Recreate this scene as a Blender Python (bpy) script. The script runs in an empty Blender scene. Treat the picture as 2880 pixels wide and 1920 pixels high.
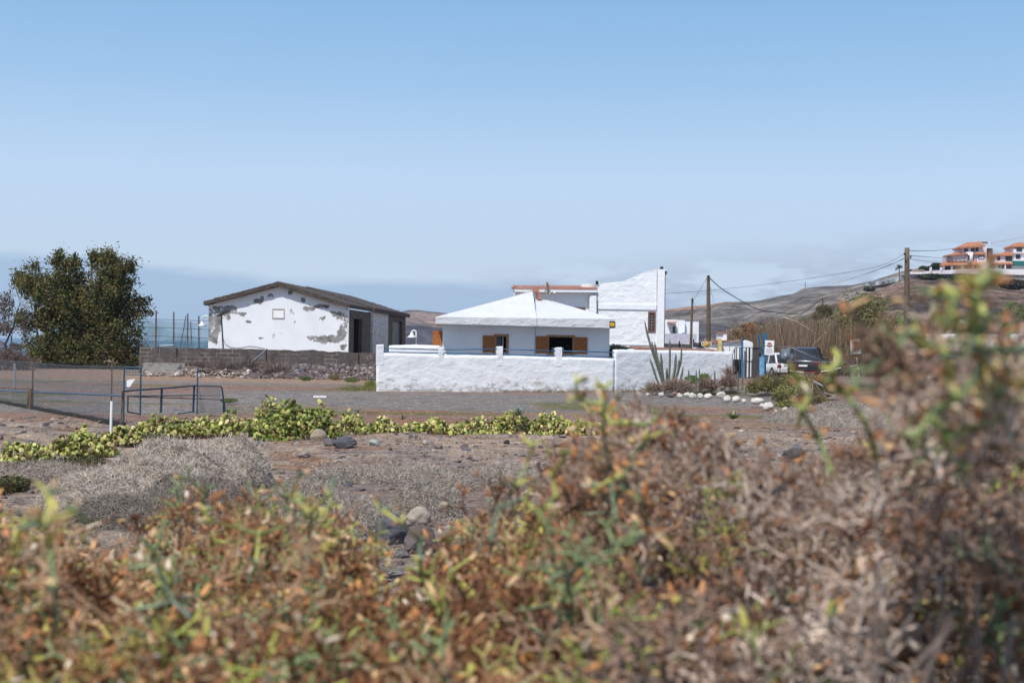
import bpy, math, random
import numpy as np
from mathutils import Matrix, Vector
sc = bpy.context.scene
COL = sc.collection
PI = math.pi
# ------------------------------------------------------------------ camera
FPX = 4000.0; H = 2.3; ROLL = 0.0148; PITCH = 0.003
cr, sr, cp, sp = math.cos(ROLL), math.sin(ROLL), math.cos(PITCH), math.sin(PITCH)
Fv = np.array([0, cp, sp]); U0 = np.array([0, -sp, cp]); R0 = np.array([1., 0, 0])
Rv = cr*R0 + sr*U0; Uv = -sr*R0 + cr*U0
CAM = np.array([0, 0, H])
cam_d = bpy.data.cameras.new("camera"); cam = bpy.data.objects.new("camera", cam_d); COL.objects.link(cam)
M = Matrix(((Rv[0], Uv[0], -Fv[0], 0), (Rv[1], Uv[1], -Fv[1], 0), (Rv[2], Uv[2], -Fv[2], H), (0, 0, 0, 1)))
cam.matrix_world = M
cam_d.sensor_width = 36; cam_d.lens = 50; cam_d.clip_start = 0.05; cam_d.clip_end = 200000
cam_d.dof.use_dof = True; cam_d.dof.focus_distance = 75; cam_d.dof.aperture_fstop = 8.5
sc.camera = cam
# ------------------------------------------------------------------ world, sun, exposure
SUN = np.array([-0.35, -0.62, 1.0]); SUN /= np.linalg.norm(SUN)
w = bpy.data.worlds.new("World"); sc.world = w; w.use_nodes = True
nt = w.node_tree; nt.nodes.clear()
def WN(t, **k):
    n = nt.nodes.new(t)
    for a, b in k.items(): setattr(n, a, b)
    return n
def wl(a, b): nt.links.new(a, b)
out = WN('ShaderNodeOutputWorld'); bg = WN('ShaderNodeBackground'); bg.inputs[1].default_value = 0.1
sky = WN('ShaderNodeTexSky'); sky.sky_type = 'NISHITA'; sky.sun_disc = False
sky.sun_elevation = math.asin(SUN[2]); sky.sun_rotation = math.atan2(SUN[0], SUN[1])
sky.air_density = 1.2; sky.dust_density = 0.6; sky.ozone_density = 2.0
tc = WN('ShaderNodeTexCoord'); sx = WN('ShaderNodeSeparateXYZ'); wl(tc.outputs['Generated'], sx.inputs[0])
def math_(op, a, b=None, c=None, clamp=False, tree=None):
    t = tree or nt
    n = t.nodes.new('ShaderNodeMath'); n.operation = op; n.use_clamp = clamp
    for i, v in enumerate((a, b, c)):
        if v is None: continue
        if isinstance(v, (int, float)): n.inputs[i].default_value = v
        else: t.links.new(v, n.inputs[i])
    return n.outputs[0]
def ramp_(fac, stops, tree=None, interp='LINEAR'):
    t = tree or nt
    n = t.nodes.new('ShaderNodeValToRGB'); e = n.color_ramp.elements; n.color_ramp.interpolation = interp
    while len(e) < len(stops): e.new(0.5)
    for i, (p, c) in enumerate(stops):
        e[i].position = p
        e[i].color = (c, c, c, 1) if isinstance(c, (int, float)) else (*c, 1)
    t.links.new(fac, n.inputs[0]); return n.outputs[0]
def mix_(fac, a, b, tree=None, mode='MIX'):
    t = tree or nt
    n = t.nodes.new('ShaderNodeMix'); n.data_type = 'RGBA'; n.blend_type = mode
    if isinstance(fac, (int, float)): n.inputs[0].default_value = fac
    else: t.links.new(fac, n.inputs[0])
    for i, v in ((6, a), (7, b)):
        if isinstance(v, tuple): n.inputs[i].default_value = (*v, 1)
        else: t.links.new(v, n.inputs[i])
    return n.outputs[2]
el = sx.outputs[2]
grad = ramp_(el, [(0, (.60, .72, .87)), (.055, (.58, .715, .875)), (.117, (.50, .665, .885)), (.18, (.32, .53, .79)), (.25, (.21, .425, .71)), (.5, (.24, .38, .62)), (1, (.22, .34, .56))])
az = math_('DIVIDE', sx.outputs[0], math_('MAXIMUM', sx.outputs[1], 0.05))
cv = WN('ShaderNodeCombineXYZ'); wl(math_('MULTIPLY', az, 9.0), cv.inputs[0]); wl(math_('MULTIPLY', el, 42.0), cv.inputs[1])
nz1 = WN('ShaderNodeTexNoise'); nz1.inputs['Scale'].default_value = 0.8; nz1.inputs['Detail'].default_value = 9; wl(cv.outputs[0], nz1.inputs[0])
nz2 = WN('ShaderNodeTexNoise'); nz2.inputs['Scale'].default_value = 1.7; nz2.inputs['Detail'].default_value = 8; nz2.inputs['Roughness'].default_value = 0.6; wl(cv.outputs[0], nz2.inputs[0])
# low blue-grey bank over the sea (left), lumpy pale clouds over the hills (right)
top = math_('ADD', math_('ADD', 0.047, math_('MULTIPLY', az, -0.024)), math_('MULTIPLY', math_('SUBTRACT', nz1.outputs[0], 0.5), 0.03))
bank = math_('MULTIPLY', math_('SUBTRACT', top, el), 110.0, clamp=True)
bank = math_('MULTIPLY', bank, ramp_(math_('ADD', az, 0.5), [(0, 1), (.50, .95), (.62, .35), (1, .25)]))
c1 = mix_(bank, grad, (.35, .51, .73))
puff = math_('MULTIPLY', math_('SUBTRACT', nz2.outputs[0], 0.44), 11.0, clamp=True)
elm = math_('MULTIPLY', ramp_(math_('SUBTRACT', el, math_('MULTIPLY', math_('MAXIMUM', az, 0), .09)), [(0, 1), (.03, 1), (.062, 0)]), ramp_(math_('ADD', az, 0.5), [(.42, 0), (.53, 1)]))
c2 = mix_(math_('MULTIPLY', math_('MULTIPLY', puff, elm), 0.75), c1, (.37, .455, .62))
hl = math_('MULTIPLY', math_('SUBTRACT', nz2.outputs[0], 0.57), 14.0, clamp=True)
c3 = mix_(math_('MULTIPLY', math_('MULTIPLY', hl, elm), 0.6), c2, (.62, .69, .81))
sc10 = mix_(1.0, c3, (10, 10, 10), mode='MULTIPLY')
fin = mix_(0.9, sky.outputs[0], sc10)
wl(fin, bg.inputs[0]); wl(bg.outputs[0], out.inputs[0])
sd = bpy.data.lights.new("sun", 'SUN'); sd.energy = 4.0; sd.angle = math.radians(0.53); sd.color = (1, .955, .89)
so = bpy.data.objects.new("sun", sd); COL.objects.link(so)
so.rotation_euler = Vector(SUN).to_track_quat('Z', 'Y').to_euler(); so.location = (0, 0, 50)
sc.view_settings.view_transform = 'Standard'; sc.view_settings.look = 'None'
sc.view_settings.exposure = 0.18; sc.view_settings.gamma = 1
sc.render.engine = 'CYCLES'; sc.cycles.max_bounces = 6; sc.cycles.transparent_max_bounces = 16
sc.cycles.use_denoising = True
# ------------------------------------------------------------------ helpers
def rng_(s): return np.random.default_rng(int(s) & 0xffffff)
def ray(px, py):
    return Fv + (px-1440)/FPX*Rv + (960-py)/FPX*Uv
def P(px, py, D):
    d = ray(px, py); return CAM + d*(D/d[1])
def XZ(px, D, z=0.0):
    "world x of picture column px at depth D and height z"
    # u = dot(p,R)/dot(p,F)
    x = (px-1440)/FPX*D
    for _ in range(3):
        p = np.array([x, D, z-H]); u = p@Rv/(p@Fv); x += ((px-1440)/FPX-u)*D
    return x
def horizon(px): return 972+ROLL*(px-1440)
def DG(px, py, z=0.0):
    "depth of ground height z seen at picture point"
    d = ray(px, py); t = (z-H)/d[2]; return t*d[1]
_h = rng_(5).random((256, 256))
def vnoise(x, y, s=1.0, o=0):
    x = np.asarray(x, float)/s+o*17.3+1000; y = np.asarray(y, float)/s+o*9.1+1000
    i = np.floor(x).astype(int); j = np.floor(y).astype(int); fx = x-i; fy = y-j
    fx = fx*fx*(3-2*fx); fy = fy*fy*(3-2*fy)
    a = _h[i % 256, j % 256]; b = _h[(i+1) % 256, j % 256]; c = _h[i % 256, (j+1) % 256]; d = _h[(i+1) % 256, (j+1) % 256]
    return (a*(1-fx)+b*fx)*(1-fy)+(c*(1-fx)+d*fx)*fy-.5
def fbm(x, y, s=1.0, o=0, n=4):
    t = 0; a = 1
    for k in range(n): t = t+a*vnoise(x, y, s/2**k, o+k); a *= .5
    return t
def sstep(a, b, x):
    t = np.clip((np.asarray(x, float)-a)/(b-a), 0, 1); return t*t*(3-2*t)
def gz(x, y):
    "terrain height"
    x = np.asarray(x, float); y = np.asarray(y, float)
    near = 1-sstep(1.0, 13.0, y)
    z = 0.9*near
    bank = sstep(8, 16, y)*(1-sstep(37, 42, y))
    z = z+bank*(.16*fbm(x, y, 3.5, 1)+.05*fbm(x, y, .8, 7, 3)+.02*vnoise(x, y, .25, 3))
    z = z+near*.10*fbm(x, y, 1.5, 2)
    z = z+.6*sstep(7, 12, x)*sstep(69, 78, y)+.02*fbm(x, y, 6, 3)*sstep(40, 50, y)
    z = z-22*sstep(180, 330, y)*(1-sstep(30, 90, x-y*.1))
    return z
class Geo:
    def __init__(s): s.v = []; s.f = []; s.c = []; s.n = 0
    def add(s, v, f, col=None):
        v = np.asarray(v, float).reshape(-1, 3)
        if isinstance(f, np.ndarray): s.f.append(f+s.n)
        else:
            by = {}
            for q in f: by.setdefault(len(q), []).append(q)
            for k, q in by.items(): s.f.append(np.array(q, int)+s.n)
        s.v.append(v)
        if col is None: col = (.5, .5, .5)
        c = np.asarray(col, float)
        if c.ndim == 1: c = np.tile(c, (len(v), 1))
        s.c.append(c); s.n += len(v)
    def box(s, x0, x1, y0, y1, z0, z1, col=None, fr=None):
        v = np.array([(x, y, z) for z in (z0, z1) for y in (y0, y1) for x in (x0, x1)], float)
        if fr is not None: v = fr.wv(v)
        s.add(v, [(0, 2, 3, 1), (4, 5, 7, 6), (0, 1, 5, 4), (2, 6, 7, 3), (0, 4, 6, 2), (1, 3, 7, 5)], col)
    def prism(s, poly, b0, b1, fr, col=None):
        "poly of (a,z) extruded along the frame's depth from b0 to b1"
        n = len(poly)
        v = [(a, b0, z) for a, z in poly]+[(a, b1, z) for a, z in poly]
        v = fr.wv(np.array(v, float))
        f = [tuple(range(n)), tuple(range(2*n-1, n-1, -1))]+[(i, i+n, (i+1) % n+n, (i+1) % n) for i in range(n)]
        s.add(v, f, col)
    def tube(s, pts, r, n=8, col=None, cap=True):
        pts = np.asarray(pts, float); m = len(pts)
        r = np.full(m, r) if np.isscalar(r) else np.asarray(r, float)
        T = np.gradient(pts, axis=0); T /= np.linalg.norm(T, axis=1)[:, None]+1e-12
        ref = np.array([0, 0, 1.]) if abs(T[0][2]) < .9 else np.array([1., 0, 0])
        V = []
        a0 = np.cross(T[0], ref); a0 /= np.linalg.norm(a0)
        for i in range(m):
            a = a0-T[i]*(a0@T[i]); a /= np.linalg.norm(a)+1e-12; a0 = a; b = np.cross(T[i], a)
            th = np.arange(n)*2*PI/n
            V.append(pts[i]+r[i]*(np.cos(th)[:, None]*a+np.sin(th)[:, None]*b))
        V = np.concatenate(V)
        f = [(i*n+j, i*n+(j+1) % n, (i+1)*n+(j+1) % n, (i+1)*n+j) for i in range(m-1) for j in range(n)]
        if cap: f += [tuple(range(n-1, -1, -1)), tuple((m-1)*n+j for j in range(n))]
        s.add(V, f, col)
    def segs(s, A, B, ra, rb, col, n=4):
        "many independent tapered prisms"
        A = np.asarray(A); B = np.asarray(B); N = len(A)
        if N == 0: return
        T = B-A; T = T/(np.linalg.norm(T, axis=1)[:, None]+1e-12)
        ref = np.where(np.abs(T[:, 2:3]) < .8, np.array([[0, 0, 1.]]), np.array([[1., 0, 0]]))
        a = np.cross(T, ref); a /= np.linalg.norm(a, axis=1)[:, None]; b = np.cross(T, a)
        th = np.arange(n)*2*PI/n
        off = np.cos(th)[None, :, None]*a[:, None]+np.sin(th)[None, :, None]*b[:, None]
        ra = np.broadcast_to(ra, (N,)); rb = np.broadcast_to(rb, (N,))
        V = np.concatenate([A[:, None]+off*ra[:, None, None], B[:, None]+off*rb[:, None, None]], 1)  # N,2n,3
        base = (np.arange(N)*2*n)[:, None]
        q = np.concatenate([base+np.array([j, (j+1) % n, (j+1) % n+n, j+n])[None] for j in range(n)])
        e = base+np.arange(n)[None]+n
        col = np.asarray(col, float)
        if col.ndim == 1: col = np.tile(col, (N, 1))
        c = np.repeat(col, 2*n, axis=0)
        s.add(V.reshape(-1, 3), q, c); s.f.append(e+s.n-len(c))
    def quads(s, C, A, B, col):
        "N flat diamond leaves: centre, half axes"
        N = len(C)
        V = np.stack([C-A, C+B*.9-A*.1, C+A, C-B*.9-A*.1], 1).reshape(-1, 3)
        s.add(V, np.arange(4*N).reshape(-1, 4), np.repeat(col, 4, axis=0))
    def blob(s, c, r, rot=None, rough=.15, seed=0, sub=2, col=None, flat=0):
        V, F = ico(sub); V = V.copy()
        R = rng_(seed); o = R.random(3)*50
        d = 1+rough*(vnoise(V[:, 0]*1.3+o[0], V[:, 1]*1.3+V[:, 2]*1.7, .55, 1)*2+vnoise(V[:, 2]*2+o[1], V[:, 0]*2-V[:, 1]*1.5, .35, 2)*.9)
        V = V*d[:, None]
        if flat:   # chop with random planes for a broken-stone look
            for k in range(flat):
                nrm = R.normal(size=3); nrm /= np.linalg.norm(nrm); h = R.uniform(.55, .85)
                t = V@nrm-h; V = V-np.where(t > 0, t, 0)[:, None]*nrm
        V = V*np.asarray(r)
        if rot is not None:
            V = V@np.array(Matrix.Rotation(rot, 3, 'Z')).T
        s.add(V+np.asarray(c), F, col)
    def build(s, name, mat, parent=None, smooth=False, label=None):
        me = bpy.data.meshes.new(name)
        V = np.concatenate(s.v)
        off = np.zeros(3); p = parent
        while p is not None: off += np.array(p.location); p = p.parent
        V = V-off
        me.vertices.add(len(V)); me.vertices.foreach_set('co', V.ravel().astype(np.float32))
        loops = np.concatenate([f.ravel() for f in s.f]).astype(np.int32)
        tot = np.concatenate([np.full(len(f), f.shape[1]) for f in s.f]).astype(np.int32)
        me.loops.add(len(loops)); me.loops.foreach_set('vertex_index', loops)
        me.polygons.add(len(tot)); me.polygons.foreach_set('loop_start', np.concatenate([[0], np.cumsum(tot)[:-1]]).astype(np.int32))
        me.polygons.foreach_set('loop_total', tot)
        me.polygons.foreach_set('use_smooth', np.full(len(tot), bool(smooth)))
        me.update(calc_edges=True)
        ca = me.color_attributes.new('Col', 'FLOAT_COLOR', 'POINT')
        c = np.concatenate(s.c); c = np.concatenate([c, np.ones((len(c), 1))], 1)
        ca.data.foreach_set('color', c.ravel().astype(np.float32))
        me.materials.append(mat)
        o = bpy.data.objects.new(name, me); COL.objects.link(o)
        if parent is not None: o.parent = parent
        if label: o['label'] = label
        return o
_ico = {}
def ico(sub):
    if sub in _ico: return _ico[sub]
    import bmesh
    bm = bmesh.new(); bmesh.ops.create_icosphere(bm, subdivisions=sub, radius=1)
    V = np.array([v.co[:] for v in bm.verts]); F = np.array([[v.index for v in f.verts] for f in bm.faces]); bm.free()
    _ico[sub] = (V, F); return V, F
def tag(o, label, cat, group=None):
    o['label'] = label; o['category'] = cat
    if group: o['group'] = group
    return o
def thing(name, label, cat, loc=(0, 0, 0), group=None):
    o = bpy.data.objects.new(name, None); COL.objects.link(o); o.empty_display_size = .2
    o.location = tuple(float(q) for q in loc); return tag(o, label, cat, group)
def struct(o): o['kind'] = 'structure'; return o
def stuff(o, label=None, cat=None):
    o['kind'] = 'stuff'
    if label: o['label'] = label; o['category'] = cat
    return o
class Frame:
    "upright plane: origin (x,y), turned th from +X; b runs away from the viewer"
    def __init__(s, px, D, th=0.0, z=0.0):
        s.o = np.array([XZ(px, D, z), D]); s.e1 = np.array([math.cos(th), math.sin(th)]); s.e2 = np.array([-math.sin(th), math.cos(th)])
    def wv(s, v):
        v = np.asarray(v, float)
        xy = s.o+v[:, :1]*s.e1+v[:, 1:2]*s.e2
        return np.concatenate([xy, v[:, 2:3]], 1)
    def w(s, a, b, z): return s.wv([(a, b, z)])[0]
    def hit(s, px, py, b=0.0):
        d = ray(px, py); n = s.e2; o = s.o+s.e2*b
        t = (o@n)/(d[:2]@n); p = CAM+d*t
        return float((p[:2]-s.o)@s.e1), float(p[2])
    def rect(s, x0, y0, x1, y1, b=0.0):
        c = [s.hit(x, y, b) for x, y in ((x0, y0), (x1, y0), (x0, y1), (x1, y1))]
        return (c[0][0]+c[2][0])/2, (c[1][0]+c[3][0])/2, (c[2][1]+c[3][1])/2, (c[0][1]+c[1][1])/2   # a0,a1,z0,z1
# ------------------------------------------------------------------ materials
def newmat(name):
    m = bpy.data.materials.new(name); m.use_nodes = True; t = m.node_tree
    return m, t, t.nodes['Principled BSDF']
def pos(t): return t.nodes.new('ShaderNodeNewGeometry').outputs['Position']
def noise(t, vec, scale, detail=4, rough=.55, stretch=None):
    if stretch:
        mp = t.nodes.new('ShaderNodeMapping'); mp.inputs['Scale'].default_value = stretch
        t.links.new(vec, mp.inputs[0]); vec = mp.outputs[0]
    n = t.nodes.new('ShaderNodeTexNoise'); n.inputs['Scale'].default_value = scale; n.inputs['Detail'].default_value = detail
    n.inputs['Roughness'].default_value = rough; t.links.new(vec, n.inputs['Vector']); return n.outputs[0]
def bump(t, bs, h, strength, dist=.02):
    b = t.nodes.new('ShaderNodeBump'); b.inputs['Strength'].default_value = strength; b.inputs['Distance'].default_value = dist
    t.links.new(h, b.inputs['Height'])
    t.links.new(b.outputs[0], bs.inputs['Normal']); return b
def simple(name, c, rough=.7, metal=0, var=.15, scale=3, bmp=0, bscale=20, bdist=.01):
    m, t, b = newmat(name); b.inputs['Roughness'].default_value = rough; b.inputs['Metallic'].default_value = metal
    b.inputs['Specular IOR Level'].default_value = .3
    n = noise(t, pos(t), scale)
    d = tuple(x*(1-var) for x in c); e = tuple(min(1, x*(1+var)) for x in c)
    t.links.new(ramp_(n, [(.3, d), (.7, e)], t), b.inputs['Base Color'])
    if bmp: bump(t, b, noise(t, pos(t), bscale, 6), bmp, bdist)
    return m
def vcmat(name, rough=.75, var=.3, scale=30, transl=0.0, spec=.2, bmp=0, bscale=40, bdist=.01, strata=0):
    m, t, b = newmat(name); b.inputs['Roughness'].default_value = rough; b.inputs['Specular IOR Level'].default_value = spec
    a = t.nodes.new('ShaderNodeAttribute'); a.attribute_name = 'Col'
    n = ramp_(noise(t, pos(t), scale), [(.25, 1-var), (.75, 1+var)], t)
    # ramp clamps at 1: scale down then up
    c = mix_(1.0, a.outputs['Color'], n, t, 'MULTIPLY')
    if strata:
        c = mix_(1.0, c, ramp_(noise(t, pos(t), strata, 7, .7, (1, 1, 5)), [(.36, (.45, .42, .42)), (.5, (1, 1, 1)), (.64, (1.45, 1.4, 1.3))], t), t, 'MULTIPLY')
    t.links.new(c, b.inputs['Base Color'])
    if bmp: bump(t, b, noise(t, pos(t), bscale, 6), bmp, bdist)
    if transl:
        tr = t.nodes.new('ShaderNodeBsdfTranslucent'); t.links.new(c, tr.inputs[0])
        mx = t.nodes.new('ShaderNodeMixShader'); mx.inputs[0].default_value = transl
        o = t.nodes['Material Output']; t.links.new(b.outputs[0], mx.inputs[1]); t.links.new(tr.outputs[0], mx.inputs[2]); t.links.new(mx.outputs[0], o.inputs[0])
    return m
def ellipse_mask(t, items, nscale=1.2, namp=1.6):
    "irregular worn patches: items (x,y,z,rx,rz) in world space; returns 0..1"
    p = pos(t); nn = noise(t, p, nscale, 7, .65); res = None
    s = t.nodes.new('ShaderNodeSeparateXYZ'); t.links.new(p, s.inputs[0])
    for (cx, cz, rx, rz) in items:
        dx = math_('DIVIDE', math_('SUBTRACT', s.outputs[0], cx, tree=t), rx, tree=t)
        dz = math_('DIVIDE', math_('SUBTRACT', s.outputs[2], cz, tree=t), rz, tree=t)
        d = math_('ADD', math_('MULTIPLY', dx, dx, tree=t), math_('MULTIPLY', dz, dz, tree=t), tree=t)
        q = math_('SUBTRACT', 1.0, d, tree=t)
        res = q if res is None else math_('MAXIMUM', res, q, tree=t)
    v = math_('ADD', math_('MULTIPLY', math_('MAXIMUM', res, -1.4, tree=t), .55, tree=t), math_('MULTIPLY', math_('SUBTRACT', nn, .50, tree=t), namp*3, tree=t), tree=t)
    return math_('MULTIPLY', v, 5.0, clamp=True, tree=t)
def plaster(name, base=(.80, .81, .83), bstr=.8, bscale=2.2, bdist=.05, dirt_z=None, patches=None, pcol=(.22, .2, .18), fine=.4):
    m, t, b = newmat(name); b.inputs['Roughness'].default_value = .9; b.inputs['Specular IOR Level'].default_value = .15
    p = pos(t); n1 = noise(t, p, .8, 5)
    col = ramp_(n1, [(.3, tuple(x*.93 for x in base)), (.65, base)], t)
    if dirt_z is not None:
        s = t.nodes.new('ShaderNodeSeparateXYZ'); t.links.new(p, s.inputs[0])
        hgt = math_('DIVIDE', math_('SUBTRACT', s.outputs[2], dirt_z[0], tree=t), dirt_z[1], tree=t)
        nn = noise(t, p, 2.5, 8, .7, (1, 1, 1.6))
        d = math_('MULTIPLY', math_('SUBTRACT', math_('SUBTRACT', nn, .40, tree=t), math_('MULTIPLY', hgt, .15, tree=t), tree=t), 9., clamp=True, tree=t)
        col = mix_(math_('MULTIPLY', d, .75, tree=t), col, (.34, .31, .28), t)
        st = noise(t, p, 1.5, 4, .6, (3, 3, .12))
        col = mix_(math_('MULTIPLY', math_('SUBTRACT', st, .62, tree=t), 1.6, clamp=True, tree=t), col, (.5, .44, .36), t)
    # hairline cracks and old repairs
    vc = t.nodes.new('ShaderNodeTexVoronoi'); vc.feature = 'DISTANCE_TO_EDGE'; vc.inputs['Scale'].default_value = .55
    wv = t.nodes.new('ShaderNodeMixRGB'); wv.inputs[0].default_value = .35; t.links.new(p, wv.inputs[1]); nn2 = t.nodes.new('ShaderNodeTexNoise'); nn2.inputs['Scale'].default_value = 1.3; nn2.inputs['Detail'].default_value = 6; t.links.new(p, nn2.inputs['Vector']); sc_ = t.nodes.new('ShaderNodeVectorMath'); sc_.operation = 'SCALE'; sc_.inputs['Scale'].default_value = 3.0; t.links.new(nn2.outputs['Color'], sc_.inputs[0]); t.links.new(sc_.outputs[0], wv.inputs[2]); t.links.new(wv.outputs[0], vc.inputs['Vector'])
    crk = math_('MULTIPLY', math_('SUBTRACT', .010, vc.outputs['Distance'], tree=t), 90., clamp=True, tree=t)
    crk = math_('MULTIPLY', crk, math_('MULTIPLY', math_('SUBTRACT', noise(t, p, .45, 3), .50, tree=t), 6., clamp=True, tree=t), tree=t)
    col = mix_(math_('MULTIPLY', crk, .30, tree=t), col, tuple(x*.55 for x in base), t)
    rp = math_('MULTIPLY', math_('SUBTRACT', noise(t, p, .55, 2, .4, (1, 1, 1.4)), .57, tree=t), 10., clamp=True, tree=t)
    col = mix_(math_('MULTIPLY', rp, .5, tree=t), col, tuple(x*.88 for x in base), t)
    if patches:
        k = ellipse_mask(t, patches)
        pc = ramp_(noise(t, p, 2.0, 6, .6), [(.35, tuple(x*.55 for x in pcol)), (.7, tuple(min(1, x*1.6) for x in pcol))], t)
        col = mix_(k, col, pc, t)
    t.links.new(col, b.inputs['Base Color'])
    h = math_('ADD', noise(t, p, bscale, 5, .55, (1, 1, 1.5)), math_('MULTIPLY', noise(t, p, bscale*9, 4), .25*fine, tree=t), tree=t)
    bump(t, b, h, bstr, bdist)
    return m
M_white = plaster('whitewash_rough', (.80, .81, .83), bstr=.9, bdist=.06, dirt_z=(.0, .6))
M_white2 = plaster('white_plaster', (.82, .83, .85), .6, 3.5, .04)
M_white3 = plaster('white_plaster_lumpy', (.80, .81, .83), .9, 1.8, .09)
M_shade = plaster('painted_wall', (.79, .81, .84), .3, 4, .015)
M_blue = simple('blue_paint', (.035, .12, .22), .5, 0, .3, 6, .2, 30)
M_blue2 = simple('teal_blue_paint', (.022, .075, .125), .5, 0, .4, 6, .2, 30)
M_bluedk = simple('dull_blue_paint', (.02, .045, .075), .55, 0, .45, 5, .2, 30)
M_rust = simple('rusty_metal', (.16, .085, .05), .8, 0, .5, 8, .3, 40)
M_grey = simple('grey_metal', (.22, .23, .25), .45, .5, .2, 5)
M_dark = simple('dark_opening', (.012, .012, .014), .6, 0, .3, 2)
M_glass = simple('window_glass', (.03, .035, .045), .08, 0, .3, 1)
M_wood = simple('varnished_wood', (.36, .125, .03), .5, 0, .3, 12, .3, 30, .004)
M_frame = simple('wood_frame', (.33, .17, .075), .6, 0, .2, 6)
M_brownwood = simple('brown_wood', (.17, .075, .045), .6, 0, .2, 6)
M_pole = simple('weathered_pole', (.135, .092, .062), .85, 0, .35, 4, .4, 12, .02)
M_wire = simple('cable', (.03, .03, .035), .6, 0, .2, 1)
M_tile = simple('clay_tile', (.38, .17, .125), .8, 0, .3, 6, .4, 25)
M_tile2 = simple('dark_clay_tile', (.26, .12, .08), .85, 0, .35, 6, .4, 25)
M_lamp = simple('white_enamel', (.75, .76, .74), .35, 0, .05, 2)
M_plastic = simple('white_plastic', (.8, .8, .8), .4, 0, .05, 2)
M_rock = simple('basalt_rock', (.115, .11, .115), .9, 0, .4, 4, .8, 14, .03)
M_rockv = vcmat('field_stone', .92, .25, 9, 0, .1, .8, 22, .02)
M_wrock = vcmat('whitewashed_stone', .9, .12, 5, 0, .1, .9, 12, .04)
M_leaf = vcmat('leaves', .7, .25, 1.5, .2)
M_twig = vcmat('twigs', .85, .25, 60)
M_fg = vcmat('shrub_shoots', .65, .2, 90, .12, .35)
M_bark = simple('bark', (.13, .10, .08), .95, 0, .35, 3, .8, 10, .03)
# ================================================================== SETTING
def lerp(a, b, t): return a+(b-a)*t
def mixc(c, d, k): return c*(1-k[:, None])+np.array(d)*k[:, None]
# ---- ground: one sheet, rows spaced evenly as seen from the bank
ys = np.concatenate([np.linspace(-8, 2, 20, endpoint=False), 1/np.linspace(1/2., 1/12., 60, endpoint=False), 1/np.linspace(1/12., 1/170., 420, endpoint=False), np.linspace(170, 420, 26)])
ts = np.linspace(-1, 1, 560)
gx = []; gy = []
for y in ys:
    wd = max(9, .62*(y+6))
    gx.append(ts*wd); gy.append(np.full(len(ts), y))
gx = np.array(gx); gy = np.array(gy)
def ground_colour(x, y):
    n = len(x); c = np.tile(np.array((.205, .184, .171)), (n, 1))
    f1 = fbm(x, y, 1.2, 11); f2 = fbm(x*.45, y, 3.0, 21, 5); f3 = fbm(x*.5, y, 6, 31, 5)
    c = c*(1+.25*f1[:, None])
    field = sstep(38, 41, y)
    # the gravel track before the white wall stays grey
    track = sstep(57, 60, y+.12*x+1.5*f1)*(1-sstep(66.5, 69, y+.0*x+1.5*f1))*sstep(-16, -9, x)
    track2 = sstep(41, 44, y)*(1-sstep(47, 50, y))*(1-sstep(-10, -5, x))
    dens = .12+.06*sstep(-9, -5, x)+.20*sstep(-8, -2, x)*(1-sstep(54, 60, y))+.13*sstep(3, 6, x)*(1-sstep(66, 70, y))
    k = sstep(.0, .16, f2-.30+dens+.45*f1)*(1-.93*track)*(1-.6*track2)
    c = mixc(c, (.26, .165, .11), k*field*.8)
    k = sstep(.10, .32, f3+.2*f1-.06)*(1-track)
    c = mixc(c, (.26, .12, .07), k*field*.55)
    k = sstep(.16, .3, fbm(x*.6, y, 3.5, 41)-.02)*(1-track)*sstep(44, 47, y)
    c = mixc(c, (.13, .13, .05), k*.8)
    # dry earth under the tree and the rubble
    k = sstep(76, 84, y+2*f1)*(1-sstep(-3, 0, x))
    c = mixc(c, (.33, .22, .15), k*.75)
    k = sstep(10, 16, x)*sstep(48, 60, y)
    c = mixc(c, (.20, .13, .09), k*.6)
    # bank
    d = np.tile(np.array((.33, .25, .19)), (n, 1))
    k = sstep(-.1, .25, fbm(x, y, 2.2, 51, 5)); d = mixc(d, (.21, .17, .155), k*.8)
    k = sstep(.1, .3, fbm(x, y, .5, 61, 4)); d = mixc(d, (.40, .31, .24), k*.5)
    k = sstep(.16, .3, fbm(x, y, 1.4, 71, 4)); d = mixc(d, (.19, .08, .04), k*.55)
    k = 1-sstep(20, 30, y); d = mixc(d, (.18, .15, .135), k*.6)
    c = c*field[:, None]+d*(1-field[:, None])
    return np.clip(c, .01, 1)
X = gx.ravel(); Y = gy.ravel(); Z = gz(X, Y)
nr, nc = gx.shape
idx = np.arange(nr*nc).reshape(nr, nc)
F = np.stack([idx[:-1, :-1], idx[:-1, 1:], idx[1:, 1:], idx[1:, :-1]], -1).reshape(-1, 4)
M_ground, t, b = newmat('volcanic_gravel_and_dry_earth'); b.inputs['Roughness'].default_value = .95; b.inputs['Specular IOR Level'].default_value = .1
a = t.nodes.new('ShaderNodeAttribute'); a.attribute_name = 'Col'; p = pos(t)
nf = noise(t, p, 9, 8, .75); nv = t.nodes.new('ShaderNodeTexVoronoi'); nv.inputs['Scale'].default_value = 14; t.links.new(p, nv.inputs['Vector'])
g1 = ramp_(nf, [(.3, (.55, .55, .55)), (.5, (.95, .95, .95)), (.75, (1.6, 1.55, 1.5))], t)
c = mix_(1.0, a.outputs['Color'], g1, t, 'MULTIPLY')
g2 = ramp_(nv.outputs['Color'], [(.15, (.75, .75, .75)), (.85, (1.25, 1.22, 1.2))], t)
c = mix_(1.0, c, g2, t, 'MULTIPLY')
g3 = ramp_(noise(t, p, 1.6, 7, .75), [(.36, (.62, .61, .62)), (.5, (1, 1, 1)), (.64, (1.35, 1.32, 1.28))], t)
c = mix_(1.0, c, g3, t, 'MULTIPLY')
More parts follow.
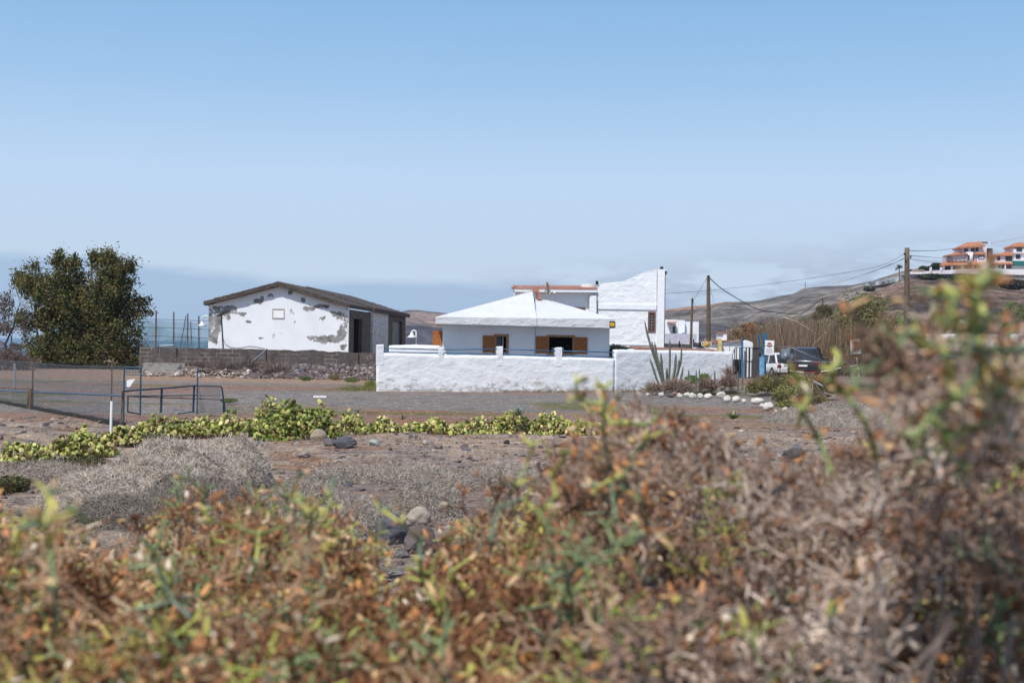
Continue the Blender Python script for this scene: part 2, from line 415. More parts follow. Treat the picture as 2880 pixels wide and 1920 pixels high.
og = math_('MULTIPLY', math_('SUBTRACT', noise(t, p, .9, 9, .8, (.55, 1, 1)), .56, tree=t), 9., clamp=True, tree=t)
c = mix_(math_('MULTIPLY', og, .55, tree=t), c, (.30, .165, .085), t)
t.links.new(c, b.inputs['Base Color'])
bump(t, b, math_('ADD', nf, math_('MULTIPLY', nv.outputs['Distance'], .8, tree=t), tree=t), .8, .06)
g = Geo(); g.add(np.stack([X, Y, Z], 1), F, ground_colour(X, Y))
struct(g.build('ground', M_ground, smooth=True))
# ---- sea
M_sea, t, b = newmat('sea_water'); b.inputs['Base Color'].default_value = (.025, .085, .16, 1); b.inputs['Roughness'].default_value = .35
bump(t, b, noise(t, pos(t), .12, 6, .6, (.35, 1, 1)), .6, .6)
g = Geo(); g.add([(-60000, 190, -18), (60000, 190, -18), (60000, 120000, -18), (-60000, 120000, -18)], [(0, 1, 2, 3)]); struct(g.build('sea', M_sea))
# ---- hills
M_hill = vcmat('hill_scrub_and_rock', .95, .5, .16, 0, .05, 1.0, .07, 9, .035)
M_hill2 = vcmat('hillside_scrub_and_rock', .95, .5, .6, 0, .05, 1.0, .25, 3, .11)
def hill(name, sky_pts, D0, D1, z0, colf, rows=120, cols=420, amp=10, s=120, mat=None, prof=1.15, back=.6, base_pts=None):
    pxs = np.array([q[0] for q in sky_pts], float)
    pc = np.linspace(pxs[0], pxs[-1], cols)
    py = np.interp(pc, pxs, [q[1] for q in sky_pts])
    top = np.array([P(u, v, D1) for u, v in zip(pc, py)])
    V = []; C = []
    T = np.concatenate([np.linspace(0, 1, rows), 1+np.linspace(.05, back, 8)])
    for tt in T:
        D = D0+(D1-D0)*tt
        x = top[:, 0]*D/D1; y = np.full(cols, D)
        pr = tt**prof if tt <= 1 else 1-(tt-1)*.9
        edge = 4*tt*(1-tt) if tt <= 1 else 0
        n = fbm(x, y, s, 3, 6)
        z = z0+(top[:, 2]-z0)*pr+amp*n*edge+amp*.06*vnoise(x, y, s*.12, 8)
        V.append(np.stack([x, y, z], 1)); C.append(colf(x, y, z, pc, tt, n))
    g = Geo(); k = len(T); idx = np.arange(k*cols).reshape(k, cols)
    F = np.stack([idx[:-1, :-1], idx[:-1, 1:], idx[1:, 1:], idx[1:, :-1]], -1).reshape(-1, 4)
    g.add(np.concatenate(V), F, np.clip(np.concatenate(C), .005, 1)); return struct(g.build(name, mat or M_hill, smooth=True))
def col_left(x, y, z, pc, tt, n):
    c = np.tile(np.array((.075, .07, .085)), (len(x), 1))
    r = fbm(x, y, 90, 13, 5); c = c*(1+.5*r[:, None])
    k = sstep(.60, .68, tt+.12*n)*(1-sstep(.90, .97, tt+.1*n)); c = mixc(c, (.28, .19, .15), k*(.85+.3*r))
    k = sstep(.93, .98, tt+.0*n); c = mixc(c, (.10, .085, .085), k)
    return c
hill('hill', [(900, 962), (1040, 930), (1090, 893), (1120, 879), (1150, 873), (1180, 872), (1230, 878), (1300, 885), (1400, 905), (1500, 940), (1600, 955)], 900, 2600, -18, col_left, amp=40, s=300, prof=1.0)
def col_right(x, y, z, pc, tt, n):
    r = fbm(x, y, 40, 13, 5); c = np.tile(np.array((.17, .15, .135)), (len(x), 1))*(1+.7*r[:, None])
    st = .5+.5*np.sin(z*.35+6*n); c = c*(.82+.3*st[:, None]**2)
    k = sstep(.72, .80, tt+.1*n)*(1-sstep(1990, 2090, pc+60*r)); c = mixc(c, (.33, .19, .12), k*.9)
    k = 1-sstep(.35, .6, tt+.3*n); c = mixc(c, (.075, .07, .08), k*.85)
    return c
hill('hill', [(1500, 960), (1700, 920), (1868, 871), (1950, 862), (2040, 848), (2110, 847), (2160, 838), (2230, 825), (2260, 810), (2330, 803), (2400, 800), (2600, 770), (2800, 745), (3200, 700), (3700, 690)], 500, 1500, -4, col_right, amp=26, s=160, rows=160, cols=520)
def col_mid(x, y, z, pc, tt, n):
    r = fbm(x, y, 22, 13, 5); c = np.tile(np.array((.20, .175, .15)), (len(x), 1))*(1+.7*r[:, None])
    st = .5+.5*np.sin(z*.9+x*.02+7*n); return c*(.8+.4*st[:, None]**3)
hill('hill', [(1980, 965), (2060, 925), (2150, 893), (2230, 866), (2313, 833), (2400, 806), (2470, 783), (2520, 767), (2600, 752), (2750, 742), (2900, 735), (3300, 720), (3800, 720)], 330, 800, -2, col_mid, amp=12, s=90)
def col_near(x, y, z, pc, tt, n):
    r = fbm(x, y, 9, 13, 5); c = np.tile(np.array((.17, .12, .10)), (len(x), 1))*(1+.5*r[:, None])
    k = sstep(.05, .25, fbm(x, y*.6, 14, 23, 5)); c = mixc(c, (.055, .045, .045), k*.85)
    k = sstep(.12, .3, fbm(x, y, 8, 33, 4)); c = mixc(c, (.09, .095, .05), k*.7)
    k = sstep(.9, .95, tt)*(pc > 2750); c = mixc(c, (.30, .27, .24), k*.8)
    return c
hill('hillside', [(2120, 985), (2200, 925), (2280, 880), (2350, 855), (2400, 842), (2450, 822), (2510, 797), (2545, 784), (2575, 782), (2700, 778), (2800, 776), (2880, 776), (3300, 772), (3900, 770)], 170, 400, .2, col_near, amp=7, s=45, rows=200, cols=460, mat=M_hill2, prof=.95, back=.3)
# ================================================================== WAREHOUSE
HG = Frame(981, 115, -.057); HW = 11.45; hz0 = .2
HG_o = HG
def ha(px, py, b=0): return HG.hit(px, py, b)
aL, zL = ha(587, 858); aR, zR = ha(981, 868); aM, zM = ha(785, 806)
ptz = []
for (px, py, rx, rz) in [(612, 900, 14, 60), (602, 948, 16, 28), (640, 880, 34, 20), (664, 882, 34, 10), (722, 850, 20, 16), (737, 838, 8, 10), (870, 868, 18, 9), (960, 893, 16, 22), (962, 925, 14, 26), (925, 955, 50, 13), (900, 957, 26, 9), (736, 951, 10, 6), (905, 890, 12, 14), (590, 920, 14, 60), (660, 868, 40, 12), (970, 905, 10, 50), (620, 865, 30, 10), (880, 950, 20, 8), (700, 905, 10, 6), (760, 830, 14, 7), (965, 975, 14, 10), (900, 862, 24, 7), (815, 821, 9, 9), (854, 843, 9, 9), (945, 885, 12, 6), (590, 890, 8, 20), (935, 879, 10, 5)]:
    a_, z_ = ha(px, py); w_ = HG.w(a_, 0, z_); s_ = 115/4000
    ptz.append((float(w_[0]), float(z_), rx*s_*.85, rz*s_*.85))
M_hang = plaster('peeling_white_plaster', (.76, .79, .83), .35, 3, .02, None, ptz, (.235, .23, .225))
M_conc = simple('brown_grey_render', (.105, .085, .07), .95, 0, .4, 2.5, .5, 10, .03)
M_roofd = simple('dark_fibre_cement', (.075, .06, .052), .95, 0, .4, 3.0, .6, 8, .03)
M_stained = plaster('stained_white_plaster', (.62, .63, .64), .4, 3, .02, (2.0, 7.0), None)
wh = thing('warehouse', 'long low warehouse with gabled end wall of peeling white plaster and dark sheet roof', 'warehouse', HG.w(-5.7+0, 0, 0))
g = Geo(); g.prism([(aL, hz0), (aR, hz0), (aR, zR), (aM, zM), (aL, zL)], 0, .3, HG); g.build('gable_wall', M_hang, wh)
g = Geo(); g.box(aL+.002, aL+.3, .3, 33, hz0, zL, fr=HG); g.build('wall', M_conc, wh)
# side wall in pieces round the door opening
g = Geo()
g.box(-.32, -.02, .3, 2.2, hz0, zR-.05, fr=HG); g.box(-.32, -.02, 6.4, 11.0, hz0, zR-.05, fr=HG); g.box(-.32, -.02, 2.2, 6.4, zR-.75, zR-.05, fr=HG)
g.box(-.32, -.02, 2.2, 6.4, hz0, 1.0, fr=HG); g.build('wall', M_conc, wh, label='bare brown side wall around the doorway')
g = Geo(); g.box(-1.4, -1.3, 1.5, 7.2, hz0, zR-.1, fr=HG)
g.box(-1.3, -.33, 6.5, 6.6, hz0, zR-.1, fr=HG)
g.build('doorway_interior', M_dark, wh)  # near-black colour stands in for the unlit space behind the doorway
g = Geo(); r = rng_(4)
for k in range(9): 
    zz = 1.3+k*.36; g.box(-1.28, -1.0+.2*r.random(), 3.2+r.random()*.8, 4.3+r.random()*1.2, zz, zz+.14, fr=HG)
g.build('exposed_block', M_stained, wh)
g = Geo(); g.box(-.3, .18, 11.0, 20.5, hz0, zR+.02, fr=HG); g.build('side_panel', M_stained, wh, label='side bay with stained white plaster')
g = Geo(); g.box(-.3, .10, 20.5, 24.0, hz0, zR+.02, fr=HG); g.box(-.3, .10, 24, 31, hz0, 2.2, fr=HG); g.box(-.3, .10, 24, 31, 4.6, zR+.02, fr=HG); g.box(-.3, .12, 31, 33.5, hz0, zR+.02, fr=HG)
g.build('wall', M_conc, wh, label='grey brown rear bay')
g = Geo(); g.box(-.25, -.15, 24, 31, 2.2, 4.6, fr=HG); g.build('window', simple('dusty_glass', (.12, .13, .14), .4, 0, .5, 1.2), wh)
def roofslab(name, b0, b1, dz, oh, th, oR):
    g = Geo(); sl = (zM-zL)/(aM-aL); sr_ = (zM-zR)/(aR-aM)
    nb = 14
    bs = np.linspace(b0, b1, nb)
    for s_ in (-1, 1):
        for i in range(nb-1):
            pass
    L = (aL-oh, zL-oh*sl+dz); Rr = (aR+oR, zR-oR*sr_+dz); Mx = (aM, zM+dz)
    r = rng_(int(b0*10)+7); n = 26
    top = [(lerp(L[0], Mx[0], i/n), lerp(L[1], Mx[1], i/n)+th+r.normal()*.018) for i in range(n+1)]+[(lerp(Mx[0], Rr[0], i/n), lerp(Mx[1], Rr[1], i/n)+th+r.normal()*.018) for i in range(1, n+1)]
    bot = [(a_, lerp(zL, zM, (a_-aL)/(aM-aL))+dz if a_ < aM else lerp(zM, zR, (a_-aM)/(aR-aM))+dz) for a_, _ in top]
    bot = [(a_, z_+r.normal()*.025) for a_, z_ in bot]
    g.prism(top+bot[::-1], b0, b1, HG); return g.build(name, M_roofd, wh)
roofslab('roof', -.55, 11.0, .02, .28, .36, .14)
roofslab('roof', 11.0, 35, .10, .3, .38, .45)
g = Geo(); rr = HG.rect(768, 870, 798, 893)
g.box(rr[0]-.06, rr[1]+.06, -.06, 0.02, rr[3], rr[3]+.07, fr=HG); g.box(rr[0]-.06, rr[0], -.05, .02, rr[2], rr[3], fr=HG); g.box(rr[1], rr[1]+.06, -.05, .02, rr[2], rr[3], fr=HG); g.box(rr[0]-.06, rr[1]+.06, -.06, .02, rr[2]-.07, rr[2], fr=HG)
wf = g.build('window_frame', simple('worn_frame', (.45, .40, .38), .8), wh)
g = Geo(); g.box(rr[0], rr[1], -.012, .02, rr[2], rr[3], fr=HG); g.build('shutter_panel', M_plastic, wf)
g = Geo(); q = [HG.hit(622, 882), HG.hit(628, 981)]
g.tube([HG.w(q[0][0], -.06, q[0][1]), HG.w(q[1][0], -.06, q[1][1])], .045, 6); a1, z1 = HG.hit(610, 887); a2, z2 = HG.hit(646, 873)
g.tube([HG.w(a1, -.06, z1), HG.w(a2, -.06, z2)], .04, 6); g.build('drain_pipe', M_dark, wh)
g = Geo(); pts = [HG.hit(x, y) for x, y in ((627, 950), (634, 968), (650, 977), (675, 978), (700, 973), (720, 975), (745, 980))]
g.tube([HG.w(a_, -.04, z_) for a_, z_ in pts], .015, 5); g.build('loose_cable', M_wire, wh)
# ================================================================== BLOCK WALL before the warehouse
SW = Frame(470, 104.0, -.03)
M_block, t, b = newmat('lava_block_masonry'); b.inputs['Roughness'].default_value = .95; b.inputs['Specular IOR Level'].default_value = .1
p = pos(t); s = t.nodes.new('ShaderNodeSeparateXYZ'); t.links.new(p, s.inputs[0]); cb = t.nodes.new('ShaderNodeCombineXYZ')
t.links.new(s.outputs[0], cb.inputs[0]); t.links.new(math_('ADD', s.outputs[2], math_('MULTIPLY', noise(t, p, .7, 3), .12, tree=t), tree=t), cb.inputs[1])
br = t.nodes.new('ShaderNodeTexBrick'); br.inputs['Scale'].default_value = 1; br.inputs['Brick Width'].default_value = .85; br.offset = .37; br.inputs['Row Height'].default_value = .30; br.inputs['Mortar Size'].default_value = .018
br.inputs['Color1'].default_value = (.085, .07, .065, 1); br.inputs['Color2'].default_value = (.13, .11, .105, 1); br.inputs['Mortar'].default_value = (.34, .31, .28, 1)
t.links.new(cb.outputs[0], br.inputs['Vector'])
n_ = noise(t, p, .6, 6, .65); plain = ramp_(noise(t, p, 2.5, 6, .7), [(.3, (.06, .052, .05)), (.7, (.14, .12, .115))], t)
c = mix_(ramp_(n_, [(.47, 0), (.56, .95)], t), plain, br.outputs['Color'], t)
pale = math_('MULTIPLY', math_('SUBTRACT', noise(t, p, 1.1, 8, .75), .62, tree=t), 8, clamp=True, tree=t)
c = mix_(math_('MULTIPLY', pale, .8, tree=t), c, (.36, .31, .27), t)
t.links.new(c, b.inputs['Base Color']); bump(t, b, math_('ADD', noise(t, p, 8, 6), br.outputs['Fac'], tree=t), .7, .03)
def topwall(fr, px0, px1, tops, zb, th, seg, seed, jit=.03, g=None):
    g = g or Geo(); r = rng_(seed); a0 = fr.hit(px0, 980)[0]; a1 = fr.hit(px1, 980)[0]
    n = int((a1-a0)/seg); ta = [fr.hit(x, y)[0] for x, y in tops]; tz = [fr.hit(x, y)[1] for x, y in tops]
    A = np.linspace(a0, a1, n+1); Zt = np.interp(A, ta, tz)+r.normal(size=n+1)*jit
    poly = [(a_, z_) for a_, z_ in zip(A, Zt)]+[(a1, zb), (a0, zb)]
    g.prism(poly, 0, th, fr); return g
bw = thing('block_wall', 'dark low wall of lava blocks with pale mortar in front of the warehouse', 'wall', SW.w(8, 0, 0))
g = topwall(SW, 500, 1085, [(500, 977), (560, 979), (700, 981), (820, 985), (880, 983), (900, 988), (1000, 991), (1085, 992)], -.1, .4, .35, 1, .022); g.build('wall', M_block, bw)
g = topwall(SW, 392, 496, [(392, 974), (440, 976), (490, 977)], -.1, .4, .3, 2, .03); g.build('wall', M_block, bw, label='leftmost rougher stretch of the wall')
g = Geo(); c_ = SW.hit(1004, 990); g.box(c_[0]-.12, c_[0]+.12, -.15, -.003, .2, c_[1]-.1, fr=SW); g.build('crack_pier', M_conc, bw)
# terraced stones / broken steps left of it
st = thing('broken_steps', 'broken pale concrete steps beside the big bushy tree', 'steps', P(450, 1040, 96))
g = Geo(); r = rng_(9)
for k in range(5):
    x0, y0 = 430-6*k+14*(k % 2), 1020+6*k
    q = P(x0, y0, 97-1.0*k); g.box(q[0], q[0]+1.3+r.random(), q[1], q[1]+.7, q[2]-.5, q[2], fr=None)
g.build('step', simple('grey_step', (.30, .27, .25), .9, 0, .3, 2, .5, 10, .03), st)
g = Geo(); q = P(403, 1030, 98); g.box(q[0], q[0]+1.0, q[1]-.01, q[1]+.8, -.1, q[2]+.25); g.build('plinth', plaster('grey_plinth', (.3, .29, .28), .6, 3, .03), st)
# rubble
def rubble(name, n, pxr, Dr, zf, sr, cols, seed, mat, label=None, cat=None, sub=1, flat=2):
    g = Geo(); r = rng_(seed)
    for i in range(n):
        px = r.uniform(*pxr); D = r.uniform(*Dr); x = XZ(px, D); s_ = sr[0]*(sr[1]/sr[0])**(r.random()**2.0)
        c = np.array(cols[r.integers(len(cols))])*r.uniform(.7, 1.3)
        z = float(gz(x, D))+zf(px, D)+s_*.2
        g.blob((x, D, z), (s_*r.uniform(.8, 1.3), s_*r.uniform(.7, 1.1), s_*r.uniform(.5, .85)), r.uniform(0, 6), .2, seed*1000+i, sub, c, flat)
    o = g.build(name, mat); return stuff(o, label, cat)
STC = [(.12, .11, .115), (.20, .165, .15), (.09, .085, .095), (.27, .22, .19), (.16, .12, .10)]
rubble('rubble', 1900, (690, 1062), (89, 103), lambda px, D: .05*(D-89)*sstep(680, 800, px), (.05, .2), [(.16, .13, .125), (.10, .085, .09), (.26, .22, .20), (.13, .095, .085)], 3, M_rockv, 'slope of loose grey and pinkish stones under the block wall', 'rubble')
rubble('rubble', 420, (395, 700), (90, 101), lambda px, D: .04*(D-90), (.06, .25), [(.30, .23, .18), (.2, .15, .13), (.45, .42, .4)], 8, M_rockv, 'scattered broken stones and dirt at the foot of the ruined terrace', 'rubble')
# earth mounds
def mound(c, r, col, seed): 
    g = Geo(); g.blob(c, r, 0, .25, seed, 4, col); return g
g = Geo()
for (px, py, D, rx, rz) in ((735, 1062, 93, 28, 11), (640, 1050, 97, 60, 16), (520, 1045, 98, 90, 18), (830, 1070, 92, 26, 6), (690, 1065, 95, 18, 8)):
    q = P(px, py, D); s_ = D/4000; g.blob((q[0], q[1], q[2]-.1), (rx*s_, 2.0, rz*s_), 0, .35, px, 4, (.23, .165, .12) if px > 700 else (.15, .115, .10))
stuff(g.build('earth_mound', M_rockv, smooth=True), 'brown heaps of dumped earth below the block wall', 'earth')
# collapsed poles
for nm, a, b_, lb in (('fallen_pole', (673, 1048, 99), (751, 982, 101), 'rusty pole leaning up against the block wall'), ('fallen_pole', (783, 1068, 90), (865, 1030, 98), 'low pole lying aslant over dark scrap before the block wall')):
    g = Geo(); g.tube([P(*a), P(*b_)], .07, 7); tag(g.build(nm, M_grey), lb, 'pole')
g = Geo(); g.tube([P(749, 984, 100.5), P(750, 1018, 100.5)], .05, 6); tag(g.build('fence_stake', M_dark), 'short dark stake against the block wall under the leaning pole tip', 'stake')
# ================================================================== WHITE YARD WALL
WA = Frame(1060, 68.6, math.atan2(3.6, XZ(1730, 72.2)-XZ(1060, 68.6)))
p1730 = WA.w(WA.hit(1730, 1090)[0], 0, 0)
def lumpwall(g, fr, a0, a1, topa, th, zb=-.3, na=None, nz=16, seed=1, amp=.03, b0=0.0):
    "plastered wall with a hand-trowelled surface; topa: list of (a,z)"
    na = na or int((a1-a0)/.12); A = np.linspace(a0, a1, na+1)
    Zt = np.interp(A, [q[0] for q in topa], [q[1] for q in topa])+.02*vnoise(A, A*0+seed, .5)+.012*vnoise(A, A*0, .15, seed)
    V = []
    for j in range(nz+1):
        tt = j/nz; z = zb+(Zt-zb)*tt
        V.append(np.stack([A, b0-amp*(fbm(A, z*1.4, .55, seed, 4)), z], 1))
    for tt in (.2, .5, .8, 1.):   # rounded top
        V.append(np.stack([A, b0+th*tt+0*A, Zt+(.03*(1-(2*tt-1)**2))+.0*A], 1))
    V.append(np.stack([A, b0+th+0*A, zb+0*A], 1))
    k = len(V); V = fr.wv(np.concatenate(V)); idx = np.arange(k*(na+1)).reshape(k, na+1)
    F = np.stack([idx[:-1, :-1], idx[:-1, 1:], idx[1:, 1:], idx[1:, :-1]], -1).reshape(-1, 4)
    g.add(V, F); s_ = idx[:, 0]; e_ = idx[:, -1]
    g.f.append(np.array([list(s_)])+g.n-len(V)); g.f.append(np.array([list(e_[::-1])])+g.n-len(V))
yw = thing('yard_wall', 'long whitewashed yard wall with blue pipe rails between stub pillars', 'wall', WA.w(5, 0, 0))
tops = [WA.hit(x, y) for x, y in ((1060, 992.5), (1085, 993), (1240, 999), (1400, 1001), (1560, 1005), (1640, 1006.5), (1728, 1009))]
aE = tops[-1][0]
g = Geo(); lumpwall(g, WA, 0, aE, tops, .25, seed=3, amp=.018); g.build('wall', M_white, yw, smooth=True)
for (x0, x1, yt) in ((1061, 1079, 970.5), (1233, 1247, 978), (1399, 1414, 975.5), (1564, 1581, 979)):
    a0, zt = WA.hit(x0, yt); a1, _ = WA.hit(x1, yt); r_ = rng_(x0); g = Geo()
    lumpwall(g, WA, a0, a1, [(a0, zt), (a1, zt+.01)], .28, zb=1.3, na=6, nz=8, seed=x0, amp=.025, b0=-.012); g.build('pillar', M_white, yw)
def rail(fr, pts, r, name, mat, par, b=.1, sag=0, lab=None):
    g = Geo(); q = [fr.hit(x, y, b) for x, y in pts]; g.tube([fr.w(a_, b, z_) for a_, z_ in q], r, 7); return g.build(name, mat, par, True, lab)
for xs, y0, y1, y2, y3 in (((1079, 1234), 979, 983, 990, 992.5), ((1247, 1400), 983, 981, 992, 996), ((1414, 1565), 981.5, 987, 996, 1001), ((1581, 1729), 987, 990.5, 1000, 1004)):
    rail(WA, ((xs[0], y0), (xs[1], y1)), .028, 'rail', M_blue, yw); rail(WA, ((xs[0], y2), (xs[1], y3)), .028, 'rail', M_blue, yw)
WB = Frame(1730, 72.2, 0); WB.o = p1730[:2].copy()
eB = np.array([XZ(2062, 76.5), 76.5])-WB.o; WB.e1 = eB/np.linalg.norm(eB); WB.e2 = np.array([-WB.e1[1], WB.e1[0]])
yb = thing('yard_wall', 'taller whitewashed wall running back towards the barred gate behind the columnar cacti', 'wall', WB.w(3, 0, 0))
tops = [WB.hit(x, y) for x, y in ((1731, 984), (1860, 986), (1960, 988), (2020, 990), (2062, 990))]
g = Geo(); lumpwall(g, WB, .0, tops[-1][0], tops, .25, seed=9, amp=.022); g.build('wall', M_white, yb, smooth=True)
# low white wall inside the yard
WI = Frame(1095, 76, .1); g = Geo()
tops = [WI.hit(x, y) for x, y in ((1094, 974), (1105, 972), (1160, 971.5), (1236, 973))]
lumpwall(g, WI, tops[0][0], tops[-1][0], tops, .3, seed=22); iw = g.build('inner_wall', M_white2, smooth=True); tag(iw, 'low rounded white wall inside the yard left of the bungalow', 'wall')
g = Geo(); a0, z0 = WI.hit(1162, 968); a1, z1 = WI.hit(1245, 971.5); g.prism([(a0, z0), (a1, z1), (a1, z1-.12), (a0, z0-.1)], 1.5, 2.3, WI)
tag(g.build('concrete_coping', simple('pale_concrete', (.6, .57, .52), .9)), 'pale concrete coping slab behind the low inner wall', 'coping')
# ================================================================== BUNGALOW
BH = Frame(1222, 77.0, .05)
bh = thing('bungalow', 'single storey white bungalow with low hipped plaster roof and wooden shutters', 'house', BH.w(5, 2, 0))
ov = 1.15
def R1(px, py, b=0): return BH.hit(px, py, b)
aw0 = BH.hit(1245, 950, ov)[0]; aw1 = BH.hit(1714, 960, ov)[0]; ze0 = R1(1222, 910)[1]; ze1 = R1(1731, 922.5)[1]; ae1 = R1(1731, 922)[0]
zt0 = R1(1222, 890.5)[1]
aJ = R1(1509.5, 905)[0]
# wall with window openings
def wallgrid(g, fr, a0, a1, z0, z1, b0, b1, ops):
    xs = sorted({a0, a1, *[o[0] for o in ops], *[o[1] for o in ops]}); zs = sorted({z0, z1, *[o[2] for o in ops], *[o[3] for o in ops]})
    for i in range(len(xs)-1):
        for j in range(len(zs)-1):
            cx = (xs[i]+xs[i+1])/2; cz = (zs[j]+zs[j+1])/2
            if any(o[0] < cx < o[1] and o[2] < cz < o[3] for o in ops): continue
            g.box(xs[i], xs[i+1], b0, b1, zs[j], zs[j+1], fr=fr)
o1 = BH.rect(1396, 946, 1424, 989, ov); o2 = BH.rect(1544, 948, 1611, 992, ov)
zc = max(ze0, ze1)+.05
g = Geo(); wallgrid(g, BH, aw0, aw1, -.2, zc, ov, ov+.25, [o1, o2]); g.build('front_wall', M_shade, bh)
g = Geo(); g.box(aw0, aw0+.25, ov+.25, 10, -.2, zc, fr=BH); g.box(aw1-.25, aw1, ov+.25, 10, -.2, zc, fr=BH); g.box(aw0+.25, aw1-.25, 9.75, 10, -.2, zc, fr=BH); g.build('wall', M_white2, bh)
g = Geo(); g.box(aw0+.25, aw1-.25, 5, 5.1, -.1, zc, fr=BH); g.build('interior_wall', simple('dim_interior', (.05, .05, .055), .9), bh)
M_roofw = plaster('plastered_roof', (.60, .605, .62), 1.0, 2.2, .10, None)
# roof: two hipped plaster pieces meeting at the joint
def hip(name, aa, ab, za, zb, zfa, zfb, apexes, lab, bb=11.0):
    "eave fascia from za(bottom) to zfa(top); apexes (a,z,b)"
    g = Geo(); rb = bb
    fr = [(aa, 0, za), (ab, 0, zb), (ab, rb, zb), (aa, rb, za)]; tp = [(aa, 0, zfa), (ab, 0, zfb), (ab, rb, zfb), (aa, rb, zfa)]
    (p0, p1) = apexes
    V = BH.wv(np.array(fr+tp+[(p0[0], p0[2], p0[1]), (p1[0], p1[2], p1[1])], float))
    F = [(3, 2, 1, 0), (0, 1, 5, 4), (1, 2, 6, 5), (2, 3, 7, 6), (3, 0, 4, 7), (4, 5, 9, 8), (6, 7, 8, 9), (7, 4, 8), (5, 6, 9)]
    g.add(V, F); return g.build(name, M_roofw, bh, label=lab)
zs0 = R1(1222, 891)[1]; zs1 = R1(1731, 897)[1]; zsJ = lerp(zs0, zs1, .57)-.12
bA = 4.2
aA, zA = BH.hit(1499, 819.5, bA); aA2, zA2 = BH.hit(1508.5, 815.5, bA)
hip('roof', 0, aJ-.004, ze0, lerp(ze0, ze1, .57), zs0, lerp(zs0, zs1, .57), [(aA, zA, bA), (aJ-.004, zA2, bA)], 'left taller half of the white roof')
aB, zB = BH.hit(1516, 842, bA)
hip('roof', aJ+.004, ae1, lerp(ze0, ze1, .57), ze1, lerp(zs0, zs1, .57), zs1, [(aJ+.004, zB+.02, bA), (aB+.6, zB-.04, bA)], 'right lower half of the white roof')
# ridge end cap of red tile
g = Geo(); g.prism([R1(1499, 822, bA), R1(1499, 815, bA), R1(1506, 811.5, bA), R1(1512, 814, bA), R1(1519, 822, bA), R1(1520, 843, bA), R1(1511, 843, bA), R1(1510, 824, bA)], bA-.3, bA+.3, BH); g.build('chimney_cap', M_tile, bh)
g = Geo(); g.box(aJ-.012, aJ+.012, ov-.015, ov, 1.0, zc-.1, fr=BH); g.box(aJ-.012, aJ+.012, -.01, -.0, lerp(ze0, ze1, .57)+.01, lerp(zs0, zs1, .57), fr=BH); g.build('expansion_joint', simple('grey_joint', (.3, .3, .32)), bh)
# windows
def frame_around(fr, o, wd, b, proud, mat, name='window_frame', par=None):
    g = Geo(); a0, a1, z0, z1 = o
    g.box(a0-wd, a1+wd, b-proud, b+.12, z1, z1+wd, fr=fr); g.box(a0-wd, a1+wd, b-proud-.02, b+.12, z0-wd, z0, fr=fr)
    g.box(a0-wd, a0, b-proud+.002, b+.12, z0, z1, fr=fr); g.box(a1, a1+wd, b-proud+.002, b+.12, z0, z1, fr=fr)
    return g.build(name, mat, par)
w1 = frame_around(BH, o1, .13, ov, .035, M_frame, par=bh, name='window'); w2 = frame_around(BH, o2, .12, ov, .035, M_frame, par=bh, name='window')
def louvre_shutter(fr, a0, a1, z0, z1, b, par, mat=None):
    g = Geo(); w_ = .05; mat = mat or M_wood
    g.box(a0, a0+w_, b-.04, b, z0, z1, fr=fr); g.box(a1-w_, a1, b-.04, b, z0, z1, fr=fr); g.box(a0+w_, a1-w_, b-.04, b, z0, z0+w_, fr=fr); g.box(a0+w_, a1-w_, b-.04, b, z1-w_, z1, fr=fr)
    zz = z0+w_
    while zz < z1-w_-.02:
        g.prism([(a0+w_, zz), (a1-w_, zz), (a1-w_, zz+.03), (a0+w_, zz+.03)], b-.03, b-.008, fr); zz += .045
    g.box(a0+w_, a1-w_, b-.008, b-.002, z0+w_, z1-w_, fr=fr)
    return g.build('shutter', mat, par)
for r4, pw in (((1358, 943, 1391, 991), w1), ((1507, 945, 1540, 993), w2), ((1616, 948, 1652, 995), w2)):
    q = BH.rect(*r4, ov-.04); louvre_shutter(BH, *q, ov-.04, pw)
q = BH.rect(1412, 947, 1416, 988, ov+.15); g = Geo(); g.box(q[0], q[1], ov+.1, ov+.14, q[2], q[3], fr=BH); g.box(o1[0], q[0]-.03, ov+.5, ov+.52, o1[2], o1[3], col=None, fr=BH); g.build('curtain', simple('grey_curtain', (.25, .25, .27), .9), w1)
q = BH.rect(1552, 977, 1586, 992, ov+1.2); g = Geo(); g.box(q[0], q[0]+.18, ov+1.2, ov+1.5, q[2]-.3, q[3], fr=BH); g.box(q[0]+.24, q[1], ov+1.2, ov+1.5, q[2]-.3, q[3], fr=BH)
tag(g.build('storage_box', M_plastic), 'white box just inside the wide shuttered window of the bungalow', 'box')
g = Geo(); q0 = BH.hit(1576, 1000, ov+2.5); arc = [(q0[0]+.75*math.cos(u), 2.15+.75*math.sin(u)) for u in np.linspace(0, PI, 16)]
g.tube([BH.w(a_, ov+2.5, z_) for a_, z_ in arc], .05, 6); g.build('interior_arch', M_dark, bh)
q = BH.rect(1235, 930, 1243, 973, ov+2.2); g = Geo()
g.box(aw0-.55, aw0-.003, ov+2.3, ov+2.35, q[2], q[3], fr=BH); g.build('shutter', M_wood, bh, label='open shutter sticking out from the left side wall')
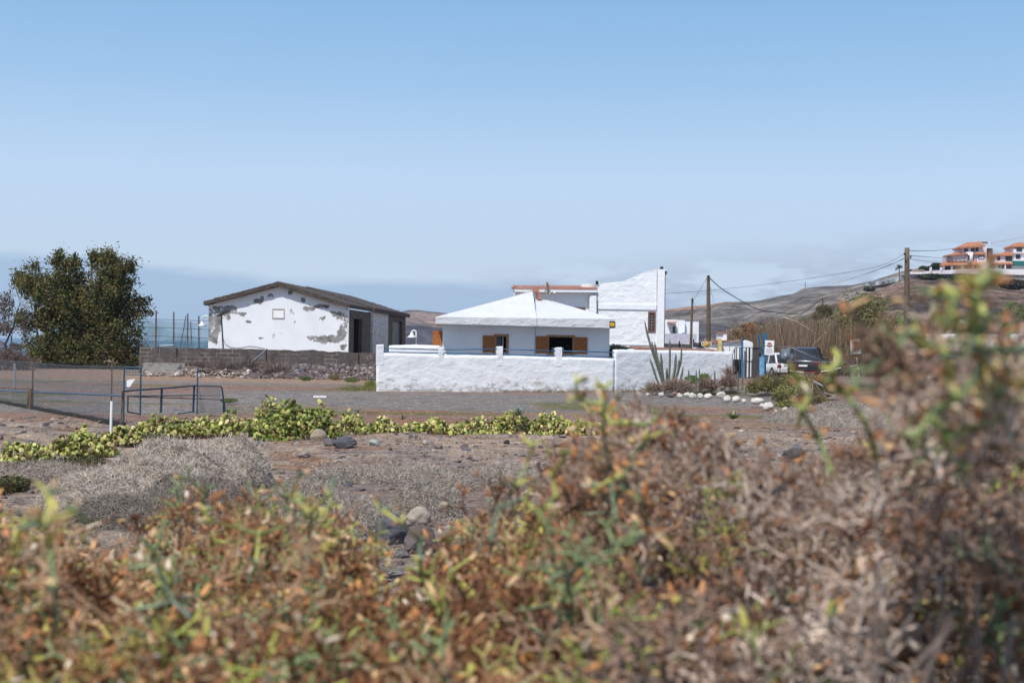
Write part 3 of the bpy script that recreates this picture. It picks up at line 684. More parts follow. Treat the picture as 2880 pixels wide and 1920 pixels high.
# alarm box under the right eave end
al = thing('alarm_box', 'small yellow and black alarm box on the right end of the bungalow eave', 'alarm', BH.w(*[BH.hit(1722, 911)[0], -.1, BH.hit(1722, 920)[1]]))
q = BH.rect(1714, 903, 1729, 919.5); g = Geo(); g.box(q[0], q[1], -.09, -.002, q[2], q[3], fr=BH); g.build('casing', simple('black_case', (.04, .045, .05), .4), al)
g = Geo(); hh = q[3]-q[2]; g.box(q[0]+.03, q[1]-.03, -.10, -.092, q[2]+.06, q[2]+hh*.72, fr=BH); g.build('yellow_plate', simple('yellow_plate', (.85, .5, .01), .4), al)
g = Geo(); g.box(q[0]+.06, q[1]-.06, -.104, -.101, q[2]+hh*.42, q[2]+hh*.48, fr=BH); g.build('dark_stripe', M_dark, al)
# satellite dish
dc = P(1540, 812, BH.w(aB, bA, 0)[1]-.2)
dd = thing('satellite_dish', 'tan satellite dish seen edge-on at the bungalow roof peak', 'satellite dish', dc+np.array([0, 0, -.45]))
g = Geo(); nrm = np.array([.93, -.30, .22]); nrm /= np.linalg.norm(nrm); ax = np.cross(nrm, (0, 0, 1)); ax /= np.linalg.norm(ax); ay = np.cross(ax, nrm)
V = []; n1, n2 = 7, 28; Rr = .40
for side in (0, 1):
    for i in range(n1+1):
        rr_ = Rr*i/n1
        for j in range(n2):
            u = 2*PI*j/n2; V.append(dc+ax*rr_*math.cos(u)*.95+ay*rr_*math.sin(u)+nrm*(.10*(rr_/Rr)**2-.05-side*.012))
F = []
for side in (0, 1):
    o_ = side*(n1+1)*n2
    for i in range(n1):
        for j in range(n2): F.append((o_+i*n2+j, o_+i*n2+(j+1) % n2, o_+(i+1)*n2+(j+1) % n2, o_+(i+1)*n2+j))
for j in range(n2): F.append((n1*n2+j, n1*n2+(j+1) % n2, (2*n1+1)*n2+(j+1) % n2, (2*n1+1)*n2+j))
g.add(V, F); g.build('reflector', simple('tan_dish', (.42, .31, .21), .6), dd)
lnb = P(1558, 822, dc[1]-.35); g = Geo(); g.tube([dc-ay*.38, lnb-(0, 0, .03)], .012, 6); g.tube([dc-nrm*.05, dc+np.array([-.18, .1, -.22]), P(1519, 825, dc[1]+.2)], .022, 6); g.build('arm', M_rust, dd)
g = Geo(); g.tube([lnb, lnb+(lnb-dc)*.15], .045, 8); g.build('receiver', M_plastic, dd)
# ================================================================== TWO-STOREY HOUSE
TH = Frame(1451, 96.0, .02)
th = thing('two_storey_house', 'tall white house with curved gable parapet and red tile eave behind the bungalow', 'house', TH.w(6, 2, 0))
def T(px, py, b=0): return TH.hit(px, py, b)
# right block (nearer) with swooping parapet
g = Geo()
sw = [(1681, 985), (1681, 797), (1690, 796), (1720, 794), (1745, 792), (1758, 789), (1770, 784), (1785, 777), (1800, 770), (1815, 764), (1830, 760), (1847, 758)]
poly = [T(x, y) for x, y in sw]+[T(1847, 985)]
wn = TH.rect(1827, 881, 1839, 929)
g.prism(poly, 0, .35, TH); g.build('gable_wall', M_white3, th)
g = Geo(); q = TH.rect(1848, 757, 1868, 985); g.box(q[0], q[1], -.12, .4, -.2, q[3], fr=TH); g.build('corner_pilaster', M_white2, th)
qp = TH.rect(1660, 831, 1677.5, 985); g = Geo(); g.prism([T(1658, 985), T(1658, 838), T(1661, 832), T(1677, 831), T(1677, 985)], -.14, .4, TH); g.build('pilaster', M_white2, th)
g = Geo(); q = TH.rect(1682, 856, 1846, 866); g.box(q[0], q[1]-.003, -.07, .01, q[2]-.1, q[3], fr=TH); g.build('moulding', M_white2, th)
g = Geo(); q = TH.rect(1848, 967, 1866, 970); g.box(TH.rect(1680, 966, 1847, 970)[0], q[1]-.2, -.05, .01, q[2]-.03, q[3], fr=TH); g.build('moulding', M_white2, th)
# left block set back
tb = 0.5
g = Geo(); a0, z0 = T(1451, 810, tb); a1, z1 = T(1680, 814, tb)
g.prism([(a0, -.2), (a0, z0), (a1, z1), (a1, -.2)], tb, tb+.35, TH); g.build('front_wall', M_shade if False else M_white2, th)
g = Geo(); aR_ = TH.hit(1868, 900)[0]
g.box(a0, a0+.3, tb+.35, 9, -.2, z0-.01, fr=TH); g.box(aR_-.3, aR_, .4, 9, -.2, T(1868, 800)[1], fr=TH); g.box(a0+.3, aR_-.3, 8.7, 9, -.2, z0-.02, fr=TH); g.build('wall', M_white2, th)
# tiled eave: rows of half-round tiles
g = Geo(); ea0, ez0 = T(1443, 814, tb-.5); ea1, ez1 = T(1680, 815.5, tb-.5)
n = 36
for i in range(n):
    a_ = lerp(ea0, ea1, (i+.5)/n); z_ = lerp(ez0, ez1, (i+.5)/n); wd = (ea1-ea0)/n
    g.tube([TH.w(a_, tb-.5, z_+.08), TH.w(a_, tb+2.2, z_+.36)], wd*.44, 8)
rf = g.build('roof', M_tile, th)
g = Geo(); g.prism([(ea0, ez0-.16), (ea1, ez1-.16), (ea1, ez1-.02), (ea0, ez0-.02)], tb-.68, tb+.2, TH); g.build('eave_board', M_shade, th)
g = Geo(); g.tube([TH.w(ea0-.05, tb-.78, ez0+.08), TH.w(ea0+.25, tb+1.2, ez0+.26)], .09, 8); g.build('ridge_tile', M_tile, rf)
g = Geo(); q = TH.rect(1634, 799, 1678, 805, 1.6); pts = [TH.w((q[0]+q[1])/2+(q[1]-q[0])/2*math.cos(u), 1.6+.5*math.sin(u), 0) for u in np.linspace(0, 2*PI, 24, endpoint=False)]
V = [(p_[0], p_[1], q[2]-.25) for p_ in pts]+[(p_[0], p_[1], q[3]) for p_ in pts]; g.add(V, [tuple(range(23, -1, -1)), tuple(range(24, 48))]+[(i, (i+1) % 24, (i+1) % 24+24, i+24) for i in range(24)])
g.build('skylight', M_lamp, th)
g = Geo(); a_, z_ = T(1679, 795, 0); g.box(a_-.08, a_+.08, -.1, .1, z_-.12, z_+.12, fr=TH); g.build('pipe_corner', M_dark, th)  # small dark box for the pipe corner at the parapet's left end
g = Geo(); a_, z_ = T(1861, 756, 0); g.tube([TH.w(a_, 0, z_-.02), TH.w(a_, 0, z_+.15)], [.14, .09], 8); a_, z_ = T(1872, 765, 0); g.prism([(a_-.1, z_+.1), (a_+.12, z_), (a_+.0, z_-.22), (a_-.1, z_-.1)], -.1, .1, TH); g.build('floodlight', M_dark, th)
g = Geo(); q = T(1868.5, 775); q2 = T(1868.5, 975); g.tube([TH.w(aR_+.03, .05, q[1]), TH.w(aR_+.03, .05, q2[1])], .035, 6); g.build('downpipe', M_grey, th); g = Geo(); g.tube([TH.w(qp[1]+.02, -.1, T(1677, 840)[1]), TH.w(qp[1]+.02, -.1, T(1677, 885)[1])], .03, 6); g.build('downpipe', M_grey, th)
# narrow window: brown frame with glazing bars
q = wn; g = Geo(); g.box(q[0], q[1], -.012, .0, q[2], q[3], fr=TH); gl = None
wfm = Geo(); wd = .11
wfm.box(q[0]-wd, q[1]+wd, -.06, .01, q[3], q[3]+wd, fr=TH); wfm.box(q[0]-wd, q[1]+wd, -.07, .01, q[2]-wd, q[2], fr=TH); wfm.box(q[0]-wd, q[0], -.058, .01, q[2], q[3], fr=TH); wfm.box(q[1], q[1]+wd, -.058, .01, q[2], q[3], fr=TH)
wo = wfm.build('window', M_brownwood, th); g.build('pane', M_glass, wo)
g = Geo(); 
for k in range(1, 6): zz = lerp(q[2], q[3], k/6); g.box(q[0], q[1], -.03, -.013, zz-.01, zz+.01, fr=TH)
g.box((q[0]+q[1])/2-.01, (q[0]+q[1])/2+.01, -.034, -.014, q[2], q[3], fr=TH); g.build('glazing_bar', simple('grey_bars', (.3, .3, .33)), wo)
q = TH.rect(1607, 864, 1646, 885, tb); g = Geo(); g.box(q[0], q[1], tb-.05, tb+.01, q[2], q[3], fr=TH); wo = g.build('window', M_brownwood, th); g = Geo(); g.box(q[0]+.1, q[1]-.1, tb-.06, tb-.052, q[2], q[3]-.12, fr=TH); g.build('pane', M_glass, wo)
# low roof with tile coping beyond the yard wall
LR = Frame(1782, 78.5, .80); 
lr = thing('annex_roof', 'low white flat roof with a row of brown tiles behind the taller yard wall', 'roof', LR.w(3, 0, 1.5))
q0 = LR.hit(1782, 979); q1 = LR.hit(2020, 988); g = Geo(); g.prism([(q0[0], -.1), (q0[0], q0[1]-.03), (q1[0], q1[1]-.03), (q1[0], -.1)], 0, 4, LR); g.build('wall', M_white2, lr)
g = Geo(); n = 75
for i in range(n):
    a_ = lerp(q0[0], q1[0], (i+.5)/n); z_ = lerp(q0[1], q1[1], (i+.5)/n); g.tube([LR.w(a_, -.18, z_-.06), LR.w(a_, .35, z_+.08)], (q1[0]-q0[0])/n*.46, 6)
g.build('tile_row', M_tile2, lr)
g = Geo(); g.prism([(q0[0], q0[1]+.06), (q0[0], q0[1]+.12), (q1[0], q1[1]+.12), (q1[0], q1[1]+.06)], .3, 5, LR); g.build('roof_slab', M_white2, lr)
# ================================================================== STREET LAMPS
def goose(px, D, ytop, hx, hy, label, base_px=None, sgn=-1):
    s_ = D/4000; base = np.array([XZ(base_px or px, D), D, 0.]); top_ = P(px, ytop+10, D); hd = P(hx, hy, D)
    t_ = thing('street_lamp', label, 'street lamp', base, 'white gooseneck street lamps')
    r_ = abs(top_[0]-hd[0])/2; cx = (top_[0]+hd[0])/2; zt = P(px, ytop, D)[2]-r_
    pts = [base, (top_[0], D, zt)]+[(cx-sgn*r_*math.cos(u), D, zt+r_*math.sin(u)) for u in np.linspace(.15, PI, 10)]+[(hd[0], D, hd[2]+.25)]
    g = Geo(); g.tube(pts, .055, 8); g.build('post', M_lamp, t_, True)
    g = Geo(); V = []; prof = [(.07, .25), (.10, .18), (.14, .13), (.14, .06), (.30, -.06), (.42, -.17), (.40, -.17), (.10, .0)]
    n = 20
    for r0, dz in prof:
        V += [(hd[0]+r0*.9*math.cos(u), D+r0*.9*math.sin(u), hd[2]+dz) for u in np.arange(n)*2*PI/n]
    F = [(i*n+j, i*n+(j+1) % n, (i+1)*n+(j+1) % n, (i+1)*n+j) for i in range(len(prof)-1) for j in range(n)]
    g.add(V, F); g.build('lamp_shade', M_lamp, t_, True)
    g = Geo(); g.blob((hd[0], D, hd[2]-.06), (.12, .12, .1), sub=2, rough=0); g.build('bulb', M_plastic, t_)
goose(589, 119, 888, 568.5, 911, 'white gooseneck lamp half hidden by the left corner of the warehouse')
goose(1170.5, 108, 929, 1158, 943, 'white gooseneck lamp standing between warehouse and bungalow')
# ================================================================== BALL-COURT NET
nt_ = thing('net_fence', 'tall fence of dark posts with sagging blue green netting beside the big bushy tree', 'fence', (XZ(500, 128), 128, 0))
D = 128.0
for k, (x0, y0, x1, y1) in enumerate(((439, 873, 438, 978), (488.5, 877, 488, 978), (528, 882, 527, 978), (559, 888, 559, 978), (523, 888, 507, 976), (536, 904, 540, 978), (395, 940, 421, 976))):
    g = Geo(); a = P(x0, y0, D); b_ = P(x1, y1, D); b_ = b_+(b_-a)*.2; g.tube([a, b_], .07 if k < 4 else .045, 7); g.build('post', M_grey if k != 0 else M_rust, nt_)
M_net, t, b = newmat('blue_green_net'); b.inputs['Base Color'].default_value = (.09, .22, .27, 1); b.inputs['Roughness'].default_value = .8
tr = t.nodes.new('ShaderNodeBsdfTransparent'); mx = t.nodes.new('ShaderNodeMixShader')
fac = math_('ADD', .22, math_('MULTIPLY', noise(t, pos(t), .8, 3), .22, tree=t), tree=t); t.links.new(fac, mx.inputs[0])
t.links.new(tr.outputs[0], mx.inputs[1]); t.links.new(b.outputs[0], mx.inputs[2]); t.links.new(mx.outputs[0], t.nodes['Material Output'].inputs[0])
def netpatch(tops, bots, D, dD, name='net'):
    n = 40; g = Geo(); xs = np.linspace(tops[0][0], tops[-1][0], n); V = []
    for tt in np.linspace(0, 1, 8):
        for x in xs:
            yt = np.interp(x, [q[0] for q in tops], [q[1] for q in tops]); yb = np.interp(x, [q[0] for q in bots], [q[1] for q in bots])
            V.append(P(x, lerp(yt, yb, tt), D+dD+.15*math.sin(x*.07+tt*3)))
    F = [(i*n+j, i*n+j+1, (i+1)*n+j+1, (i+1)*n+j) for i in range(7) for j in range(n-1)]
    g.add(V, F); return g.build(name, M_net, nt_, True)
netpatch([(388, 898), (440, 900), (500, 905), (560, 907), (596, 912)], [(388, 978), (596, 979)], D, .2)
netpatch([(388, 897), (420, 903), (440, 916), (490, 933), (545, 947), (600, 955)], [(388, 978), (600, 979)], D, 1.2)
g = Geo()
for y in (898, 921.5, 945.5):
    g.tube([P(x, y+.03*(x-390)+2*math.sin(x*.01), D-.1) for x in range(388, 600, 30)], .018, 4)
g.build('wire', M_wire, nt_)
sg = thing('hand_rail', 'thin pipe railing on the ruined terrace under the net fence', 'railing', P(450, 976, 100)); g = Geo()
g.tube([P(448, 1000, 100), P(449, 972, 100), P(488, 970, 100), P(489, 990, 100)], .03, 6); g.build('pipe', M_grey, sg)
# ================================================================== NEAR LEFT FENCE
fA = np.array([XZ(87, 46.5), 46.5]); fB = np.array([XZ(346, 38), 38.0]); dv = (fB-fA)/np.linalg.norm(fB-fA)
LF = Frame(87, 46.5, 0); LF.o = fA; LF.e1 = dv; LF.e2 = np.array([-dv[1], dv[0]])
lf = thing('wire_fence', 'low wire fence with blue and rusty pipe rails at the left edge of the field', 'fence', LF.w(0, 0, 0))
def lfh(px, py): return LF.hit(px, py)
aM1 = lfh(-160, 1100)[0]; a2 = lfh(345, 1100)[0]
g = Geo(); g.tube([LF.w(0, .05, -.1), LF.w(lfh(88, 1018)[0], .05, lfh(88, 1018)[1])], .028, 8); g.build('post', M_rust, lf)
g = Geo(); 
for (x0, yt, rr_) in ((82, 1098, .05), (88.5, 1092, .055)): q = lfh(x0, yt); g.tube([LF.w(q[0], -.02, -.1), LF.w(q[0], -.02, q[1])], rr_, 8)
g.build('post', M_pole, lf, label='stout pair of wooden stakes lashed together')
g = Geo(); q = lfh(310, 1022); g.tube([LF.w(q[0], .05, -.1), LF.w(q[0], .05, q[1])], .02, 6); g.build('post', M_rust, lf)
for pts, m_, r_ in (([(-160, 1093), (0, 1098), (40, 1100), (80, 1102)], M_blue, .022), ([(-160, 1084), (0, 1090), (80, 1092.5)], M_rust, .02), ([(90, 1102.5), (170, 1104.5), (260, 1109), (345, 1113)], M_blue, .022)):
    g = Geo(); g.tube([LF.w(q[0], 0, q[1]) for q in [lfh(*p_) for p_ in pts]], r_, 7); g.build('rail', m_, lf, True)
g = Geo(); A = np.linspace(aM1, a2, 30); 
g.prism([(a_, .10+.015*math.sin(a_*3)) for a_ in A]+[(a2, -.1), (aM1, -.1)], -.05, .1, LF); g.build('kerb', simple('dark_kerb', (.03, .027, .027), .95, 0, .4, 3), lf)
def mesh_wires(fr, a0, a1, zb, topf, pitch, r, diamond=True, b=0):
    "wire mesh as real thin wires"
    A = []; B = []
    n = int((a1-a0)/pitch)
    if diamond:
        h = max(topf(a0), topf(a1))-zb
        for s_ in (1, -1):
            for i in range(-int(h/pitch)-1, n+int(h/pitch)+1):
                x0 = a0+i*pitch; p0 = (x0, zb); p1 = (x0+s_*h, zb+h)
                # clip to a-range and top
                t0, t1 = 0., 1.
                for lim, sg_ in ((a0, 1), (a1, -1)):
                    d_ = p1[0]-p0[0]; tt = (lim-p0[0])/d_
                    if (d_ > 0) == (sg_ > 0): t0 = max(t0, tt)
                    else: t1 = min(t1, tt)
                if t1 <= t0: continue
                xa = p0[0]+(p1[0]-p0[0])*t0; xb = p0[0]+(p1[0]-p0[0])*t1; za = zb+h*t0; zb_ = min(zb+h*t1, topf(xb))
                if zb_ <= za: continue
                xb = xa+(xb-xa)*(zb_-za)/max(1e-6, (h*t1+zb-za))
                A.append((xa, b, za)); B.append((xb, b, zb_))
    else:
        for i in range(n+1):
            x = a0+i*pitch; A.append((x, b, zb)); B.append((x, b, topf(x)))
        k = int((max(topf(a0), topf(a1))-zb)/pitch)
        for j in range(k+1): A.append((a0, b, zb+j*pitch)); B.append((a1, b, min(zb+j*pitch, topf(a1))))
    g = Geo(); g.segs(fr.wv(np.array(A)), fr.wv(np.array(B)), r, r, (.1, .1, .1), 3); return g
tz0 = lfh(88, 1018)[1]; tz1 = lfh(345, 1029)[1]
g = mesh_wires(LF, aM1, a2, .12, lambda a_: lerp(tz0, tz1, min(1, max(0, a_/a2)))-.05*math.sin(PI*min(1, max(0, a_/a2))), .11, .0034); 
g.tube([LF.w(a_, 0, lerp(tz0, tz1, min(1, max(0, a_/a2)))-.05*math.sin(PI*min(1, max(0, a_/a2)))) for a_ in np.linspace(aM1, a2, 24)], .004, 4)
g.build('wire_mesh', M_grey, lf)
# far short posts behind it
FF = Frame(42, 62, .0)
g = Geo(); q = P(42, 1022, 62); g.tube([(q[0], 62, 0), q], .05, 6); tag(g.build('concrete_post', simple('grey_concrete', (.3, .3, .3), .9)), 'short pale concrete post at the far left under the bare tree', 'post')
# ================================================================== BLUE GATE FRAME + PANELS
gt = thing('blue_gate_frame', 'narrow upright blue metal frame with cross bars at the top, behind the prickly pears', 'gate', (XZ(372, 38), 38, 0))
GF = Frame(350, 38.0, .05)
def bar(fr, x0, y0, x1, y1, r, g, b=0, b2=None):
    q = fr.hit(x0, y0, b); q2 = fr.hit(x1, y1, b if b2 is None else b2); g.tube([fr.w(q[0], b, q[1]), fr.w(q2[0], b if b2 is None else b2, q2[1])], r, 7)
for x0, x1, y1 in ((349.5, 347, 1203), (396.5, 394, 1168)):
    g = Geo(); bar(GF, x0, 1031, x1, y1, .024, g); g.build('upright', M_blue2, gt)
g = Geo()
for x in (356, 364, 372, 380, 388): bar(GF, x, 1033, x, 1054, .005, g)
for y in (1032, 1038.5, 1045.5, 1053): bar(GF, 349, y, 396.5, y+1, .012 if y > 1033 else .018, g)
g.build('top_grille', M_blue2, gt)
g = Geo(); bar(GF, 349, 1089, 396.5, 1090, .012, g); g.build('cross_bar', M_blue2, gt)
g = Geo(); bar(GF, 344, 1099, 340.5, 1200, .022, g, -.02); g.build('rusty_post', M_rust, gt)
g = Geo(); q = [GF.hit(x, y, .05) for x, y in ((352, 1071), (364, 1067), (380.5, 1065.5), (372, 1077), (364, 1089), (352, 1086))]
g.prism([(a_, z_) for a_, z_ in q], .05, .12, GF); tag(g.build('plastic_sheet', M_plastic), 'broken white plastic sheet hanging in the blue gate frame', 'plastic sheet')
pn = thing('blue_barrier', 'dull blue pipe barrier with mesh panel standing behind the prickly pear hedge', 'barrier', (XZ(480, 41), 41, 0))
pA = np.array([XZ(349, 38.3), 38.3]); pB = np.array([XZ(552, 43.5), 43.5]); PF = Frame(349, 38.3); dv = (pB-pA)/np.linalg.norm(pB-pA); PF.o = pA; PF.e1 = dv; PF.e2 = np.array([-dv[1], dv[0]])
for nm, L in (('rail', [(351, 1100, 380, 1097, .026), (380, 1097, 470, 1091, .026), (470, 1091, 552, 1084, .026)]), ('rail', [(358, 1114, 552, 1111, .016)]), ('rail', [(372, 1115, 552, 1121, .014)]), ('rail', [(360, 1158, 392, 1164, .02)]), ('rail', [(500, 1163, 548, 1157, .016)]), ('upright', [(455, 1092, 452, 1160, .034)]), ('upright', [(546, 1086, 543, 1158, .034)]), ('upright', [(556, 1034, 554, 1165, .022)]), ('upright', [(360, 1115, 359, 1159, .02)])):
    g = Geo()
    for (x0, y0, x1, y1, r_) in L: bar(PF, x0, y0, x1, y1, r_, g)
    g.build(nm, M_blue2 if L[0][0] == 556 else M_bluedk, pn)
PG = Frame(556, 43.6, .12)
g = Geo(); pts = [(558, 1085), (605, 1085.5), (620, 1086), (624, 1090), (628, 1118), (628, 1160)]
g.tube([PG.w(q[0], 0, q[1]) for q in [PG.hit(*p_) for p_ in pts]], .026, 7); bar(PG, 558, 1121, 625, 1124, .014, g); bar(PG, 558, 1112, 620, 1112, .01, g, .1)
pts = [(624, 1122), (631, 1130), (633, 1158)]; g.tube([PG.w(q[0], -.05, q[1]) for q in [PG.hit(*p_) for p_ in pts]], .03, 7); g.build('end_frame', M_bluedk, pn)
q0 = PG.hit(560, 1087); q1 = PG.hit(620, 1160); g = mesh_wires(PG, q0[0], q1[0], q1[1], lambda a_: q0[1], .05, .006, False); g.build('wire_mesh', M_grey, pn)
q0 = PF.hit(475, 1112); q1 = PF.hit(545, 1160); 
g = Geo(); q = P(314, 1128, 36.5); q2 = (q[0]-.01, 36.5, -.1); g.tube([q2, q], .034, 8); tag(g.build('white_stake', M_plastic), 'plain white plastic stake left of the blue gate frame', 'stake')
g = Geo(); q = P(905, 1125, 60); g.box(q[0]-.35, q[0]+.2, 59.9, 60.1, 0, .07); tag(g.build('white_plank', M_plastic), 'small white plank lying on the gravel behind the prickly pears', 'plank')
# ================================================================== UTILITY POLES + CABLES
def upole(px0, py0, px1, py1, D, r0, r1, label, extra=None):
    a = P(px0, py0, D); b_ = P(px1, py1, D); k = (a[2]+.2)/(a[2]-b_[2]) if a[2] != b_[2] else 1; base = a+(b_-a)*k
    t_ = thing('utility_pole', label, 'utility pole', base, 'wooden utility poles')
    g = Geo(); n = 9; r = rng_(px0 % 97); pts = np.array([lerp(base, a, i/n) for i in range(n+1)]); pts[1:-1, 0] += r.normal(size=n-1)*.012
    g.tube(pts, np.linspace(r0, r1, n+1), 10); g.build('pole', M_pole, t_, True)
    return t_, a
t1, top1 = upole(1947, 838, 1943.5, 970, 116, .13, .09, 'shorter thin utility pole beside the small flat-roofed house')
t2, top2 = upole(1992, 775, 1993, 965, 108, .19, .13, 'tall utility pole with stays standing behind the yellow clay urn')
t3, top3 = upole(2551, 697, 2551, 885, 92, .21, .15, 'thick brown utility pole on the right carrying many cables')
t4, top4 = upole(2314.5, 838, 2312, 920, 140, .07, .06, 'slim distant pole above the cane thicket')
for tt, tp, ofs in ((t2, top2, ((0, .0), (0, .25))), (t1, top1, ((0, .1),)), (t3, top3, ((-.2, .35), (.2, .55), (-.1, .8), (.22, 1.4)))):
    for k, (dx, dz) in enumerate(ofs):
        g = Geo(); c_ = np.array(tp)+(dx, -.15, -dz-.1); g.tube([c_+(0, .1, 0), c_, c_+(0, 0, .12)], [.03, .05, .045], 6); g.build('insulator', M_dark, tt)
def cable(name, pts, r, label, D2=None):
    g = Geo(); n = len(pts); P3 = np.array([P(*q) for q in pts])
    # smooth interpolation
    T = np.linspace(0, n-1, 8*n); out_ = []
    for t_ in T:
        i = min(int(t_), n-2); f = t_-i; p0 = P3[max(i-1, 0)]; p1 = P3[i]; p2 = P3[i+1]; p3 = P3[min(i+2, n-1)]
        out_.append(.5*((2*p1)+(-p0+p2)*f+(2*p0-5*p1+4*p2-p3)*f*f+(-p0+3*p1-3*p2+p3)*f**3))
    g.tube(out_, r, 5); return tag(g.build(name, M_wire, None, True), label, 'cable')
cable('cable', [(1995, 781, 108), (2030, 812, 111), (2080, 843, 116), (2130, 869, 121), (2180, 878, 127), (2250, 882, 132), (2285, 860, 136), (2313, 839, 140)], .035, 'heavy dark cable sagging from the tall pole over the cane thicket')
cable('cable', [(2314, 839, 140), (2340, 842, 132), (2370, 850, 125), (2420, 858, 118)], .02, 'short cable leaving the slim distant pole to the right')
cable('cable', [(1870, 826, 96), (2000, 816, 110), (2150, 800, 118), (2270, 784, 115), (2400, 763, 107), (2480, 746, 98), (2548, 712, 92)], .012, 'faint long cable from the two-storey house to the thick brown pole')
cable('cable', [(2547, 726, 92), (2500, 745, 110), (2440, 768, 150), (2390, 785, 190)], .014, 'upper of two cables running off behind the hill ridge')
cable('cable', [(2547, 724, 92), (2480, 755, 120), (2420, 775, 160), (2340, 800, 220)], .014, 'lower of two cables running off behind the hill ridge')
cable('cable', [(1990, 779, 108), (1975, 805, 111), (1950, 845, 116)], .014, 'stay cable between the two poles by the flat-roofed house')
cable('cable', [(1993, 785, 108), (2000, 820, 108), (2008, 850, 108)], .009, 'thin loose wire hanging from the tall pole')
cable('cable', [(1948, 845, 116), (1955, 858, 116), (1963, 868, 116)], .009, 'thin loose wire hanging from the shorter pole')
cable('cable', [(2555, 705, 92), (2640, 704, 130), (2700, 696, 220), (2760, 688, 300), (2880, 667, 330), (2960, 650, 340)], .02, 'top cable from the brown pole over the villas')
cable('cable', [(2556, 718, 92), (2600, 722, 130), (2680, 728, 260), (2780, 737, 390)], .022, 'dark middle cable from the brown pole to the big villa')
cable('cable', [(2557, 728, 92), (2620, 737, 160), (2700, 748, 360)], .018, 'lower cable from the brown pole towards the villa terrace')
# ================================================================== SMALL FLAT-ROOFED HOUSE
SH = Frame(1866, 150, .0)
sh = thing('flat_roofed_house', 'small white flat-roofed house with balcony and awning beside the thin pole', 'house', SH.w(2, 2, 0))
def srect(g, x0, y0, x1, y1, b0, b1): q = SH.rect(x0, y0, x1, y1, b0); g.box(q[0], q[1], b0, b1, q[2], q[3], fr=SH); return q
g = Geo(); srect(g, 1912, 899, 1965, 985, 1.5, 6); g.build('wall', M_shade, sh); g = Geo(); srect(g, 1840, 899, 1911.9, 985, 2.4, 6); srect(g, 1908, 900, 1926, 938, 1.0, 1.49); g.build('wall', M_white2, sh)
g = Geo(); srect(g, 1840, 938, 1959, 985, -.3, .8); g.build('balcony_wall', simple('lilac_wall', (.48, .47, .56), .9), sh)
g = Geo(); srect(g, 1880, 903, 1903, 908, .9, 2.4); g.build('awning', simple('pink_awning', (.6, .38, .33), .9), sh)
g = Geo(); srect(g, 1889, 914, 1902, 937.8, 2.3, 2.39); dfm = g.build('door', M_lamp, sh); g = Geo(); srect(g, 1892, 917, 1900, 936.5, 2.25, 2.29); g.build('pane', simple('green_glass', (.08, .14, .12), .2), dfm)
g = Geo(); srect(g, 1912, 899, 1965, 900, 1.4, 1.5); g.tube([P(1909, 889, 149.9), P(1909, 900, 150)], .04, 5); g.build('aerial_rod', M_grey, sh); g = Geo(); g.tube([P(1908, 894, 150), P(1925, 894, 150)], .05, 5); g.build('aerial', M_grey, sh)
dw = thing('dark_boundary_wall', 'dark stone wall with stakes in front of the flat-roofed house', 'wall', P(1910, 975, 112))
WD = Frame(1866, 112, 0); g = Geo(); topwall(WD, 1866, 1946, [(1866, 964), (1900, 967), (1946, 968)], 0, .3, .3, 5, .03, g); g.build('wall', M_block, dw)
g = Geo(); 
for x, y in ((1867, 960), (1911, 959), (1951, 954)): bar(WD, x, y, x, 976, .05, g, -.1)
g.build('stake', M_dark, dw)
pf = thing('palisade', 'short dark palisade fence between the two poles', 'fence', P(1975, 975, 110)); WP = Frame(1950, 110, 0); r_ = rng_(3)
g = Geo()
for k in range(13): x = 1954+k*2.9; bar(WP, x, 963+r_.random()*2, x-1, 976, .035, g)
g.build('palings', M_dark, pf); g = Geo(); bar(WP, 1952, 964.5, 1990, 964.5, .02, g, .05); bar(WP, 1952, 972, 1990, 972.5, .02, g, .05); g.build('rail', M_dark, pf)
# urn with handles
ur_c = P(1987, 978, 84); ur = thing('clay_urn', 'round yellow clay urn with two pale handles on the annex roof', 'urn', ur_c)
g = Geo(); prof = [(.08, 0), (.14, .03), (.21, .14), (.22, .22), (.18, .31), (.11, .35), (.12, .40), (.09, .40), (.08, .34)]; n = 20; V = []
for r0, dz in prof: V += [(ur_c[0]+r0*math.cos(u), ur_c[1]+r0*math.sin(u), ur_c[2]+dz) for u in np.arange(n)*2*PI/n]
g.add(V, [(i*n+j, i*n+(j+1) % n, (i+1)*n+(j+1) % n, (i+1)*n+j) for i in range(len(prof)-1) for j in range(n)]+[tuple(range(n-1, -1, -1))]); g.build('body', simple('ochre_clay', (.42, .27, .08), .7), ur, True)
for s_ in (-1, 1):
    g = Geo(); g.tube([ur_c+(s_*(.13+.16*math.sin(u)), 0, .23+.13*math.cos(u)) for u in np.linspace(0.2, PI-.2, 8)], .022, 6); g.build('handle', M_lamp, ur, True)
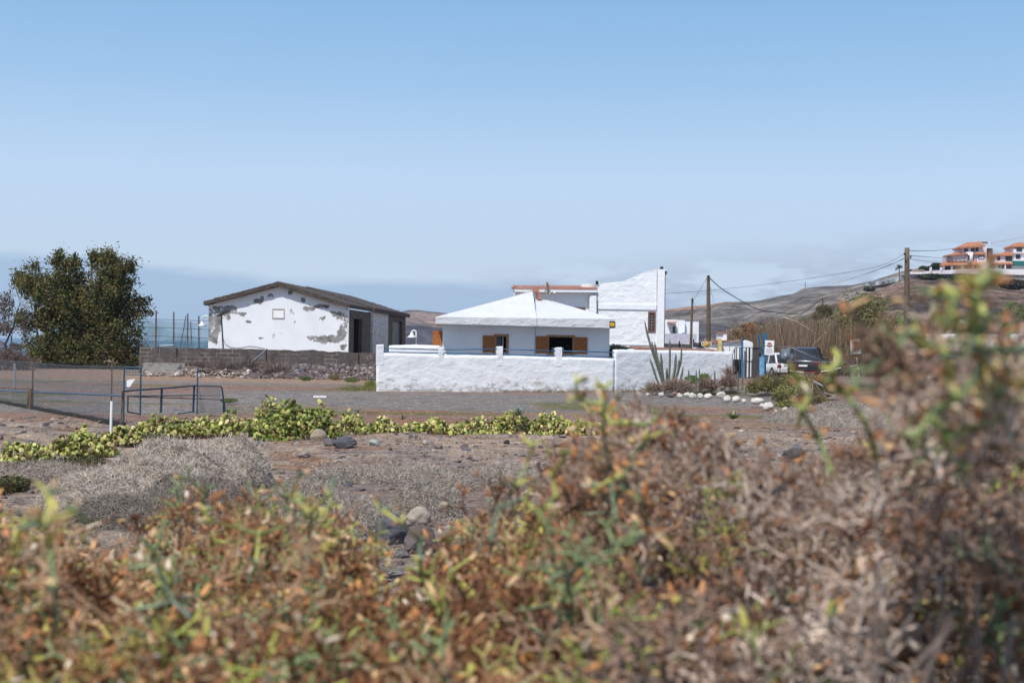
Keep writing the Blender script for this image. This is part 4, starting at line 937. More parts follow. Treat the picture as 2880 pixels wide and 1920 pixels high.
# ================================================================== SMALL WHITE HOUSE BEHIND THE GATE
GH = Frame(1998, 92, 0)
gh = thing('gatehouse', 'little white building with pink tiled edges and a square chimney behind the yard wall', 'house', GH.w(1.2, 0, 0))
def grect(g, x0, y0, x1, y1, b0, b1, fr=GH): q = fr.rect(x0, y0, x1, y1, b0); g.box(q[0], q[1], b0, b1, q[2], q[3], fr=fr); return q
g = Geo(); grect(g, 1998, 963, 2021, 1010, .5, 3); g.build('wall', M_white2, gh); g = Geo(); grect(g, 2030, 960, 2096, 1010, .3, 3); g.build('wall', M_white2, gh)
g = Geo(); grect(g, 1996, 960, 2021, 963.5, .3, 3.1); g.build('tile_edge', M_tile, gh); g = Geo(); grect(g, 2028, 957, 2100, 960, .1, 3.1); g.build('tile_edge', M_tile, gh)
ch = Geo(); grect(ch, 2020, 937, 2034, 957, .6, 1.4); co = ch.build('chimney', M_shade, gh); g = Geo(); grect(g, 2034.1, 937, 2044, 957, .5, 1.4); g.build('chimney_side', M_white2, co); g = Geo(); grect(g, 2018, 934, 2045, 937, .45, 1.5); g.build('tile_cap', M_tile, co)
g = Geo(); grect(g, 2021, 952, 2029.5, 992, -.2, .2); o_ = g.build('yellow_pillar', simple('ochre_paint', (.62, .45, .18), .85)); tag(o_, 'ochre yellow pillar rising behind the end of the yard wall', 'pillar')
# ================================================================== GATE
GT = Frame(2062, 84, .05); gzt = float(gz(GT.o[0]+1, 84))
ga = thing('barred_gate', 'dark barred gate between the yard wall and the blue posts', 'gate', GT.w(.8, 0, gzt))
g = Geo(); bar(GT, 2068, 977, 2140, 977.5, .02, g); bar(GT, 2066, 1062, 2140, 1063, .02, g); bar(GT, 2067, 977, 2066, 1062, .03, g); bar(GT, 2081, 976, 2080, 1062, .04, g); g.build('gate_frame', M_bluedk, ga)
r_ = rng_(6)
for x, w_ in ((2087, .07), (2099, .03), (2108, .045), (2121, .10), (2131, .10), (2072, .025)):
    g = Geo(); q = GT.rect(x-2, 978, x+2, 1061); c_ = (q[0]+q[1])/2; g.box(c_-w_, c_+w_, .04, .08, q[2], q[3], fr=GT); g.build('slat', M_dark if w_ < .05 else simple('dark_board', (.07, .06, .06), .8), ga)
g = Geo(); x_ = [GT.hit(*q, .5) for q in ((2091, 1060), (2091, 962), (2098, 956.5), (2103, 957), (2112, 961), (2117, 963), (2117, 1060))]; g.prism(x_, .5, .9, GT)
tag(g.build('gate_pier', M_white2), 'white gate pier with pointed top behind the barred gate', 'pillar')
for (x0, x1, y0, y1, w_, lb) in ((2085, 2090, 951, 985, .05, 'thin blue post left of the white gate pier'), (2145, 2155, 936, 1003, .10, 'thick blue post holding the first no-entry sign')):
    g = Geo(); q = GT.rect(x0, y0, x1, y1); g.box(q[0], q[1], -.05, .06, gzt-.1, q[3], fr=GT)
    if x0 == 2145: q = GT.rect(2144, 936, 2155.5, 962); g.box(q[0], q[1], -.09, .09, q[2], q[3], fr=GT)
    tag(g.build('gate_post', M_blue), lb, 'post')
g = Geo(); a = GT.hit(2134.5, 938); b_ = GT.hit(2141, 1000); g.tube([GT.w(a[0], .3, a[1]), GT.w(b_[0], .3, b_[1]), GT.w(b_[0]+.05, .3, gzt)], .055, 8); tag(g.build('leaning_post', M_blue), 'slimmer blue post leaning beside the thick one', 'post')
g = Geo(); q = GT.rect(2137, 1004, 2150, 1045, -.3); g.box(q[0], q[1], -.3, -.12, gzt, q[3], fr=GT); tag(g.build('meter_box', simple('faded_blue_paint', (.16, .36, .55), .6, 0, .35, 3)), 'faded light blue cabinet at the foot of the blue gate post', 'cabinet')
g = Geo(); pts = [(1965, 984), (2010, 972), (2055, 962), (2080, 955)]; g.tube([GT.w(q[0], -.05, q[1]) for q in [GT.hit(*p_) for p_ in pts]], .022, 6)
pts = [(2080, 957), (2066, 980), (2052, 991), (2020, 989)]; g.tube([GT.w(q[0], -.05, q[1]) for q in [GT.hit(*p_) for p_ in pts]], .022, 6); bar(GT, 2053, 961, 2052, 990, .02, g, -.05); bar(GT, 2017, 970, 2017, 984, .02, g, -.05); bar(GT, 2066, 982, 2048, 1032, .03, g, -.1)
tag(g.build('pipe_brace', M_grey), 'slanting grey pipe braces over the end of the yard wall', 'railing')
# signs
M_red = simple('sign_red', (.33, .045, .035), .5)
def sign(fr, x0, y0, x1, y1, b, label, tilt=0, post=None):
    q = fr.rect(x0, y0, x1, y1, b); c_ = ((q[0]+q[1])/2, (q[2]+q[3])/2); w_ = (q[1]-q[0])/2; h_ = (q[3]-q[2])/2
    t_ = thing('no_entry_sign', label, 'sign', fr.w(c_[0], b, c_[1]), 'white no-entry boards')
    ct, st_ = math.cos(tilt), math.sin(tilt)
    def R_(x, z): return (c_[0]+x*ct-z*st_, c_[1]+x*st_+z*ct)
    g = Geo(); g.prism([R_(-w_, -h_), R_(w_, -h_), R_(w_, h_), R_(-w_, h_)], b, b+.02, fr); g.build('board', M_plastic, t_)
    g = Geo(); zc_ = h_*.38; rd = w_*.50; g.prism([R_(rd*math.cos(u), zc_+rd*math.sin(u)) for u in np.arange(28)*2*PI/28], b-.006, b-.002, fr); d_ = g.build('red_disc', M_red, t_)
    g = Geo(); g.prism([R_(-rd*.62, zc_-rd*.14), R_(rd*.62, zc_-rd*.14), R_(rd*.62, zc_+rd*.14), R_(-rd*.62, zc_+rd*.14)], b-.010, b-.007, fr); g.build('white_bar', M_plastic, d_)
    g = Geo(); r = rng_(int(x0))
    for k in range(5):
        zz = -h_*(.18+.15*k); ll = w_*(.78-.25*r.random()); g.prism([R_(-ll, zz), R_(ll, zz), R_(ll, zz+h_*.05), R_(-ll, zz+h_*.05)], b-.005, b-.002, fr)
    g.build('fine_print', simple('faded_print', (.35, .35, .36), .8), t_)
    return t_
sign(GT, 2151, 957, 2177, 998, -.12, 'white board with red no-entry disc fixed to the thick blue gate post', -.03)
S2 = Frame(2392, 74, 0)
sign(S2, 2392, 953.5, 2421, 995, -.05, 'white board with red no-entry disc on its own red and white post', .06)
g = Geo(); 
sp_ = thing('striped_post', 'crooked red and white striped post carrying the right-hand no-entry board', 'post', P(2412, 1060, 74))
for k, (a, b_) in enumerate((((2407, 994), (2409, 1006)), ((2409, 1006), (2411.5, 1020)), ((2411.5, 1020), (2413, 1032)), ((2413, 1032), (2416, 1060)))):
    g = Geo(); bar(S2, *a, *b_, .03, g); g.build('stripe', M_red if k % 2 == 0 else M_plastic, sp_)
bt = thing('barrier_chain', 'red and white striped barrier pole strung low in front of the dark parked car', 'barrier', P(2340, 1045, 76))
pts = [(2222, 1042), (2260, 1047), (2310, 1045), (2340, 1040), (2365, 1034), (2390, 1030), (2411, 1026)]
for k in range(6):
    g = Geo(); bar(S2, *pts[k], *pts[k+1], .022, g, .1); g.build('stripe', (M_plastic, M_red, M_plastic, M_plastic, M_red, M_plastic)[k], bt)
# ================================================================== RIGHT FENCE
RF = Frame(2150, 79, 0); e_ = np.array([XZ(2900, 70), 70.])-RF.o; RF.e1 = e_/np.linalg.norm(e_); RF.e2 = np.array([-RF.e1[1], RF.e1[0]])
rf_ = thing('mesh_fence', 'wire mesh fence with blue top rail running in front of the parked cars', 'fence', RF.w(5, 0, .5))
for pts, r_, m_ in (([(2225, 1017), (2330, 1018), (2375, 1018), (2384, 1020), (2387, 1028), (2388, 1056)], .024, M_grey), ([(2388, 1018), (2460, 1017), (2560, 1015), (2700, 1013), (2900, 1012)], .028, M_blue), ([(2150, 973), (2220, 975), (2316, 1015)], .018, M_grey)):
    g = Geo(); g.tube([RF.w(q[0], 0, q[1]) for q in [RF.hit(*p_) for p_ in pts]], r_, 7); g.build('rail', m_, rf_, True)
for x, y0, m_ in ((2194, 984, M_dark), (2237, 948, M_rust), (2347, 997, M_plastic), (2681, 962, M_bluedk), (2819, 975, M_bluedk), (2390, 965, M_bluedk), (2560, 1000, M_bluedk)):
    g = Geo(); bar(RF, x, y0, x, 1068 if x != 2347 else 1015, .022 if m_ != M_rust else .03, g, .03); g.build('post', m_, rf_)
q0 = RF.hit(2160, 995); q1 = RF.hit(2880, 1062); g = mesh_wires(RF, q0[0], q1[0], q1[1]-.2, lambda a_: q0[1] if a_ < RF.hit(2320, 1000)[0] else RF.hit(2500, 1017)[1], .10, .0022, False, .02); g.build('wire_mesh', M_grey, rf_)
g = Geo(); bar(S2, 2463, 1060, 2485, 1030, .03, g, -.5); tag(g.build('wooden_stake', M_pole), 'thin slanting stake in the dry scrub right of the striped post', 'stake')
g = Geo(); bar(S2, 2647, 1067, 2670, 1040, .03, g, -.5); tag(g.build('wooden_stake', M_lamp), 'pale slanting stake leaning in front of the dark blue car', 'stake')
# globe lamp
gl_c = P(2702.5, 910, 68); gl = thing('globe_lamp', 'white globe lamp on a thin dark post right of the sign boards', 'street lamp', (gl_c[0], 68, gz(gl_c[0], 68)))
g = Geo(); g.blob(gl_c, (.2, .2, .2), rough=0, sub=3); g.build('globe', M_lamp, gl, True); g = Geo(); g.tube([(gl_c[0], 68, gz(gl_c[0], 68)-.1), gl_c-(0, 0, .15)], .03, 8); g.build('post', M_bluedk, gl)
# white compound wall behind
CW = Frame(2605, 92, 0); cw = thing('compound_wall', 'long white wall behind the cars at the right edge', 'wall', CW.w(3, 0, .5))
tops = [CW.hit(x, y) for x, y in ((2608, 940), (2880, 940), (3000, 941))]; g = Geo(); lumpwall(g, CW, tops[0][0], tops[-1][0], tops, .3, zb=.2, seed=33, amp=.03); g.build('wall', M_white2, cw, True)
g = Geo()
for x in (2640, 2700, 2760, 2830): q = CW.rect(x, 948, x+24, 990); g.box(q[0], q[1], -.08, -.01, q[2], q[3], fr=CW)
g.build('recessed_panel', M_shade, cw); g = Geo(); q = CW.rect(2601, 948, 2608, 968, -.3); g.box(q[0], q[1], -.3, -.27, q[2], q[3], fr=CW); g.build('notice', M_plastic, cw)
# ================================================================== CARS
def car(name, label, cat, x, y, z, rz, L, W, Ht, paint, suv=True, cover=False):
    t_ = thing(name, label, cat, (x, y, z), 'cars parked behind the mesh fence')
    rz_m = np.array(Matrix.Rotation(rz, 3, 'Z'))
    def tr(v): return np.asarray(v, float)@rz_m.T+np.array([x, y, z])
    # body: stations along length (x'), front = +x'
    hb = Ht*.56; cl = .19
    st = [(-L/2, .45, hb*.95, .86), (-L/2+.12, .30, hb*1.02, .97), (-L*.36, .24, hb*1.03, 1), (-L*.1, .2, hb, 1), (L*.16, .2, hb*.98, 1), (L*.30, .2, hb*.93, .99), (L*.42, .24, hb*.86, .95), (L/2-.08, .30, hb*.74, .86), (L/2, .42, hb*.6, .74)]
    g = Geo(); V = []; ring = 10
    for (sx_, zl, zh, wf) in st:
        w2 = W/2*wf
        V += [(sx_, -w2*.9, zl), (sx_, w2*.9, zl), (sx_, w2, zl+.12), (sx_, w2*1.0, (zl+zh)/2), (sx_, w2*.97, zh-.08), (sx_, w2*.88, zh), (sx_, -w2*.88, zh), (sx_, -w2*.97, zh-.08), (sx_, -w2*1.0, (zl+zh)/2), (sx_, -w2, zl+.12)]
    F = [(i*ring+j, i*ring+(j+1) % ring, (i+1)*ring+(j+1) % ring, (i+1)*ring+j) for i in range(len(st)-1) for j in range(ring)]+[tuple(range(ring-1, -1, -1)), tuple((len(st)-1)*ring+j for j in range(ring))]
    g.add(tr(V), F); body = g.build('body', paint, t_, True)
    # cabin (glasshouse) and roof
    if suv: cs = [(-L*.47, hb), (-L*.41, Ht*.95), (-L*.33, Ht), (L*.02, Ht), (L*.10, Ht*.97), (L*.26, hb*.98)]
    else: cs = [(-L*.44, hb), (-L*.33, Ht*.93), (-L*.24, Ht), (L*.04, Ht), (L*.10, Ht*.97), (L*.27, hb*.97)]
    wb = W/2*.90; wt = W/2*.74
    def ww(zz): return lerp(wb, wt, (zz-hb)/(Ht-hb))
    def shell(k, nm, mt, zoff=0):
        g = Geo(); n = len(cs); V = [(a, -ww(z_)*k, z_+zoff) for a, z_ in cs]+[(a, ww(z_)*k, z_+zoff) for a, z_ in cs]
        F = [tuple(range(n)), tuple(range(2*n-1, n-1, -1))]+[(i, i+n, i+n+1, i+1) for i in range(n-1)]
        g.add(tr(V), F); return g.build(nm, mt, t_)
    shell(1.0, 'windows', M_glass)
    # roof panel and pillars sit 1 cm proud of the glass
    g = Geo(); r3 = [c_ for c_ in cs if c_[1] > Ht*.9]; V = []
    for a, z_ in r3: V += [(a, -ww(z_)-.01, z_+.012), (a, ww(z_)+.01, z_+.012), (a, ww(z_)+.015, z_-.05), (a, -ww(z_)-.015, z_-.05)]
    F = [(i*4+j, i*4+(j+1) % 4, (i+1)*4+(j+1) % 4, (i+1)*4+j) for i in range(len(r3)-1) for j in range(4)]+[(3, 2, 1, 0), tuple((len(r3)-1)*4+j for j in range(4))]
    g.add(tr(V), F)
    for s_ in (-1, 1):
        for (a0, z0), (a1, z1), w_ in ((cs[0], cs[1], .07), (cs[-1], cs[-2], .05), ((-L*.13, hb), (-L*.12, Ht), .05), ((L*.06, hb), (L*.03, Ht), .035)):
            g.tube(tr([(a0, s_*(ww(hb)+.0), z0), (a1, s_*(ww(z1)+.0), z1)]), w_, 5)
    g.build('roof', paint, t_)
    for sx_, s_ in ((-L*.31, -1), (-L*.31, 1), (L*.31, -1), (L*.31, 1)):
        g = Geo(); R_ = Ht*.205; n = 24; V = []
        for yy, rr_ in ((W/2-.2, R_*.9), (W/2-.19, R_), (W/2+.0, R_), (W/2+.02, R_*.92), (W/2+.02, R_*.66)):
            V += [(sx_+rr_*math.cos(u), s_*yy, R_+rr_*math.sin(u)) for u in np.arange(n)*2*PI/n]
        F = [(i*n+j, i*n+(j+1) % n, (i+1)*n+(j+1) % n, (i+1)*n+j) for i in range(4) for j in range(n)]+[tuple(range(n))]
        g.add(tr(V), F); wl_ = g.build('wheel', simple_tyre, t_, True)
        g = Geo(); V = [(sx_+.01, s_*(W/2+.0), R_)]+[(sx_+R_*.64*math.cos(u), s_*(W/2+.012), R_+R_*.64*math.sin(u)) for u in np.arange(n)*2*PI/n]
        F = [(0, 1+j, 1+(j+1) % n) for j in range(n) if j % 5 != 4]; g.add(tr(V), F); g.build('rim', M_rim, wl_)
    for s_ in (-1, 1):
        g = Geo(); c_ = (-L/2+.06, s_*W*.40, hb*.80); g.blob(tr([c_])[0], (.09, .16, .16), rz, 0, sub=2); g.build('tail_light', M_tail, t_, True)
        g = Geo(); c_ = (L/2-.16, s_*W*.36, hb*.72); g.blob(tr([c_])[0], (.16, .14, .09), rz, 0, sub=2); g.build('headlight', M_lamp, t_, True)
        g = Geo(); c_ = (L*.17, s_*(W/2+.06), hb*1.08); g.blob(tr([c_])[0], (.08, .11, .08), rz, 0, sub=2); g.build('mirror', paint, t_, True)
    g = Geo(); 
    def bx(x0, x1, y0, y1, z0, z1):
        v = np.array([(a, b_, c_) for c_ in (z0, z1) for b_ in (y0, y1) for a in (x0, x1)]); g.add(tr(v), [(0, 2, 3, 1), (4, 5, 7, 6), (0, 1, 5, 4), (2, 6, 7, 3), (0, 4, 6, 2), (1, 3, 7, 5)])
    bx(-L/2-.05, -L/2+.08, -W*.45, W*.45, .32, .52); bx(L/2-.1, L/2+.04, -W*.36, W*.36, .28, .46); g.build('bumper', M_dark if suv else paint, t_)
    g = Geo(); bx(-L/2-.075, -L/2-.051, -.26, .26, .56, .67); g.build('number_plate', M_plastic, t_)
    g = Geo(); bx(-L/2-.02, -L/2+.02, -W*.25, W*.25, hb*.86, hb*.90); g.build('trim_strip', M_chrome, t_)
    return t_
simple_tyre = simple('tyre_rubber', (.02, .02, .02), .85); M_rim = simple('alloy_rim', (.4, .4, .42), .3, .8); M_tail = simple('tail_light_red', (.25, .01, .01), .25); M_chrome = simple('chrome', (.7, .7, .72), .15, 1)
def paintm(n, c, r=.25): m = simple(n, c, r, .1, .03, 1); m.node_tree.nodes['Principled BSDF'].inputs['Coat Weight'].default_value = .6; return m
xx = XZ(2268, 88); car('parked_car', 'dark grey off-road car seen from behind next to the white one', 'car', xx, 88, gz(xx, 88)+.15, PI/2-.30, 4.5, 1.9, 1.72, paintm('graphite_paint', (.025, .027, .03)))
xx = XZ(2182, 90); car('parked_car', 'white hatchback half hidden behind the first no-entry sign', 'car', xx, 90, gz(xx, 90)+.0, PI/2+.25, 4.1, 1.75, 1.5, paintm('white_paint', (.7, .72, .74)), False)
xx = XZ(2705, 84); car('parked_car', 'dark blue car side-on behind the fence below the globe lamp', 'car', xx, 84, gz(xx, 84)+.0, .08, 4.3, 1.75, 1.42, paintm('navy_paint', (.012, .02, .06)), False)
xx = XZ(2868, 80); car('parked_van', 'silver white van cut off by the right edge of the picture', 'van', xx, 80, gz(xx, 80)+.05, .0, 4.9, 1.9, 1.95, paintm('silver_paint', (.5, .5, .5)))
# silver cover draped over the rear of the dark car
g = Geo(); q = P(2213, 1003, 85.2); g.blob(q, (.42, .35, .42), .4, .4, 5, 3, (.3, .3, .3)); tag(g.build('sun_cover', simple('grey_sheet', (.16, .18, .21), .35, .3, .35, 5), None, True), 'crumpled grey sheet between the white hatchback and the dark car', 'cover')
# ================================================================== VILLAS ON THE HILL
M_vill = simple('pale_pink_wall', (.66, .56, .58), .9, 0, .06, .4); M_vill2 = simple('white_villa_wall', (.76, .70, .72), .9, 0, .06, .4)
M_vtile = simple('orange_roof_tiles', (.40, .165, .085), .85, 0, .25, 1.2); M_dglass = simple('dark_window', (.03, .035, .045), .2, 0, .3, .5)
DV = 400.0; VF = Frame(2640, DV, .0)
def vrect(g, x0, y0, x1, y1, b0, b1): q = VF.rect(x0, y0, x1, y1, b0); g.box(q[0], q[1], b0, b1, q[2], q[3], fr=VF); return q
def hipr(g, x0, y0, x1, y1, xa, xb, ya, b0, b1):
    "hipped tiled roof: eave rect from (x0,y0)-(x1,y1), ridge xa..xb at ya"
    e0 = VF.hit(x0, y0, b0); e1 = VF.hit(x1, y1, b0); bm_ = (b0+b1)/2; r0 = VF.hit(xa, ya, bm_); r1 = VF.hit(xb, ya, bm_)
    V = VF.wv(np.array([(e0[0], b0, e0[1]), (e1[0], b0, e1[1]), (e1[0], b1, e1[1]), (e0[0], b1, e0[1]), (r0[0], bm_, r0[1]), (r1[0], bm_, r1[1]),
                        (e0[0], b0, e0[1]-.35), (e1[0], b0, e1[1]-.35), (e1[0], b1, e1[1]-.35), (e0[0], b1, e0[1]-.35)], float))
    g.add(V, [(0, 1, 5, 4), (1, 2, 5), (2, 3, 4, 5), (3, 0, 4), (6, 7, 1, 0), (7, 8, 2, 1), (8, 9, 3, 2), (9, 6, 0, 3), (9, 8, 7, 6)])
def archwin(par, x0, y0, x1, y1, b, mat=None):
    q = VF.rect(x0, y0, x1, y1, b); w_ = (q[1]-q[0])/2; c_ = (q[0]+q[1])/2; h_ = q[3]-w_ if q[3]-q[2] > w_*1.5 else lerp(q[2], q[3], .45); k = q[3]-h_
    g = Geo(); poly = [(q[0], q[2]), (q[1], q[2])]+[(c_+w_*math.cos(u), h_+k*math.sin(u)) for u in np.linspace(0, PI, 12)]
    g.prism(poly, b-.08, b-.01, VF); return g.build('window', mat or M_dglass, par)
v1 = thing('villa', 'large three-storey pink villa with orange hipped roofs and round corner tower on the hill', 'house', VF.w(8, 2, VF.hit(2700, 757)[1]))
g = Geo(); vrect(g, 2650, 750-58, 2748, 762, 2, 12) if False else None
vrect(g, 2707, 694, 2775, 745, 3, 12); vrect(g, 2680, 718, 2772, 745, 2.2, 12.1); g.build('wall', M_vill, v1)
g = Geo(); vrect(g, 2750, 712, 2770, 728, 1.6, 3); vrect(g, 2748, 726, 2774, 745, 1.4, 3); g.build('wall', M_vill2, v1)
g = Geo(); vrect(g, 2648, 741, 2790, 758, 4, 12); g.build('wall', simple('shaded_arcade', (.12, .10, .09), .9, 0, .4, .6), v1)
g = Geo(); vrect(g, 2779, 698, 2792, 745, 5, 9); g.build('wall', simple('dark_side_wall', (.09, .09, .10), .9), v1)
g = Geo(); hipr(g, 2702, 695.5, 2766, 691, 2722, 2742, 681, 2, 10); g.build('roof', M_vtile, v1)
g = Geo(); hipr(g, 2742, 690, 2772, 689, 2748, 2766, 679.5, 4, 12); g.build('roof', M_vtile, v1)
g = Geo(); hipr(g, 2671, 716, 2722, 712, 2690, 2722, 710, 1.4, 8); g.build('roof', M_vtile, v1)
g = Geo(); hipr(g, 2744, 713, 2774, 712, 2746, 2772, 709, .8, 4); g.build('roof', M_vtile, v1)
g = Geo(); hipr(g, 2646, 744, 2720, 742, 2662, 2722, 733.5, 0, 6); hipr(g, 2735, 742, 2775, 741, 2738, 2772, 732, 0, 5); g.build('roof', M_vtile, v1, label='long tiled terrace roof')
cT = VF.hit(2728, 720, 2)[0]; g = Geo(); n = 20; z0 = VF.hit(2728, 739, 2)[1]; z1 = VF.hit(2728, 709, 2)[1]
g.tube([VF.w(cT, 2.4, z0), VF.w(cT, 2.4, z1)], 1.0, 20); tw = g.build('corner_tower', M_vill2, v1, True)
g = Geo(); vrect(g, 2722, 717, 2727, 731, 1.4, 1.9); g.build('window', M_dglass, tw); g = Geo(); vrect(g, 2735, 717, 2741, 731, 2.1, 2.19); g.build('window', M_dglass, v1)
archwin(v1, 2711, 698, 2723, 708, 3); archwin(v1, 2743, 696, 2752, 707, 3); g = Geo(); vrect(g, 2731, 697, 2741, 707.5, 2.9, 2.99); g.build('window', M_dglass, v1)
g = Geo(); vrect(g, 2752, 717.5, 2769, 730, 1.3, 1.39); w_ = g.build('window', M_dglass, v1); g = Geo(); vrect(g, 2754, 720, 2767, 728, 1.24, 1.29); g.build('curtain', simple('net_curtain', (.4, .42, .45), .8), w_)
g = Geo(); vrect(g, 2762, 677, 2779, 678.5, 3.9, 4.4); vrect(g, 2762, 687, 2782, 688.5, 3.9, 4.2); q = VF.hit(2782, 688, 4); q2 = VF.hit(2784, 680, 4); g.tube([VF.w(q[0], 4, q[1]), VF.w(q2[0], 4, q2[1])], .12, 5); g.build('roof_parapet', M_plastic, v1)
g = Geo(); vrect(g, 2763, 678.6, 2778, 687, 4.3, 4.5); g.build('solar_tank', simple('blue_grey_panel', (.35, .42, .5), .4), v1)
for x in (2652, 2675, 2705, 2735): g = Geo(); vrect(g, x, 748, x+5, 759, .8, 1.4); g.build('arcade_pillar', M_vill2, v1)
g = Geo(); [vrect(g, x, 733, x+9, 737, 1.2, 1.5) for x in (2664, 2675, 2686, 2697, 2708)]; g.build('terrace_railing', simple('dark_rail', (.12, .05, .04), .8), v1)
v2 = thing('villa', 'lower pink villa with arched windows just right of the large villa', 'house', VF.w(17, 2, VF.hit(2820, 757)[1]))
g = Geo(); vrect(g, 2797, 717, 2851, 757, 2, 10); g.build('wall', M_vill, v2)
g = Geo(); hipr(g, 2796, 716.5, 2852, 716, 2832, 2850, 708, 1.4, 9); g.build('roof', M_vtile, v2); g = Geo(); hipr(g, 2796, 741, 2850, 740, 2800, 2848, 738, .8, 3); g.build('roof', M_vtile, v2)
archwin(v2, 2804, 720, 2813, 732, 2, simple('maroon_window', (.06, .02, .035), .3)); archwin(v2, 2807, 743, 2814, 754, 2, simple('teal_window', (.05, .16, .2), .3))
g = Geo(); vrect(g, 2828, 720, 2847, 734, 1.9, 1.99); g.build('window', M_dglass, v2); g = Geo(); vrect(g, 2817, 743, 2845, 757, 1.9, 1.99); g.build('porch_opening', simple('brown_porch', (.14, .09, .08), .9), v2); g = Geo(); vrect(g, 2826, 743, 2829, 757, 1.0, 1.3); g.build('porch_pillar', M_vill2, v2)
v3 = thing('villa', 'three-storey white villa with green awning cut off by the right picture edge', 'house', VF.w(24, 2, VF.hit(2870, 757)[1]))
g = Geo(); vrect(g, 2851, 692, 2925, 757, 2.0, 11); vrect(g, 2851, 701, 2925, 712, 1.2, 2); vrect(g, 2851, 729, 2925, 735, 1.0, 2); g.build('wall', M_vill2, v3)
g = Geo(); hipr(g, 2850, 692, 2930, 690, 2858, 2920, 682, 1.0, 9); g.build('roof', M_vtile, v3)
g = Geo(); vrect(g, 2859, 694, 2875, 707, 1.1, 1.19); g.build('window', M_dglass, v3); g = Geo(); vrect(g, 2857, 716, 2870, 729, 1.9, 1.99); g.build('window', M_dglass, v3); g = Geo(); vrect(g, 2852, 734, 2925, 747, .5, 1.9); g.build('awning', simple('green_awning', (.02, .13, .12), .7), v3)
rw = thing('retaining_wall', 'pale retaining wall below the villas on the hillside', 'wall', VF.w(0, 0, VF.hit(2640, 768)[1]))
g = Geo(); tp = [VF.hit(x, y, -6) for x, y in ((2560, 763), (2620, 762), (2700, 757), (2790, 755), (2850, 757), (2960, 757))]; bt_ = [VF.hit(x, y, -6) for x, y in ((2960, 775), (2790, 771), (2700, 770), (2560, 771))]
g.prism(tp+bt_, -6, -5, VF); g.build('wall', M_vill2, rw); g = Geo(); [vrect(g, x, 751, x+4, 762, -6.2, -5.2) for x in (2617, 2646)]; g.build('gatepost', M_vill2, rw)
g = Geo(); vrect(g, 2562, 758, 2600, 764, -6, -4); g.build('shed', simple('pinkish_shed', (.4, .27, .22), .9), rw)
g = Geo(); q = [VF.hit(x, y, -5) for x, y in ((2540, 774), (2640, 760), (3200, 756), (3200, 790), (2540, 790))]; g.prism(q, -4.8, 40, VF); struct(g.build('terrace', M_hill2))
# ================================================================== VEGETATION HELPERS
def unit(r, n):
    v = r.normal(size=(n, 3)); return v/np.linalg.norm(v, axis=1)[:, None]
def leafcloud(g, blobs, n, size, cols, seed, asp=.5, shell=.6, up=.0, clump=0):
    r = rng_(seed); B = np.array([list(b_[0])+list(b_[1]) for b_ in blobs], float)
    vol = B[:, 3]*B[:, 4]*B[:, 5]; k = r.choice(len(B), n, p=(vol**.8)/sum(vol**.8))
    d = unit(r, n); rad = shell+(1.05-shell)*r.random(n)**.7; inner = r.random(n) < .25; rad = np.where(inner, r.random(n)**.5, rad)
    C = B[k, :3]+d*B[k, 3:]*rad[:, None]
    if clump:
        nc = max(4, n//clump); cc = C[r.integers(0, n, nc)]; j = r.integers(0, nc, n)
        C = cc[j]+r.normal(size=(n, 3))*size*2.6
    A = unit(r, n); A[:, 2] += up; A /= np.linalg.norm(A, axis=1)[:, None]; T = np.cross(A, unit(r, n)); T /= np.linalg.norm(T, axis=1)[:, None]+1e-9
    s_ = size*r.uniform(.5, 1.4, n)[:, None]
    cl = np.array(cols)[r.integers(0, len(cols), n)]*r.uniform(.7, 1.35, n)[:, None]
    tone = 1+.35*vnoise(C[:, 0]+C[:, 1]*.3, C[:, 2], max(.05, size*7), seed % 9)[:, None]*2
    g.quads(C, A*s_, T*s_*asp, np.clip(cl*tone, .004, 1)); return C
def limbs(g, base, tips, r0, seed, wob=.15, n=7, sides=6):
    r = rng_(seed)
    for tp in tips:
        tp = np.array(tp, float); L = np.linalg.norm(tp-base); pts = np.array([lerp(base, tp, (i/n)) for i in range(n+1)]); pts[:, 2] += L*.10*np.sin(np.linspace(0, PI, n+1))
        pts[1:-1] += r.normal(size=(n-1, 3))*L*wob*.25; g.tube(pts, np.linspace(r0, r0*.18, n+1), sides)
def baretree(g, base, h, seed, spread=.5, levels=5, r0=.1, cols=(.2, .16, .14)):
    r = rng_(seed); A = []; B = []; ra = []; rb = []
    def rec(p, d, L, rad, lv):
        n = 3; q = p
        for i in range(n):
            d2 = d+r.normal(size=3)*.12; d2 /= np.linalg.norm(d2); q2 = q+d2*L/n
            A.append(q); B.append(q2); ra.append(rad*(1-i*.12)); rb.append(rad*(1-(i+1)*.12)); q = q2; d = d2
        if lv == 0: return
        for k in range(r.integers(2, 4)):
            d3 = d+r.normal(size=3)*spread; d3[2] = abs(d3[2])*.8+.1; d3 /= np.linalg.norm(d3); rec(q, d3, L*r.uniform(.6, .85), rad*.6, lv-1)
    rec(np.array(base, float), np.array([0, 0, 1.]), h*.3, r0, levels); g.segs(A, B, np.array(ra), np.array(rb), cols, 5)
